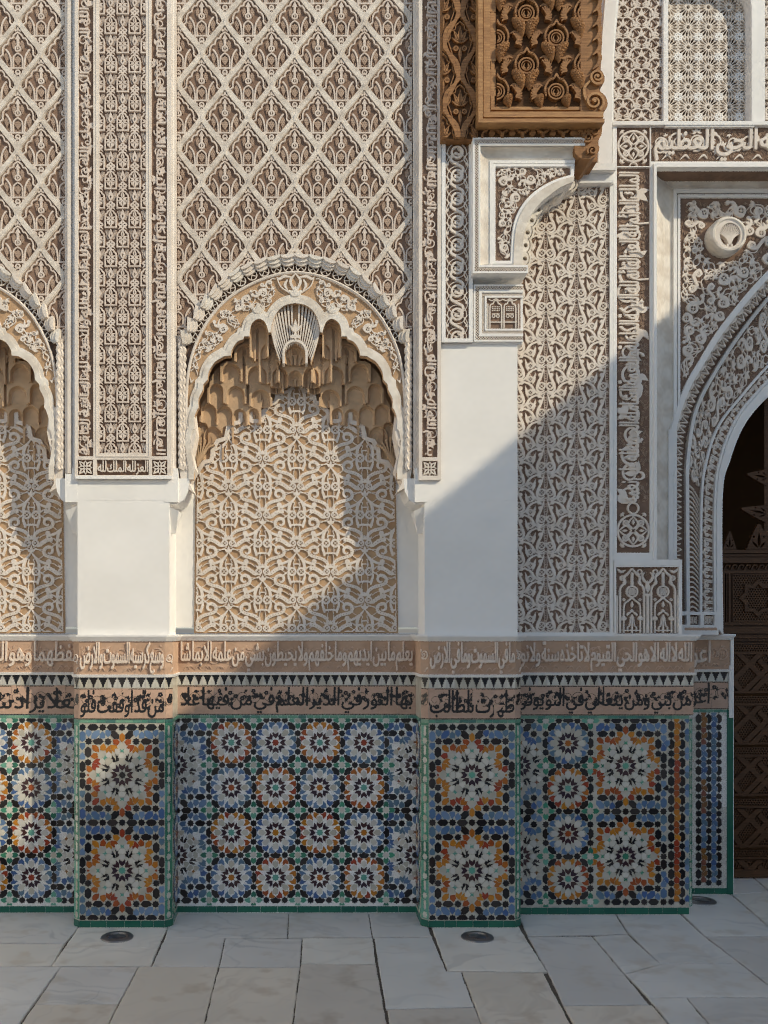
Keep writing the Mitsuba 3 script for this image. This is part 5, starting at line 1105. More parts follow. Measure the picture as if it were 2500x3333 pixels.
for w in (wells[3], wells[5]): put(k + '__square_flower', Mesh().relief(rosette_square(*w.bounds), PG, 0.016), 'pale_stucco')
g = script('foot', 320, 1501, 483, 1546, 1.6, 0.5); put(k + '__foot_script', Mesh().relief(g, PG, 0.016), 'pale_stucco')
put(k + '__bottom_edge', Mesh().relief(rect(246, 1549, 560, 1559), PFR - 0.0002, 0.006), 'white_plaster')
# second pilaster: one band
k = 'carved_pilaster_001'
tag(k, 'narrow upright script band in stucco beside the cedar canopy', 'pilaster', 'carved pilasters')
outer = rect(1362, -420, 1434, 1564); wells = [rect(1373, -420, 1423, 1490), rect(1373, 1502, 1423, 1550)]
put(k, Mesh().relief(outer, PG - 0.012, 0.012), 'stucco_ground', plain=True)
put(k + '__frame', Mesh().relief(outer.difference(U(*wells)), PG, PFR - PG), 'pale_stucco')
g, lo = vband(1373, 1423, -60, 1489, 'b1', 9, False)
put(k + '__script_band', Mesh().relief(g, PG, 0.016), 'cream_stucco'); put(k + '__script_scrolls', Mesh().relief(lo.difference(g), PG, 0.009), 'cream_stucco')
put(k + '__square_flower', Mesh().relief(rosette_square(*wells[1].bounds), PG, 0.016), 'pale_stucco')
# ------------------------------------------------------------------ stucco beside and under the cedar canopy
def lattice_strip(x0, y0, x1, y1, s=8.5, w=1.7):
    """a strip of crossing thin bars"""
    o = []; L = (x1 - x0) + (y1 - y0)
    for a in np.arange(-L, L, s):
        o += [LineString([(x0 + a, y0), (x0 + a + L, y0 + L)]).buffer(w / 2, cap_style='flat'), LineString([(x0 + a + L, y0), (x0 + a, y0 + L)]).buffer(w / 2, cap_style='flat')]
    return U(*o).intersection(rect(x0, y0, x1, y1))
k = 'guilloche_panel'
tag(k, 'upright stucco panel of interlaced rings left of the quarter arch block', 'carved panel', None)
outer, well = rect(1436, 458, 1537, 1116), rect(1449, 468, 1525, 1105)
put(k, Mesh().relief(outer, 0.255, 0.010), 'stucco_ground', plain=True)
put(k + '__frame', Mesh().relief(outer.difference(well), 0.265, 0.018), 'white_plaster')
o, t = [], []
for i in range(9):
    y = 500 + 75 * i; c = 1487
    for f in (1,):
        o += [ring(c, y, 21, 6.5, 5), tap([(c - 17, y + 10), (c - 20, y + 26), (c - 2, y + 38), (c + 18, y + 50), (c + 17, y + 64)], [7, 8, 8, 8, 7], 4), disc(c - 5, y + 4, 5, 3), tap([(c - 4, y + 4), (c + 8, y + 8), (c + 12, y - 4), (c, y - 12)], [8, 7, 6, 3], 3)]
    t += [ring(c, y + 37, 36, 2.4, 6), ring(c, y, 32, 2.2, 6), both(disc(c - 31, y + 37, 4.2, 3), c), both(st([(c - 37, y), (c - 22, y + 20), (c - 37, y + 40)], 2.4), c)]
put(k + '__rings', Mesh().relief(U(*o).intersection(well), 0.265, 0.017), 'pale_stucco'); put(k + '__stems', Mesh().relief(U(*t).difference(U(*o)).intersection(well), 0.265, 0.011), 'pale_stucco')
put(k + '__cut_ground', hatch_mesh(Mesh(), hatch(well.buffer(-3).difference(U(*o, *t)), 17, 5), 0.265, 0.005), 'cut_stucco')

k = 'quarter_arch_block'
tag(k, 'white stucco block with a quarter arch and a scroll panel under the canopy', 'stucco block', None)
PB = 0.30
arc_o = spl([(1868, 576), (1815, 592), (1765, 618), (1727, 650), (1699, 688), (1682, 730), (1674, 780), (1670, 866)], 5)
arc_i = spl([(1866, 594), (1826, 611), (1789, 637), (1757, 664), (1730, 698), (1712, 738), (1702, 780), (1697, 866)], 5)
body = Polygon([(1538, 452), (1874, 452), (1872, 524), (1868, 576)] + [tuple(q) for q in arc_i] + [(1716, 868), (1716, 892), (1538, 892)]).buffer(0)
panel = Polygon([(1612, 543), (1858, 543), (1858, 570)] + [(x - 8, y - 6) for x, y in arc_o[3:-1]] + [(1662, 850), (1612, 850)]).buffer(0)
put(k, Mesh().slab(flat(body.difference(panel.buffer(-1)), 0.3), -0.300, -0.02), 'white_plaster', plain=True)
put(k + '__panel_ground', Mesh().slab(flat(panel.buffer(2), 0.3), -0.288, -0.2), 'stucco_ground')
b, t = scrollwork(panel.buffer(-3), 24, 44, 8, 1.0, 2.4)
put(k + '__scrolls', Mesh().relief(b, 0.288, 0.012), 'pale_stucco'); put(k + '__tendrils', Mesh().relief(t.difference(b), 0.288, 0.008), 'pale_stucco')
put(k + '__cut_ground', hatch_mesh(Mesh(), hatch(panel.buffer(-4).difference(U(b, t)), 15, 3), 0.288, 0.004), 'cut_stucco')
put(k + '__arch_band', Mesh().slab(flat(Polygon([tuple(q) for q in arc_o] + [tuple(q) for q in arc_i[::-1]]).buffer(0), 0.3), -0.312, -0.02), 'old_plaster')
# outer frame with its strip of crossed bars, and the hollow moulding inside it
bord = U(rect(1538, 452, 1902, 478), rect(1538, 452, 1562, 892), rect(1538, 866, 1716, 892))
strip = U(rect(1543, 458, 1896, 471), rect(1544, 458, 1556, 886), rect(1543, 873, 1712, 886))
put(k + '__frame', Mesh().slab(flat(bord.difference(strip), 0.33), -0.345, -0.25), 'white_plaster')
put(k + '__strip_ground', Mesh().slab(flat(bord.buffer(-1), 0.33), -0.336, -0.25), 'gap_shade')
put(k + '__crossed_bars', Mesh().slab(flat(U(lattice_strip(1543, 458, 1896, 471), lattice_strip(1544, 471, 1556, 873), lattice_strip(1543, 873, 1712, 886)), 0.33), -0.3435, -0.335), 'pale_stucco')
M = Mesh(); n = 7; rows = []
for i in range(n):
    a = i / (n - 1); pp = 0.343 - 0.040 * math.sin(a * math.pi / 2); q = 1 - math.cos(a * math.pi / 2)
    rows.append([P3(1562 + 28 * q, 864 - 4 * a, pp), P3(1562 + 28 * q, 479 + 40 * q, pp), P3(1899 - 26 * q, 479 + 40 * q, pp)])
for i in range(n - 1):
    a, b = rows[i], rows[i + 1]
    M.add([a[0], a[1], b[1], b[0]], [[0, 1, 2, 3]]).add([a[1], a[2], b[2], b[1]], [[0, 1, 2, 3]])
M.add([r[2] for r in rows] + [P3(1902, 479, 0.2), P3(1873, 519, 0.2)], [[i, i + 1, n + 1] for i in range(n - 1)] + [[0, n + 1, n]])
put(k + '__hollow_moulding', M, 'old_plaster')
put(k + '__panel_frame', Mesh().relief(rect(1594, 524, 1870, 862).difference(rect(1603, 533, 1870, 862)).intersection(body), 0.2998, 0.008).relief(panel.buffer(9, join_style='mitre').difference(panel).intersection(body), 0.2998, 0.006), 'white_plaster')
# lobes on the inner side of the arch and its deep soffit
lob, hol = [], []
rs = resample(arc_i, 9)
for i in range(8):
    a, b = rs[i], rs[i + 1]; m_ = (a + b) / 2; d = (b - a) / np.linalg.norm(b - a); nn = np.array([-d[1], d[0]])
    nn = nn if (m_ + nn * 9 - np.array([1880, 880])) @ nn < 0 else -nn
    w = np.linalg.norm(b - a) / 2
    lob.append(Polygon([tuple(a), *[tuple(m_ - d * w * math.cos(q) + nn * (5 + 15 * math.sin(q))) for q in np.linspace(0, math.pi, 8)], tuple(b)]).buffer(1.5)); hol.append(disc(*(m_ + nn * 9), 7, 4))
put(k + '__lobes', Mesh().slab(flat(U(*lob).difference(U(*hol)), 0.2), -0.215, -0.12).slab(flat(U(*lob).buffer(9).difference(U(*lob).buffer(3)).difference(body), 0.1), -0.115, -0.03), 'old_plaster')
k = 'twin_arch_panel'
tag(k, 'small framed stucco panel of two little arches below the quarter arch block', 'carved panel', None)
put(k, Mesh().slab(flat(rect(1538, 926, 1703, 1117), 0.27), -0.262, -0.02), 'white_plaster', plain=True)
fr = lambda a, w: rect(1541 + a, 929 + a, 1712, 1114 - a).difference(rect(1541 + a + w, 929 + a + w, 1720, 1114 - a - w)).intersection(rect(1530, 900, 1701, 1130))
put(k + '__frame', Mesh().relief(fr(0, 5), 0.262, 0.014).relief(fr(17, 9), 0.262, 0.014).relief(fr(36, 6), 0.262, 0.012), 'white_plaster')
put(k + '__strip_ground', Mesh().relief(U(fr(5, 12), fr(26, 10)), 0.2615, 0.0015), 'gap_shade')
put(k + '__crossed_bars', Mesh().relief(U(lattice_strip(1546, 934, 1701, 946), lattice_strip(1546, 946, 1558, 1097), lattice_strip(1546, 1097, 1701, 1109)), 0.263, 0.011), 'pale_stucco')
put(k + '__hatched_strip', Mesh().relief(U(*[LineString([(1562 + 4.2 * i, 966 - 11), (1571 + 4.2 * i, 966)]).buffer(0.9, cap_style='flat') for i in range(33)], *[LineString([(1562 + 4.2 * i, 1077), (1571 + 4.2 * i, 1088)]).buffer(0.9, cap_style='flat') for i in range(33)], *[LineString([(1567, 966 + 4.2 * i), (1577, 974 + 4.2 * i)]).buffer(0.9, cap_style='flat') for i in range(26)]).intersection(fr(26, 10)), 0.263, 0.007), 'pale_stucco')
well = rect(1583, 971, 1694, 1072)
put(k + '__ground', Mesh().relief(well, 0.2615, 0.002), 'stucco_ground')
o = []
for cx in (1613, 1659):
    a = [(cx - 19, 1068), (cx - 19, 1005), (cx - 15, 992), (cx - 9, 990), (cx - 6, 983), (cx, 979), (cx + 6, 983), (cx + 9, 990), (cx + 15, 992), (cx + 19, 1005), (cx + 19, 1068)]
    o += [st(a, 4.0, n=3), rect(cx - 22, 1048, cx + 22, 1051.5), st([(cx - 22, 976), (cx - 12, 980), (cx, 974), (cx + 12, 980), (cx + 22, 976)], 3)]
    o += [disc(cx + dx, 1000 + 6 * r, 2.0, 2) for r in range(3) for dx in (-11, -5.5, 0, 5.5, 11)] + [ring(cx - 7, 1030, 6, 2.5, 3), ring(cx + 7, 1030, 6, 2.5, 3), rect(cx - 12, 1022, cx + 12, 1024)]
o += [rect(1585, 990, 1589, 1070), rect(1685, 990, 1689, 1070)]
put(k + '__arches', Mesh().relief(U(*o).intersection(well), 0.2634, 0.009), 'pale_stucco')

# ------------------------------------------------------------------ the tall arabesque panel
def heart_motif():
    stem = tap([(-5, -80), (-10, -62), (-17, -44), (-24, -30), (-29, -15), (-26, -3), (-15, 2), (-4, -5)], [1.2, 5, 8, 8, 7, 6.5, 6, 3.5], 4)
    eye = wheel(-13.5, -18, 13, 4.6, 1.8, 4)
    arm = tap([(0, 0), (-13, 8), (-27, 5), (-38, -4), (-46, -17), (-57, -26), (-72, -31), (-80, -33)], [3.2, 4.6, 5.6, 7, 8, 6.5, 5, 3], 4)
    bud = U(disc(-78, -28, 6, 3), leaf((-80, -26), (-92, -22), 5))
    flo = U(wheel(-50, -40, 11, 4.4, 1.5, 3), leaf((-43, -22), (-33, -62), 10), leaf((-58, -34), (-66, -46), 5))
    thin = U(st([(0, 7), (-14, 14), (-30, 11), (-43, 0), (-51, -13)], 1.8), st([(-4, -70), (-5, -44), (-1, -24)], 1.8), st([(-60, -36), (-70, -52), (-84, -58)], 1.8), *[rect(-1.8, -68 + 8 * i, 1.8, -65.5 + 8 * i) for i in range(6)])
    return both(U(stem, disc(-18, -54, 6.6, 3), eye, arm, bud, flo)), both(thin)
def arabesque(k, label, well, x0, dx, y0, dy, p, mot, sx=1.0, cut=True):
    tag(k, label, 'carved panel', 'arabesque panels')
    b, t = [], []
    xa, ya, xb, yb = well.bounds
    for i in range(-4, 8):
        for j in range(-8, 24):
            cx, cy = x0 + dx * i, y0 + dy * (j + (0.5 if i % 2 else 0))
            if cx < xa - dx * 1.2 or cx > xb + dx * 1.2 or cy < ya - dy or cy > yb + dy * 2: continue
            b.append(mv(mot[0], cx, cy, 1.0, 0)); t.append(mv(mot[1], cx, cy))
    b, t = U(*b).intersection(well), U(*t).intersection(well)
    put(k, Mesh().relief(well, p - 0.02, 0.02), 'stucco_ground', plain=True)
    put(k + '__stems', Mesh().relief(b, p, 0.011), 'pale_stucco'); put(k + '__tendrils', Mesh().relief(t.difference(b), p, 0.007), 'cream_stucco')
    put(k + '__cut_ground', hatch_mesh(Mesh(), hatch(well.buffer(-2).difference(U(b, t)), 15, 7, 2.0, 13), p, 0.005), 'cut_stucco')
arabesque('arabesque_panel', 'tall stucco panel of mirrored scrolls between white shaft and portal', rect(1676, 598, 1979, 2058), 1775.5, 100.0, 1189, 86.5, 0.035, heart_motif())
put('arabesque_panel__cornice', Mesh().slab(flat(rect(1866, 540, 1998, 563), 0.1), -0.135, -0.02).slab(flat(Polygon([(1874, 563), (1998, 563), (1998, 592), (1888, 594)]), 0.1), -0.095, -0.02).slab(flat(rect(1846, 590, 1998, 601), 0.05), -0.062, -0.02), 'white_plaster')
put('arabesque_panel__side_strip', Mesh().relief(rect(1979, 540, 1989, 2064), 0.018, 0.034), 'white_plaster')
put('arabesque_panel__side_strip', Mesh().relief(rect(1991, 540, 2000, 2064), 0.018, 0.030), 'white_plaster')
put('arabesque_panel__sill', Mesh().relief(rect(1676, 2058, 2003, 2072), 0.018, 0.035), 'white_plaster')
# ------------------------------------------------------------------ the carved cedar canopy
k = 'cedar_canopy'
tag(k, 'brown carved cedar canopy end with fir cone carving and a scrolled edge', 'carved beam', None)
PW1, PW2, PW3 = 0.33, 0.37, 0.42
put(k, Mesh().slab(flat(rect(1437, -420, 1950, 454), PW1), -PW1, -0.02), 'cedar', plain=True)
def ogee_cell(w, h):
    """a pointed cell of two ribs with a palmette in it; top at the origin, height h, half width w"""
    rib = both(tap([(0, 0), (w * 0.30, h * 0.09), (w * 0.86, h * 0.24), (w * 0.98, h * 0.42), (w * 0.72, h * 0.62), (w * 0.34, h * 0.80), (w * 0.22, h * 0.92), (0, h)], [9, 9, 10, 11, 10, 10, 9, 9], 4))
    rib2 = both(st([(0, h * 0.10), (w * 0.26, h * 0.16), (w * 0.30, h * 0.22), (w * 0.60, h * 0.26), (w * 0.62, h * 0.36), (w * 0.72, h * 0.42), (w * 0.52, h * 0.58), (w * 0.44, h * 0.66), (w * 0.2, h * 0.74), (0, h * 0.84)], 3.2, n=3))
    c = h * 0.44
    pal = U(leaf((0, c), (0, h * 0.18), w * 0.30), both(leaf((0, c), (w * 0.42, h * 0.24), w * 0.26)), both(leaf((0, c), (w * 0.52, h * 0.36), w * 0.22)), both(wheel(w * 0.26, h * 0.53, w * 0.17, w * 0.08, 1.2, 3)), leaf((0, h * 0.5), (0, h * 0.76), w * 0.2))
    veins = both(U(*[LineString([(w * 0.05, c - 3), (w * q, h * s)]).buffer(0.8) for q, s in ((0.04, 0.22), (0.32, 0.28), (0.42, 0.37))]))
    return rib, rib2, pal.difference(veins)
side = rect(1440, -420, 1553, 452)
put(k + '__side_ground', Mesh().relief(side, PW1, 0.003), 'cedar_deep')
for j in range(-2, 5):
    y = -60 + 205 * j - 90
    for cx, oy, w in ((1496, 0, 52), (1440, 103, 52), (1553, 103, 52)):
        rib, rib2, pal = [mv(g, cx, y + oy).intersection(side) for g in ogee_cell(w, 205)]
        if rib.is_empty or y + oy > 460: continue
        M = Mesh().relief(rib, PW1 + 0.003, 0.022)
        if not rib2.is_empty: M.relief(rib2, PW1 + 0.003, 0.014)
        if not pal.is_empty: M.relief(pal, PW1 + 0.003, 0.018)
        put(k + '__carved_cell', M, 'cedar')
low = rect(1556, 400, 1936, 453)
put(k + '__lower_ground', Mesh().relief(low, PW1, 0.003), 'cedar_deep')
for i in range(6):
    cx = 1600 + 66 * i
    arch_ = both(st([(-32, 55), (-30, 40), (-18, 34), (-15, 24), (-6, 18), (0, 6)], 6, n=4))
    pal = U(*[leaf((0, 50), (13 * math.sin(a), 50 - 30 * math.cos(a)), 8) for a in (-1.0, -0.5, 0, 0.5, 1.0)])
    up = mv(both(tap([(0, 30), (8, 18), (16, 10), (20, 2)], [3, 7, 6, 2], 4)), 33, 0)
    M = Mesh()
    for g, h in ((arch_, 0.022), (pal, 0.015), (up, 0.017)):
        g = mv(g, cx, 398).intersection(low)
        if not g.is_empty: M.relief(g, PW1 + 0.003, h)
    put(k + '__carved_arch', M, 'cedar')
# the moulded frame, an L of plain planks
for a, p0, w in ((0, PW3, 15), (17, PW3 - 0.02, 22), (41, PW3 - 0.045, 12)):
    g = rect(1557 + a, -420, 1557 + a + w, 398 - a).union(rect(1557 + a, 398 - a - w * 0.82, 1968 - a * 0.2, 398 - a))
    put(k + '__frame_moulding', Mesh().slab(flat(g, p0), -p0, -PW1 + 0.01), 'cedar_pale')
M = Mesh().slab(flat(rect(1612, -420, 1892, 352), PW2), -PW2 + 0.012, -PW1 + 0.01)
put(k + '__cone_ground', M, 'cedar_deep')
panel = rect(1614, -420, 1886, 350)
# plank joints across the panel, knots of scaly fir cones, fans and round bosses
for j, y in enumerate((-50, 40, 128, 200, 312)):
    put(k + '__plank', Mesh().slab(flat(U(rect(1594, y - 84, 1613, y + 1), rect(1886, y - 84, 1912, y + 1)), PW2), -PW2 - 0.004 - 0.003 * (j % 2), -PW1), 'cedar_pale')
def cone(cx, cy, L, r, rot, p):
    """a fir cone standing out of the panel, its scales in diagonal rows"""
    nu, nv = 26, 22; u = np.linspace(0, 1, nu); v = np.linspace(-0.15, 1.15, nv) * math.pi
    uu, vv = np.meshgrid(u, v, indexing='ij')
    rad = r * np.sin(np.clip(uu * 1.02, 0, 1) * math.pi) ** 0.62 * (1.12 - 0.35 * uu)
    a1, a2 = (uu * 9 + vv * 1.9 / math.pi * 2.2) % 1, (uu * 9 - vv * 1.9 / math.pi * 2.2) % 1
    sc = np.minimum(np.minimum(a1, 1 - a1), np.minimum(a2, 1 - a2)); rad = rad * (1 + 0.22 * np.clip(sc * 3, 0, 1) - 0.08)
    bend = 0.16 * L * np.sin(uu * math.pi)
    x, y, z = rad * np.cos(vv) + bend * (1 if rot < 0 else -1), (uu - 0.5) * L, rad * np.sin(vv) * 1.15
    c, s = math.cos(rot), math.sin(rot)
    px, py = cx + x * c - y * s, cy + x * s + y * c
    su = unit(p)
    V = np.stack([(px - U0) * su, -(p + z * su), EYE - (py - V0) * su], -1).reshape(-1, 3)
    i, j = np.meshgrid(np.arange(nu - 1), np.arange(nv - 1), indexing='ij')
    return Mesh().add(V, np.stack([i * nv + j, i * nv + j + 1, (i + 1) * nv + j + 1, (i + 1) * nv + j], -1).reshape(-1, 4))
PCN = PW2 - 0.012
def knot(cx, cy, small=False):
    M = Mesh()
    boss = U(ring(cx, cy, 27, 5, 6), ring(cx, cy, 17, 3, 5)); ins = U(both(tap([(cx - 3, cy + 9), (cx - 9, cy + 2), (cx - 5, cy - 8)], [5, 5, 2], 3), cx))
    arch_ = both(st([(cx - 34, cy + 16), (cx - 36, cy - 10), (cx - 24, cy - 32), (cx - 9, cy - 40), (cx, cy - 54)], 6, n=4), cx)
    notch = both(U(*[LineString([(cx - 40 + 2.4 * i, cy + 12 - 6.5 * i), (cx - 30 + 2.6 * i, cy + 8 - 6.5 * i)]).buffer(0.9) for i in range(9)]), cx)
    M.relief(arch_.difference(notch).intersection(panel), PCN, 0.034).relief(boss.intersection(panel), PCN, 0.026).relief(ins.intersection(panel), PCN, 0.022)
    fan = []
    for f in (-1, 1):
        for i in range(8):
            a = -0.5 + i * 0.36
            fan.append(tap([(cx + f * (66 - 6 * math.cos(a)), cy + 18 - 6 * math.sin(a)), (cx + f * (66 + 10 * math.cos(a)), cy + 14 - 18 * math.sin(a)), (cx + f * (60 + 22 * math.cos(a)), cy + 12 - 32 * math.sin(a))], [2.5, 5, 4.5], 3))
    M.relief(U(*fan).intersection(panel), PCN, 0.030)
    M.relief(U(both(tap([(cx - 6, cy + 62), (cx - 26, cy + 66), (cx - 40, cy + 60), (cx - 52, cy + 66)], [5, 9, 8, 3], 4), cx), leaf((cx, cy + 70), (cx, cy + 40), 12)).intersection(panel), PCN, 0.024)
    return M
for cx, cy in ((1710, 52), (1806, 132), (1710, 222), (1806, 306), (1614, 132), (1614, 306), (1902, 52), (1902, 222), (1806, -36), (1614, -36)):
    put(k + '__knot', knot(cx, cy), 'cedar')
    for f in (-1, 1):
        if 1625 < cx + f * 27 < 1880 and cy + 30 < 330: put(k + '__fir_cone', cone(cx + f * 27, cy + 40, 76, 17, f * 0.42, PCN + 0.022), 'cedar', smooth=False)
for cx in (1660, 1762, 1850): put(k + '__fir_cone', cone(cx, 328, 46, 15, 0.05, PCN + 0.02), 'cedar')
# scrolled right edge
edge = Polygon([(1890, -420), (1953, -420), (1957, -200), (1958, 0), (1958, 150)] + [tuple(q) for q in spl([(1958, 190), (1952, 222), (1960, 232), (1968, 250), (1966, 268), (1950, 284), (1955, 298), (1970, 312), (1978, 334), (1974, 352), (1960, 362)], 4)] + [(1890, 362)])
put(k + '__scrolled_edge', Mesh().slab(flat(edge, PW2 + 0.01), -(PW2 + 0.01), -0.05), 'cedar')
M = Mesh()
for x, y, r, d in ((1942, 255, 25, 1), (1932, 336, 32, -1)): M.relief(spiral(x, y, r, d, 1.6, 1.0, 8, 5), PW2 + 0.0095, 0.02).relief(disc(x, y, 5, 4), PW2 + 0.0095, 0.026)
M.relief(tap([(1918, 268), (1900, 290), (1902, 318), (1912, 340)], [6, 9, 9, 6], 4), PW2 + 0.0095, 0.016)
put(k + '__scroll', M, 'cedar_pale')
M = Mesh()
for i in range(9): M.relief(tap([(1926, 232 - 46 * i), (1944, 214 - 46 * i), (1950, 190 - 46 * i), (1938, 172 - 46 * i)], [3, 11, 12, 4], 4), PW2 + 0.0095, 0.02)
put(k + '__twisted_edge', M, 'cedar')
# console under the right end
con = Polygon([(1868, 398), (1962, 398)] + [tuple(q) for q in spl([(1960, 402), (1958, 436), (1946, 462), (1951, 484), (1940, 506), (1922, 518)], 4)] + [(1890, 516), (1872, 500), (1866, 454)])
put(k + '__console', Mesh().slab(flat(con, PW1 + 0.01), -(PW1 + 0.012), -0.06), 'cedar')
M = Mesh()
for x, y, r, d in ((1932, 430, 22, 1), (1912, 452, 15, -1), (1926, 494, 17, 1)): M.relief(spiral(x, y, r, d, 1.4, 2.5, 6, 3.5).intersection(con.buffer(-2)), PW1 + 0.0118, 0.018)
for i in range(5): M.relief(tap([(1880 + 6 * i, 408), (1886 + 8 * i, 424), (1882 + 9 * i, 444)], [2, 5, 2], 3).intersection(con.buffer(-2)), PW1 + 0.0118, 0.012)
put(k + '__console_scrolls', M, 'cedar')
put(k + '__console_block', Mesh().slab(flat(rect(1886, 500, 1936, 538), 0.2), -0.24, -0.03), 'cedar')
# ------------------------------------------------------------------ the portal on the right
def hand(key, x0, y0, x1, y1, p, h, fat=0.8, tall=1.2): return script(key, x0, y0, x1, y1, tall, fat)
k = 'script_portal'
tag(k, 'rectangular stucco border of the doorway with broad script bands', 'portal', None)
body = U(rect(1992, 404, 2600, 545), rect(1992, 404, 2128, 1826))
put(k, Mesh().slab(flat(body, 0.03), -0.028, 0.3), 'stucco_ground', plain=True)
vw, hw = rect(2005, 548, 2113, 1800), rect(2116, 416, 2600, 530)
corner = rect(2005, 416, 2113, 545)
put(k + '__border', Mesh().slab(flat(body.difference(U(vw, hw, corner)), 0.03), -0.046, -0.02), 'white_plaster')
g, lo = vband(2007, 2112, 560, 1640, 'b2', 31, True, 1.15, 0.9)
put(k + '__upright_script', Mesh().relief(g.intersection(vw), 0.028, 0.017), 'pale_stucco'); put(k + '__upright_scrolls', Mesh().relief(lo.difference(g).intersection(vw), 0.028, 0.009), 'pale_stucco')
put(k + '__cut_ground', hatch_mesh(Mesh(), hatch(rect(2007, 560, 2112, 1640).difference(U(g, lo)), 17, 9, 2.2, 14), 0.028, 0.005), 'cut_stucco')
def star_medallion(cx, cy, R):
    o = [ring(cx, cy, R, R * 0.11, 8).buffer(0.2)]
    for a in range(0, 360, 90):
        q = U(tap([(0, -R * 0.10), (R * 0.30, -R * 0.42), (0, -R * 0.86)], [3, 6, 3], 4), tap([(0, -R * 0.10), (-R * 0.30, -R * 0.42), (0, -R * 0.86)], [3, 6, 3], 4), AF.translate(wheel(0, 0, R * 0.2, R * 0.09, 1.6, 3), R * 0.46, -R * 0.46), leaf((0, -R * 0.35), (0, -R * 0.7), R * 0.16), tap([(R * 0.1, -R * 0.1), (R * 0.3, -R * 0.3), (R * 0.66, -R * 0.66)], [3, 5, 2], 3))
        o.append(mv(q, cx, cy, 1.0, a))
    return U(*o)
g = U(star_medallion(2059, 480, 52), *[mv(flower(9), x, y, 1, a) for x, y, a in ((2018, 430, 135), (2100, 430, 225), (2018, 532, 45), (2100, 532, -45))], ring(2059, 545, 14, 4).intersection(corner)).intersection(corner)
put(k + '__corner_medallion', Mesh().relief(g, 0.028, 0.016), 'pale_stucco')
g = U(star_medallion(2059, 1728, 54), ring(2059, 1655, 20, 5), both(mv(flower(9), 2020, 1780, 1, 45), 2059), both(mv(flower(8), 2020, 1672, 1, 135), 2059)).intersection(vw)
put(k + '__lower_medallion', Mesh().relief(g, 0.028, 0.016), 'pale_stucco')
g = script('port', 2128, 420, 2640, 527, 1.2, 1.6); lo = AF.translate(vines(470, 112, 77, 60, 6), 2118, 417)
put(k + '__top_script', Mesh().relief(g.intersection(hw), 0.028, 0.017), 'pale_stucco'); put(k + '__top_scrolls', Mesh().relief(lo.difference(g).intersection(hw), 0.028, 0.009), 'pale_stucco')
put(k + '__cut_ground', hatch_mesh(Mesh(), hatch(rect(2120, 418, 2520, 528).difference(U(g, lo)), 16, 10, 2.2, 13), 0.028, 0.005), 'cut_stucco')
# the hollow moulding that steps back to the door arch
PS = -0.15
M = Mesh(); n = 8
for side in (0, 1):
    rows = []
    for i in range(n):
        a = i / (n - 1); q = 1 - math.cos(a * math.pi / 2); pp = 0.028 + (PS - 0.028) * math.sin(a * math.pi / 2)
        u, v = 2130 + 62 * q, 552 + 68 * q
        rows.append([P3(u, v, pp), P3(2700, v, pp)] if side == 0 else [P3(u, v, pp), P3(u, 1826, pp)])
    for i in range(n - 1): M.add([rows[i][0], rows[i][1], rows[i + 1][1], rows[i + 1][0]], [[0, 1, 2, 3]])
k = 'portal_moulding'
tag(k, 'plain hollow plaster moulding stepping back round the doorway', 'moulding', None)
put(k, M, 'old_plaster', smooth=40, plain=True)
put(k + '__lip', Mesh().slab(flat(U(rect(2122, 540, 2700, 552), rect(2122, 540, 2131, 1826)), 0.03), -0.062, -0.01), 'white_plaster')
put(k + '__inner_lip', Mesh().slab(flat(U(rect(2190, 618, 2700, 632), rect(2190, 618, 2200, 1820)), PS), -PS - 0.016, -PS + 0.02), 'white_plaster')
# ------------------------------------------------------------------ spandrel and rings of the arch
S0 = spl([(2182, 1840), (2182, 1640), (2183, 1500), (2190, 1400), (2232, 1271), (2284, 1178), (2336, 1093), (2393, 1018), (2449, 950), (2530, 864), (2640, 768)], 8)
S1 = spl([(2222, 1840), (2221, 1640), (2223, 1500), (2233, 1405), (2275, 1282), (2322, 1195), (2368, 1120), (2424, 1044), (2482, 976), (2560, 893), (2660, 806)], 8)
L1 = spl([(2234, 2040), (2231, 1640), (2233, 1500), (2259, 1340), (2332, 1197), (2427, 1058), (2540, 925), (2680, 800)], 8)
L2 = spl([(2278, 2040), (2280, 1640), (2297, 1500), (2336, 1388), (2410, 1292), (2497, 1193), (2600, 1100), (2720, 1010)], 8)
L3 = spl([(2324, 2040), (2324, 1630), (2345, 1483), (2393, 1366), (2453, 1288), (2540, 1200), (2640, 1128), (2740, 1075)], 8)
L4 = spl([(2348, 2066), (2346, 1625), (2371, 1500), (2419, 1383), (2497, 1292), (2590, 1222), (2700, 1175), (2760, 1160)], 8)
PR = -0.285
k = 'door_arch'
tag(k, 'horseshoe door arch with scalloped rim and rings of carving', 'arch', None)
span = Polygon([(2200, 632), (2700, 632), (2700, 700)] + [tuple(q) for q in S0[::-1]] + [(2196, 1840), (2196, 640)]).buffer(0).intersection(rect(2200, 632, 2620, 1400))
put(k, Mesh().slab(flat(span.buffer(3), PS), -PS, -PS + 0.12), 'stucco_ground', plain=True)
put(k + '__red_line', Mesh().slab(flat(rect(2200, 632, 2620, 636).union(rect(2200, 632, 2203, 1350)), PS), -PS - 0.003, -PS), 'cedar_deep')
put(k + '__spandrel_frame', Mesh().slab(flat(rect(2203, 636, 2700, 647).union(rect(2203, 636, 2211, 1365)), PS), -PS - 0.016, -PS), 'white_plaster')
MC = (2352, 781)
field = span.intersection(rect(2213, 650, 2620, 1400)).difference(disc(*MC, 64, 8)).difference(Polygon([tuple(q) for q in S0] + [(2800, 1900), (2100, 1900)]).buffer(10))
b, t = scrollwork(field.buffer(-3), 24, 56, 12, 1.05, 3.0, tries=4500)
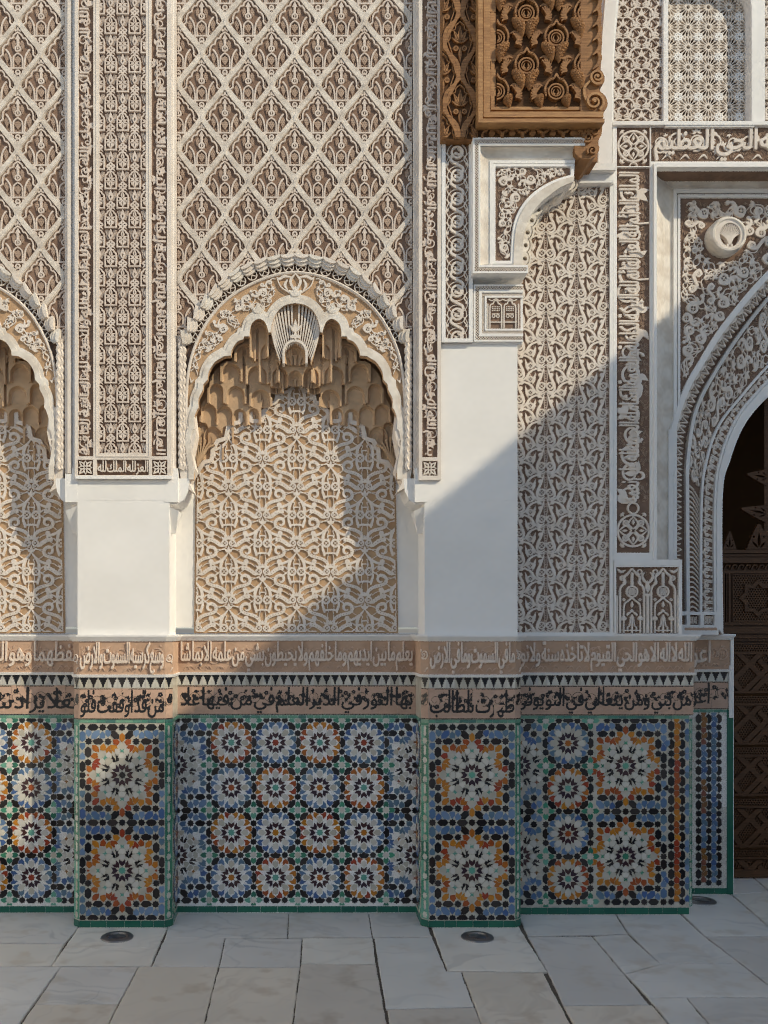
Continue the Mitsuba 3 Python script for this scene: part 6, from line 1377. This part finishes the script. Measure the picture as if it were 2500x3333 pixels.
put(k + '__spandrel_scrolls', Mesh().relief(b, PS, 0.014), 'pale_stucco'); put(k + '__spandrel_tendrils', Mesh().relief(t.difference(b), PS, 0.009), 'pale_stucco')
put(k + '__cut_ground', hatch_mesh(Mesh(), hatch(field.buffer(-4).difference(U(b, t)), 17, 13, 2.2, 14), PS, 0.006), 'cut_stucco')
def between(A, B): return Polygon([tuple(q) for q in A] + [tuple(q) for q in B[::-1]]).buffer(0)
put(k + '__outer_moulding', Mesh().slab(flat(between(S0 - np.array([9, 6]), S0 + np.array([6, 4])).union(rect(2172, 1400, 2188, 1840)), PS), -PS - 0.022, -PS + 0.15), 'white_plaster')
ns = 34; A_, B_ = resample(S0, 600), resample(S1, 600); ln = LineString(S0).length
for i in range(ns):
    a, b_ = A_[int(i / ns * 599)], A_[int((i + 1) / ns * 599)]; m_ = A_[int((i + 0.5) / ns * 599)]; q_ = B_[int((i + 0.5) / ns * 599)]
    if m_[0] > 2560: continue
    inw = (q_ - m_) / np.linalg.norm(q_ - m_); w = np.linalg.norm(b_ - a) / 2; ang = math.degrees(math.atan2(inw[1], inw[0])); dep = np.linalg.norm(q_ - m_)
    T_ = lambda g: mv(g, m_[0], m_[1], 1.0, ang)
    M = Mesh()
    hood = Polygon([(-2, -w), (-2, w), (4, w), *[(4 + 13 * math.sin(t_), w * math.cos(t_)) for t_ in np.linspace(0.1, math.pi - 0.1, 8)], (4, -w)])
    lace = U(st([(8, -w), (dep * 0.5, -w * 0.55), (dep, 0)], 3.2, n=3), st([(8, w), (dep * 0.5, w * 0.55), (dep, 0)], 3.2, n=3), st([(14, -w * 0.2), (dep * 0.55, -w), (dep * 0.9, -w)], 2.6, n=3), st([(14, w * 0.2), (dep * 0.55, w), (dep * 0.9, w)], 2.6, n=3), st([(10, 0), (dep * 0.6, 0)], 2.4))
    put(k + '__scallop', M.slab(flat(T_(hood), PS), -PS - 0.012, -PR).slab(flat(T_(lace), PS), -PS + 0.010, -PS + 0.034), 'pale_stucco')
ringface = between(S0, L4).union(rect(2182, 1800, 2348, 2066)).difference(Polygon([tuple(q) for q in L4] + [(2900, 1500), (2900, 2100), (2348, 2100)]).buffer(0))
put(k + '__ring_ground', Mesh().slab(flat(ringface, PR), -PR, -PR + 0.1), 'stucco_ground')
for A, w0, w1, h in ((L1, -5, 6, 0.03), (L2, -4, 3, 0.022), (L3, -4, 3, 0.022)):
    d = np.gradient(A, axis=0); d /= np.linalg.norm(d, axis=1, keepdims=True); nn = np.c_[-d[:, 1], d[:, 0]]
    put(k + '__ring_fillet', Mesh().slab(flat(between(A + nn * w0, A + nn * w1), PR), -PR - h, -PR), 'white_plaster')
put(k + '__door_edge', Mesh().slab(flat(between(L3 + np.array([4, 2]), L4), PR), -PR - 0.026, -PR + 0.45), 'white_plaster')
def strip_of(A, B, trim=(0.0, 1.0)):
    a, b = resample(A, 500), resample(B, 500); i0, i1 = int(trim[0] * 499), int(trim[1] * 499)
    return a[i0:i1], b[i0:i1], LineString(a[i0:i1]).length, float(np.mean(np.linalg.norm(a[i0:i1] - b[i0:i1], axis=1)))
# outer ring of writing
a, b_, L_r, W_r = strip_of(L1, resample(S1, 57) if False else S1[:57] + np.array([4, 3]), (0.30, 0.97))
g = U(*[script('ring', i * 150 + 3, 5, i * 150 + 147, W_r - 6, 1.15, 1.1) for i in range(int(L_r / 150))])
put(k + '__outer_script_ring', Mesh().relief(warp(AF.scale(g, 1, -1, origin=(0, W_r / 2)), a, b_, L_r, W_r), PR, 0.012), 'pale_stucco')
# ring of scrolls
a, b_, L_r, W_r = strip_of(L1, L2, (0.36, 0.97))
b, t = scrollwork(rect(4, 7, L_r - 4, W_r - 6), 30, 62, 23, 1.0, 3.0, tries=3200)
put(k + '__scroll_ring', Mesh().relief(warp(b, a, b_, L_r, W_r), PR, 0.016), 'pale_stucco'); put(k + '__scroll_ring_tendrils', Mesh().relief(warp(t.difference(b), a, b_, L_r, W_r), PR, 0.010), 'pale_stucco')
put(k + '__cut_ground', hatch_mesh(Mesh(), warp(hatch(rect(4, 7, L_r - 4, W_r - 6).difference(U(b, t)), 18, 17, 2.2, 14), a, b_, L_r, W_r), PR, 0.005), 'cut_stucco')
a, b_, L_r, W_r = strip_of(L1, L2, (0.02, 0.355))
plait = U(*[U(tap([(17 * i, 6), (17 * i + 10, W_r / 2), (17 * i - 4, W_r - 5)], [3, 5, 3], 3), leaf((17 * i + 2, 9), (17 * i + 15, W_r * 0.5), 5), leaf((17 * i - 2, W_r - 8), (17 * i + 12, W_r * 0.55), 5)) for i in range(1, int(L_r / 17))])
put(k + '__plaited_ring', Mesh().relief(warp(plait, a, b_, L_r, W_r), PR, 0.014), 'pale_stucco')
# inner ring of writing
a, b_, L_r, W_r = strip_of(L2, L3, (0.02, 0.97))
nw = int(L_r / 138)
g = U(*[script('ring', i * 138 + 3, 6, i * 138 + 135, W_r - 6, 1.15, 1.2) for i in range(nw)])
put(k + '__inner_script_ring', Mesh().relief(warp(AF.scale(g, 1, -1, origin=(0, W_r / 2)), a, b_, L_r, W_r), PR, 0.012), 'pale_stucco')
put(k + '__foot', Mesh().slab(flat(U(rect(2160, 1992, 2328, 2002), rect(2160, 2034, 2328, 2066), rect(2160, 1990, 2232, 2066).difference(rect(2160, 2003, 2231, 2033)), rect(2273, 2000, 2285, 2040), rect(2319, 1995, 2332, 2066)), PR), -PR - 0.03, -PR), 'white_plaster')
put(k + '__foot_line', Mesh().slab(flat(rect(2222, 2043, 2326, 2051), PR), -PR - 0.033, -PR - 0.029), 'frieze_ground')
for x0 in (2240, 2288): put(k + '__foot_square', Mesh().relief(rosette_square(x0, 2004, x0 + 29, 2033), PR, 0.014), 'pale_stucco')
# the round boss with its shell
M = Mesh(); cx, cz, rr = X(MC[0], PS), Z(MC[1], PS), 60 * unit(PS)
a = np.linspace(0, 2 * np.pi, 48, endpoint=False); prof = [(rr, 0.0), (rr, 0.055), (rr * 0.97, 0.075), (rr * 0.90, 0.088), (rr * 0.80, 0.09), (rr * 0.74, 0.08)]
V = np.stack([cx + np.array([q[0] for q in prof])[None] * np.cos(a)[:, None], np.broadcast_to(-(PS + np.array([q[1] for q in prof])), (48, 6)), cz + np.array([q[0] for q in prof])[None] * np.sin(a)[:, None]], -1).reshape(-1, 3)
i, j = np.meshgrid(np.arange(48), np.arange(5), indexing='ij'); i2 = (i + 1) % 48
M.add(V, np.stack([i * 6 + j, i * 6 + j + 1, i2 * 6 + j + 1, i2 * 6 + j], -1).reshape(-1, 4))
k = 'shell_boss'
tag(k, 'round white boss holding a carved shell, above the door arch', 'boss', None)
put(k, M, 'old_plaster', smooth=35, plain=True)
mx_, my_ = MC[0] + 4, MC[1] + 2
put(k + '__shell_ground', Mesh().slab(flat(disc(MC[0], MC[1], 46, 10), PS), -PS - 0.045, -PS), 'stucco_ground')
put(k + '__shell_rim', Mesh().slab(flat(disc(MC[0], MC[1], 46, 10).difference(AF.scale(disc(mx_, my_, 36, 8), 0.92, 1.06)), PS), -PS - 0.082, -PS - 0.03), 'pale_stucco')
o = []
for i in range(15):
    t_ = -1.15 + i * 2.3 / 14; tip = (mx_ + 38 * math.sin(t_ * 1.25), my_ + 6 - 42 * math.cos(t_ * 1.05)); o.append(tap([(mx_ + 2 * t_, my_ + 30), (mx_ + 13 * t_, my_ + 6), tip], [1.5, 2.4, 3.2], 4))
put(k + '__shell_ribs', Mesh().slab(flat(U(*o, both(disc(mx_ - 6, my_ + 32, 4, 3), mx_)), PS), -PS - 0.078, -PS - 0.045), 'pale_stucco')
# ------------------------------------------------------------------ panel of two arches low on the jamb
k = 'jamb_panel'
tag(k, 'stucco panel with two pointed arches low beside the doorway', 'carved panel', None)
out_, well = rect(1998, 1822, 2217, 2066), rect(2003, 1846, 2207, 2062)
put(k, Mesh().slab(flat(out_, 0.05), -0.042, 0.12), 'stucco_ground', plain=True)
put(k + '__frame', Mesh().slab(flat(out_.difference(well), 0.05), -0.064, -0.03).slab(flat(rect(2003, 1838, 2207, 1840.5), 0.05), -0.067, -0.06), 'white_plaster')
o = []
for cx in (2055, 2156):
    o.append(both(U(tap([(cx, 1850), (cx - 12, 1866), (cx - 26, 1880), (cx - 22, 1898), (cx - 34, 1908), (cx - 40, 1925)], [4, 7, 7, 6, 6, 5], 4), rect(cx - 42, 1925, cx - 36, 2060), disc(cx - 25, 1897, 5, 3)), cx))
    o += [ring(cx, 1926, 20, 5, 6), rect(cx - 4, 1872, cx + 4, 1906), leaf((cx, 1862), (cx, 1880), 10)]
    o += [wheel(cx + dx, 1926 + dy, 5.4, 2.0, 1.0, 2) for dx, dy in ((0, 0), (-8, 0), (8, 0), (-4, -7), (4, -7), (-4, 7), (4, 7))]
    o.append(both(U(tap([(cx, 1946), (cx - 12, 1956), (cx - 24, 1966), (cx - 27, 1984)], [5, 5, 5, 4], 4), rect(cx - 29, 1984, cx - 25, 2060), *[disc(cx - 27 + a, 2014 + b, 5.2, 3) for a, b in ((-4, 0), (4, 0), (0, -5))], tap([(cx, 1990), (cx - 10, 1996), (cx - 17, 2003)], [2, 6, 5], 3), st([(cx - 4, 2008), (cx - 8, 2036), (cx - 14, 2042), (cx - 14, 2054)], 3.4, n=3)), cx))
    o += [rect(cx - 2.5, 2000, cx + 2.5, 2060), leaf((cx, 1978), (cx, 1956), 8), AF.rotate(rect(cx - 4, 1984, cx + 4, 1992), 45), rect(cx - 30, 2050, cx + 30, 2054)]
    o += [AF.rotate(rect(cx + f * 26 - 4, 1948, cx + f * 26 + 4, 1956).difference(rect(cx + f * 26 - 1.6, 1950.4, cx + f * 26 + 1.6, 1953.6)), 45) for f in (-1, 1)]
o += [rect(2101, 1938, 2110, 2060), rect(2095, 1932, 2116, 1940), leaf((2105.5, 1930), (2105.5, 1890), 16), both(tap([(2105.5, 1900), (2094, 1890), (2088, 1874), (2096, 1864)], [4, 8, 6, 3], 4), 2105.5), both(U(tap([(2007, 1852), (2020, 1862), (2034, 1856)], [3, 9, 3], 4), wheel(2024, 1882, 9, 4, 1.4, 3)), 2105.5), both(ring(2080, 1862, 9, 3.4, 4), 2105.5), rect(2003, 1938, 2009, 2060), rect(2201, 1938, 2207, 2060)]
g = U(*o).intersection(well)
put(k + '__arches', Mesh().relief(g, 0.042, 0.016), 'pale_stucco')
put(k + '__cut_ground', hatch_mesh(Mesh(), hatch(well.buffer(-2).difference(g), 16, 19, 2.0, 12), 0.042, 0.005), 'cut_stucco')
# ------------------------------------------------------------------ upper storey on the right: arabesque panels and lattice window
k = 'upper_wall'
tag(k, 'plain white plaster wall round the lattice window', 'wall', None)
win = Polygon([(2172, 408), (2172, 20)] + [tuple(q) for q in spl([(2172, 20), (2178, -8), (2196, -34), (2230, -58)], 4)] + [(2384, -58)] + [tuple(q) for q in spl([(2384, -58), (2416, -34), (2436, -6), (2443, 26)], 4)] + [(2443, 408)]).buffer(0)
pan = Polygon([(1996, 400), (1997, 227), (2003, 120), (2014, 0), (2022, -120), (2155, -120), (2155, 400)]); pan2 = rect(2489, -120, 2600, 400)
wall_ = rect(1938, -420, 2700, 408).difference(U(win, pan, pan2))
put(k, Mesh().slab(flat(wall_, 0.04), -0.046, 0.12), 'white_plaster', plain=True)
edge = Polygon([(1944, 560), (1950, 300), (1958, 120), (1968, 0), (1976, -120), (2012, -120), (2004, 0), (1995, 120), (1990, 227), (1990, 540), (1990, 560)])
put(k + '__curved_edge', Mesh().slab(flat(edge, 0.05), -0.064, -0.01), 'white_plaster')
put(k + '__window_frame', Mesh().slab(flat(win.buffer(9, join_style='mitre').difference(win).union(rect(2157, -120, 2163, 404)), 0.04), -0.054, -0.03).slab(flat(win.buffer(4).difference(win), 0.04), -0.03, 0.09), 'white_plaster')
put(k + '__sill', Mesh().slab(flat(rect(1992, 400, 2700, 412), 0.04), -0.060, -0.01), 'white_plaster')
def lyre_motif():
    stem = tap([(-2, 30), (-12, 24), (-16, 12), (-6, 0), (0, -12)], [3, 5, 5, 4, 2], 4)
    arm = tap([(-4, 34), (-20, 30), (-28, 16), (-44, 6), (-60, 10)], [4, 6, 6, 6, 3], 4)
    fl = U(wheel(-40, -4, 8, 3.2, 1.2, 3), leaf((-30, 8), (-26, -12), 6)); f2 = leaf((0, 2), (0, -24), 9)
    thin = U(st([(-8, 36), (-30, 44), (-56, 30)], 2), st([(-10, -6), (-30, -24), (-56, -20)], 2), st([(-6, 14), (-34, 26)], 2))
    return both(U(stem, arm, fl, f2, leaf((0, 4), (-13, -16), 6))), both(thin)
arabesque('arabesque_panel_001', 'dense stucco arabesque panel left of the lattice window', pan, 2026, 60.0, 20, 66.0, 0.028, lyre_motif())
arabesque('arabesque_panel_002', 'sliver of stucco arabesque at the right picture edge beside the lattice window', pan2, 2506, 60.0, 20, 66.0, 0.028, lyre_motif())
k = 'lattice_window'
tag(k, 'arched window filled with a pierced plaster star lattice', 'window', None)
holes = []
for i in range(-1, 6):
    for j in range(-2, 8):
        cx, cy = 2175.5 + 66.3 * i, 20.6 + 65.2 * j
        for q in range(16):
            a = (q + 0.5) * math.pi / 8; c_, s_ = math.cos(a), math.sin(a); lift = 1.0 if q % 4 in (0, 3) else 1.08
            holes.append(Polygon([(cx + 10 * c_, cy + 10 * s_), (cx + 22 * c_ - 3.6 * s_, cy + 22 * s_ + 3.6 * c_), (cx + 29 * lift * c_ - 2.6 * s_, cy + 29 * lift * s_ + 2.6 * c_), (cx + 32 * lift * c_, cy + 32 * lift * s_), (cx + 29 * lift * c_ + 2.6 * s_, cy + 29 * lift * s_ - 2.6 * c_), (cx + 22 * c_ + 3.6 * s_, cy + 22 * s_ - 3.6 * c_)]))
        holes.append(disc(cx, cy, 6.5, 2))
        ox, oy = cx + 33.1, cy + 32.6
        holes.append(disc(ox, oy, 3.4, 2))
        for q in range(8):
            a = q * math.pi / 4; holes.append(disc(ox + 8.6 * math.cos(a), oy + 8.6 * math.sin(a), 1.7, 1))
            a += math.pi / 8
        for a in (0, math.pi / 2, math.pi, 1.5 * math.pi): holes.append(mv(star(3.4, 0.45, 5), ox + 20.5 * math.cos(a), oy + 20.5 * math.sin(a)))
        for dx, dy in ((33.1, 0), (0, 32.6)): holes.append(mv(star(3.2, 0.5, 4), cx + dx, cy + dy))
sheet_ = win.buffer(2).difference(unary_union(holes))
put(k + '__lattice', Mesh().slab(flat(sheet_, -0.02), 0.025, 0.045), 'pale_stucco')
solid = []
for i in range(-1, 6):
    for j in range(-2, 8):
        ox, oy = 2175.5 + 66.3 * i + 33.1, 20.6 + 65.2 * j + 32.6
        solid.append(mv(star(15.5, 0.74), ox, oy).difference(U(disc(ox, oy, 3.4, 2), *[disc(ox + 8.6 * math.cos(q * math.pi / 4), oy + 8.6 * math.sin(q * math.pi / 4), 1.7, 1) for q in range(8)])))
for s_ in solid:
    s2 = s_.intersection(win)
    if s2.area > 20: put(k + '__white_star', Mesh().slab(flat(s2, -0.02), 0.0215, 0.026), 'white_plaster')
put(k + '__room_shade_sheet', Mesh().slab(flat(win.buffer(12), -0.1), 0.11, 0.15), 'gap_shade')  # brown sheet close behind the lattice stands in for the shaded room
# ------------------------------------------------------------------ masonry behind the portal, the door and the dark passage
k = 'portal_masonry'
tag(k, 'white plastered masonry of the doorway jamb', 'wall', None)
M = Mesh().box(X(2378, PF), X(2378, PF) + 0.02, -PF - 0.001, 0.95, 0.0, 1.55)
M.box(2.19, X(2372, PF), -PF, 0.9, -0.02, 1.56)
M.slab(flat(rect(2160, 1780, 2348, 2070), PR), -PR + 0.02, 0.9)
M.box(1.9, 5.5, 0.2, 0.9, 3.9, 6.6)
put(k, M, 'white_plaster', plain=True)
put(k + '__white_jamb', Mesh().slab(flat(rect(2371, 2166, 2386, 2336), PF), -PF - 0.012, -PF + 0.4), 'white_plaster')
k = 'wooden_door'
tag(k, 'dark carved wooden double door with pierced lattice panels in the portal', 'door', None)
PD = -0.74
put(k, Mesh().slab(flat(rect(2300, 1846, 3000, 2860), PD), -PD, -PD + 0.05), 'door_wood', plain=True)
def plank(x0, y0, x1, y1, p, bs='door_wood', name='rail'): put(f'{k}__{name}', Mesh().slab(flat(rect(x0, y0, x1, y1), p), -p, -PD + 0.01), bs)
for y0, y1, h in ((1790, 1800, 0.05), (1802, 1812, 0.035), (1814, 1832, 0.045), (1858, 1866, 0.02), (2026, 2034, 0.025), (2040, 2062, 0.02), (2068, 2078, 0.05), (2080, 2086, 0.035), (2092, 2096, 0.02), (2836, 2856, 0.03)):
    plank(2318, y0, 3000, y1, PD + h)
for y0, y1 in ((1836, 1856), (2042, 2060), (2800, 2828)):
    put(k + '__carved_rail', Mesh().slab(flat(U(*[tap([(2330 + 22 * i, y1 - 2), (2340 + 22 * i, y0 + 4), (2350 + 22 * i, y0 + 6), (2346 + 22 * i, y1 - 5)], [2, 5, 4, 2], 3) for i in range(24)]), PD), -PD - 0.02, -PD), 'door_wood')
for x0, x1, h in ((2352, 2360, 0.03), (2364, 2368, 0.02), (2372, 2378, 0.03)): plank(x0, 1866, x1, 2028, PD + h, name='frame')
for x0, x1, h in ((2340, 2362, 0.03), (2366, 2372, 0.02), (2376, 2382, 0.028)): plank(x0, 2096, x1, 2836, PD + h, name='stile')
def pierced(x0, y0, x1, y1, s=8.6):
    o = [disc(x0 + 5 + s * (i + 0.5 * (j % 2)), y0 + 5 + s * 0.86 * j, 2.9, 2) for j in range(int((y1 - y0) / (s * 0.86))) for i in range(int((x1 - x0) / s))]
    return rect(x0, y0, x1, y1).difference(U(*o))
put(k + '__pierced_panel', Mesh().slab(flat(pierced(2382, 1870, 2560, 2024), PD), -PD - 0.012, -PD - 0.002), 'door_wood')
put(k + '__panel_shade', Mesh().slab(flat(U(rect(2382, 1870, 2560, 2024), rect(2383, 2098, 2560, 2836)), PD), -PD - 0.0018, -PD), 'door_shade')  # sheet behind the piercings, their shade put into its colour
star_ = [(0, -62), (18, -44), (44, -44), (44, -18), (62, 0), (44, 18), (44, 44), (18, 44), (0, 62), (-18, 44), (-44, 44), (-44, 18), (-62, 0), (-44, -18), (-44, -44), (-18, -44)]
put(k + '__star_frame', Mesh().slab(flat(Polygon([(2462 + x, 1947 + y) for x, y in star_]).difference(Polygon([(2462 + x * 0.74, 1947 + y * 0.74) for x, y in star_])), PD), -PD - 0.026, -PD), 'door_wood')
for b0 in range(5):
    y = 2098 + 167 * b0
    if y > 2830: break
    e = min(y + 24, 2836); put(k + '__pierced_panel', Mesh().slab(flat(pierced(2383, y, 2560, e), PD), -PD - 0.012, -PD - 0.002), 'door_wood')
    plank(2383, y + 24, 2560, y + 31, PD + 0.028)
    y1 = min(y + 158, 2836)
    if y1 - y < 60: continue
    put(k + '__pierced_panel', Mesh().slab(flat(pierced(2383, y + 31, 2560, y1), PD), -PD - 0.012, -PD - 0.002), 'door_wood')
    c = y + 95; area_ = rect(2383, y + 31, 2560, y1)
    for q in ([(2383, c + 25), (2412, c + 62)], [(2383, c + 18), (2470, c - 66)], [(2400, c - 66), (2500, c + 34)], [(2412, c + 62), (2500, c - 26)], [(2440, c + 62), (2540, c - 40)], [(2470, c - 40), (2560, c + 52)]):
        g = LineString(q).buffer(8, cap_style='square').intersection(area_)
        if g.area > 30: put(k + '__diagonal_bar', Mesh().slab(flat(g, PD), -PD - 0.024 - 0.002 * (q[0][0] % 3), -PD), 'door_wood')
    plank(2383, y1 - 6, 2560, y1, PD + 0.028)
# stepped wooden tracery in the head of the doorway, dark passage behind
def stepped(cx, y0, w, h, n=7):
    """an upright stepped leaf of wood"""
    l = []
    for i in range(n):
        a = w / 2 * (1 - i / n) ** 0.8; l += [(cx - a, y0 - h * i / n), (cx - a + 2.2, y0 - h * (i + 0.6) / n), (cx - a * 0.86, y0 - h * (i + 0.6) / n)]
    l.append((cx, y0 - h)); r = [(2 * cx - x, y) for x, y in l[::-1]]
    g = Polygon(l + r).buffer(0)
    cut = U(leaf((cx, y0 - 6), (cx, y0 - h * 0.7), w * 0.13), both(U(leaf((cx - 3, y0 - 6), (cx - w * 0.28, y0 - h * 0.34), w * 0.10), disc(cx - w * 0.2, y0 - h * 0.5, w * 0.05, 2)), cx))
    return g.difference(cut)
for g in (stepped(2371, 1790, 46, 60), AF.rotate(stepped(2500, 1680, 60, 88), -78, origin=(2494, 1680)), AF.rotate(stepped(2500, 1560, 56, 70), -80, origin=(2496, 1560)), AF.rotate(stepped(2500, 1700, 50, 60), -70, origin=(2494, 1600)), stepped(2466, 1790, 84, 84)):
    put(k + '__stepped_tracery', Mesh().slab(flat(g, PD - 0.02), -PD + 0.0, -PD + 0.03), 'door_wood')
plank(2488, 1180, 2520, 1790, PD - 0.005, name='tracery_post')
M = Mesh().box(2.0, 6.0, 2.2, 2.3, 0, 5).box(2.0, 6.0, 0.76, 2.3, 4.4, 4.5).box(2.42, 2.5, 0.80, 2.3, 0.0, 4.5).box(5.4, 5.5, 0.1, 2.3, 0.0, 4.5)
scene['passage'] = mikit.ply(M.arrays(), 'door_shade'); tag('passage', 'passage behind the open head of the doorway, its shade put into dark walls', kind='structure')  # walls in a dark wood tone so the passage shade is partly colour
# the rest of the facade to the right of the picture, so that the passage stays dark
M = Mesh().slab(Polygon([(4.35, -0.02), (9, -0.02), (9, 6.6), (2.6, 6.6), (2.6, 4.15), (4.0, 3.3), (4.35, 2.6)]), 0.27, 0.9)
put('portal_masonry__far_side', M, 'white_plaster')
for k in list(scene):
    if '__' in k and any(w in k for w in ('cut_ground', 'crossed_bars', 'hatched_strip', 'tendrils')): labels[k] = {'kind': 'stuff'}
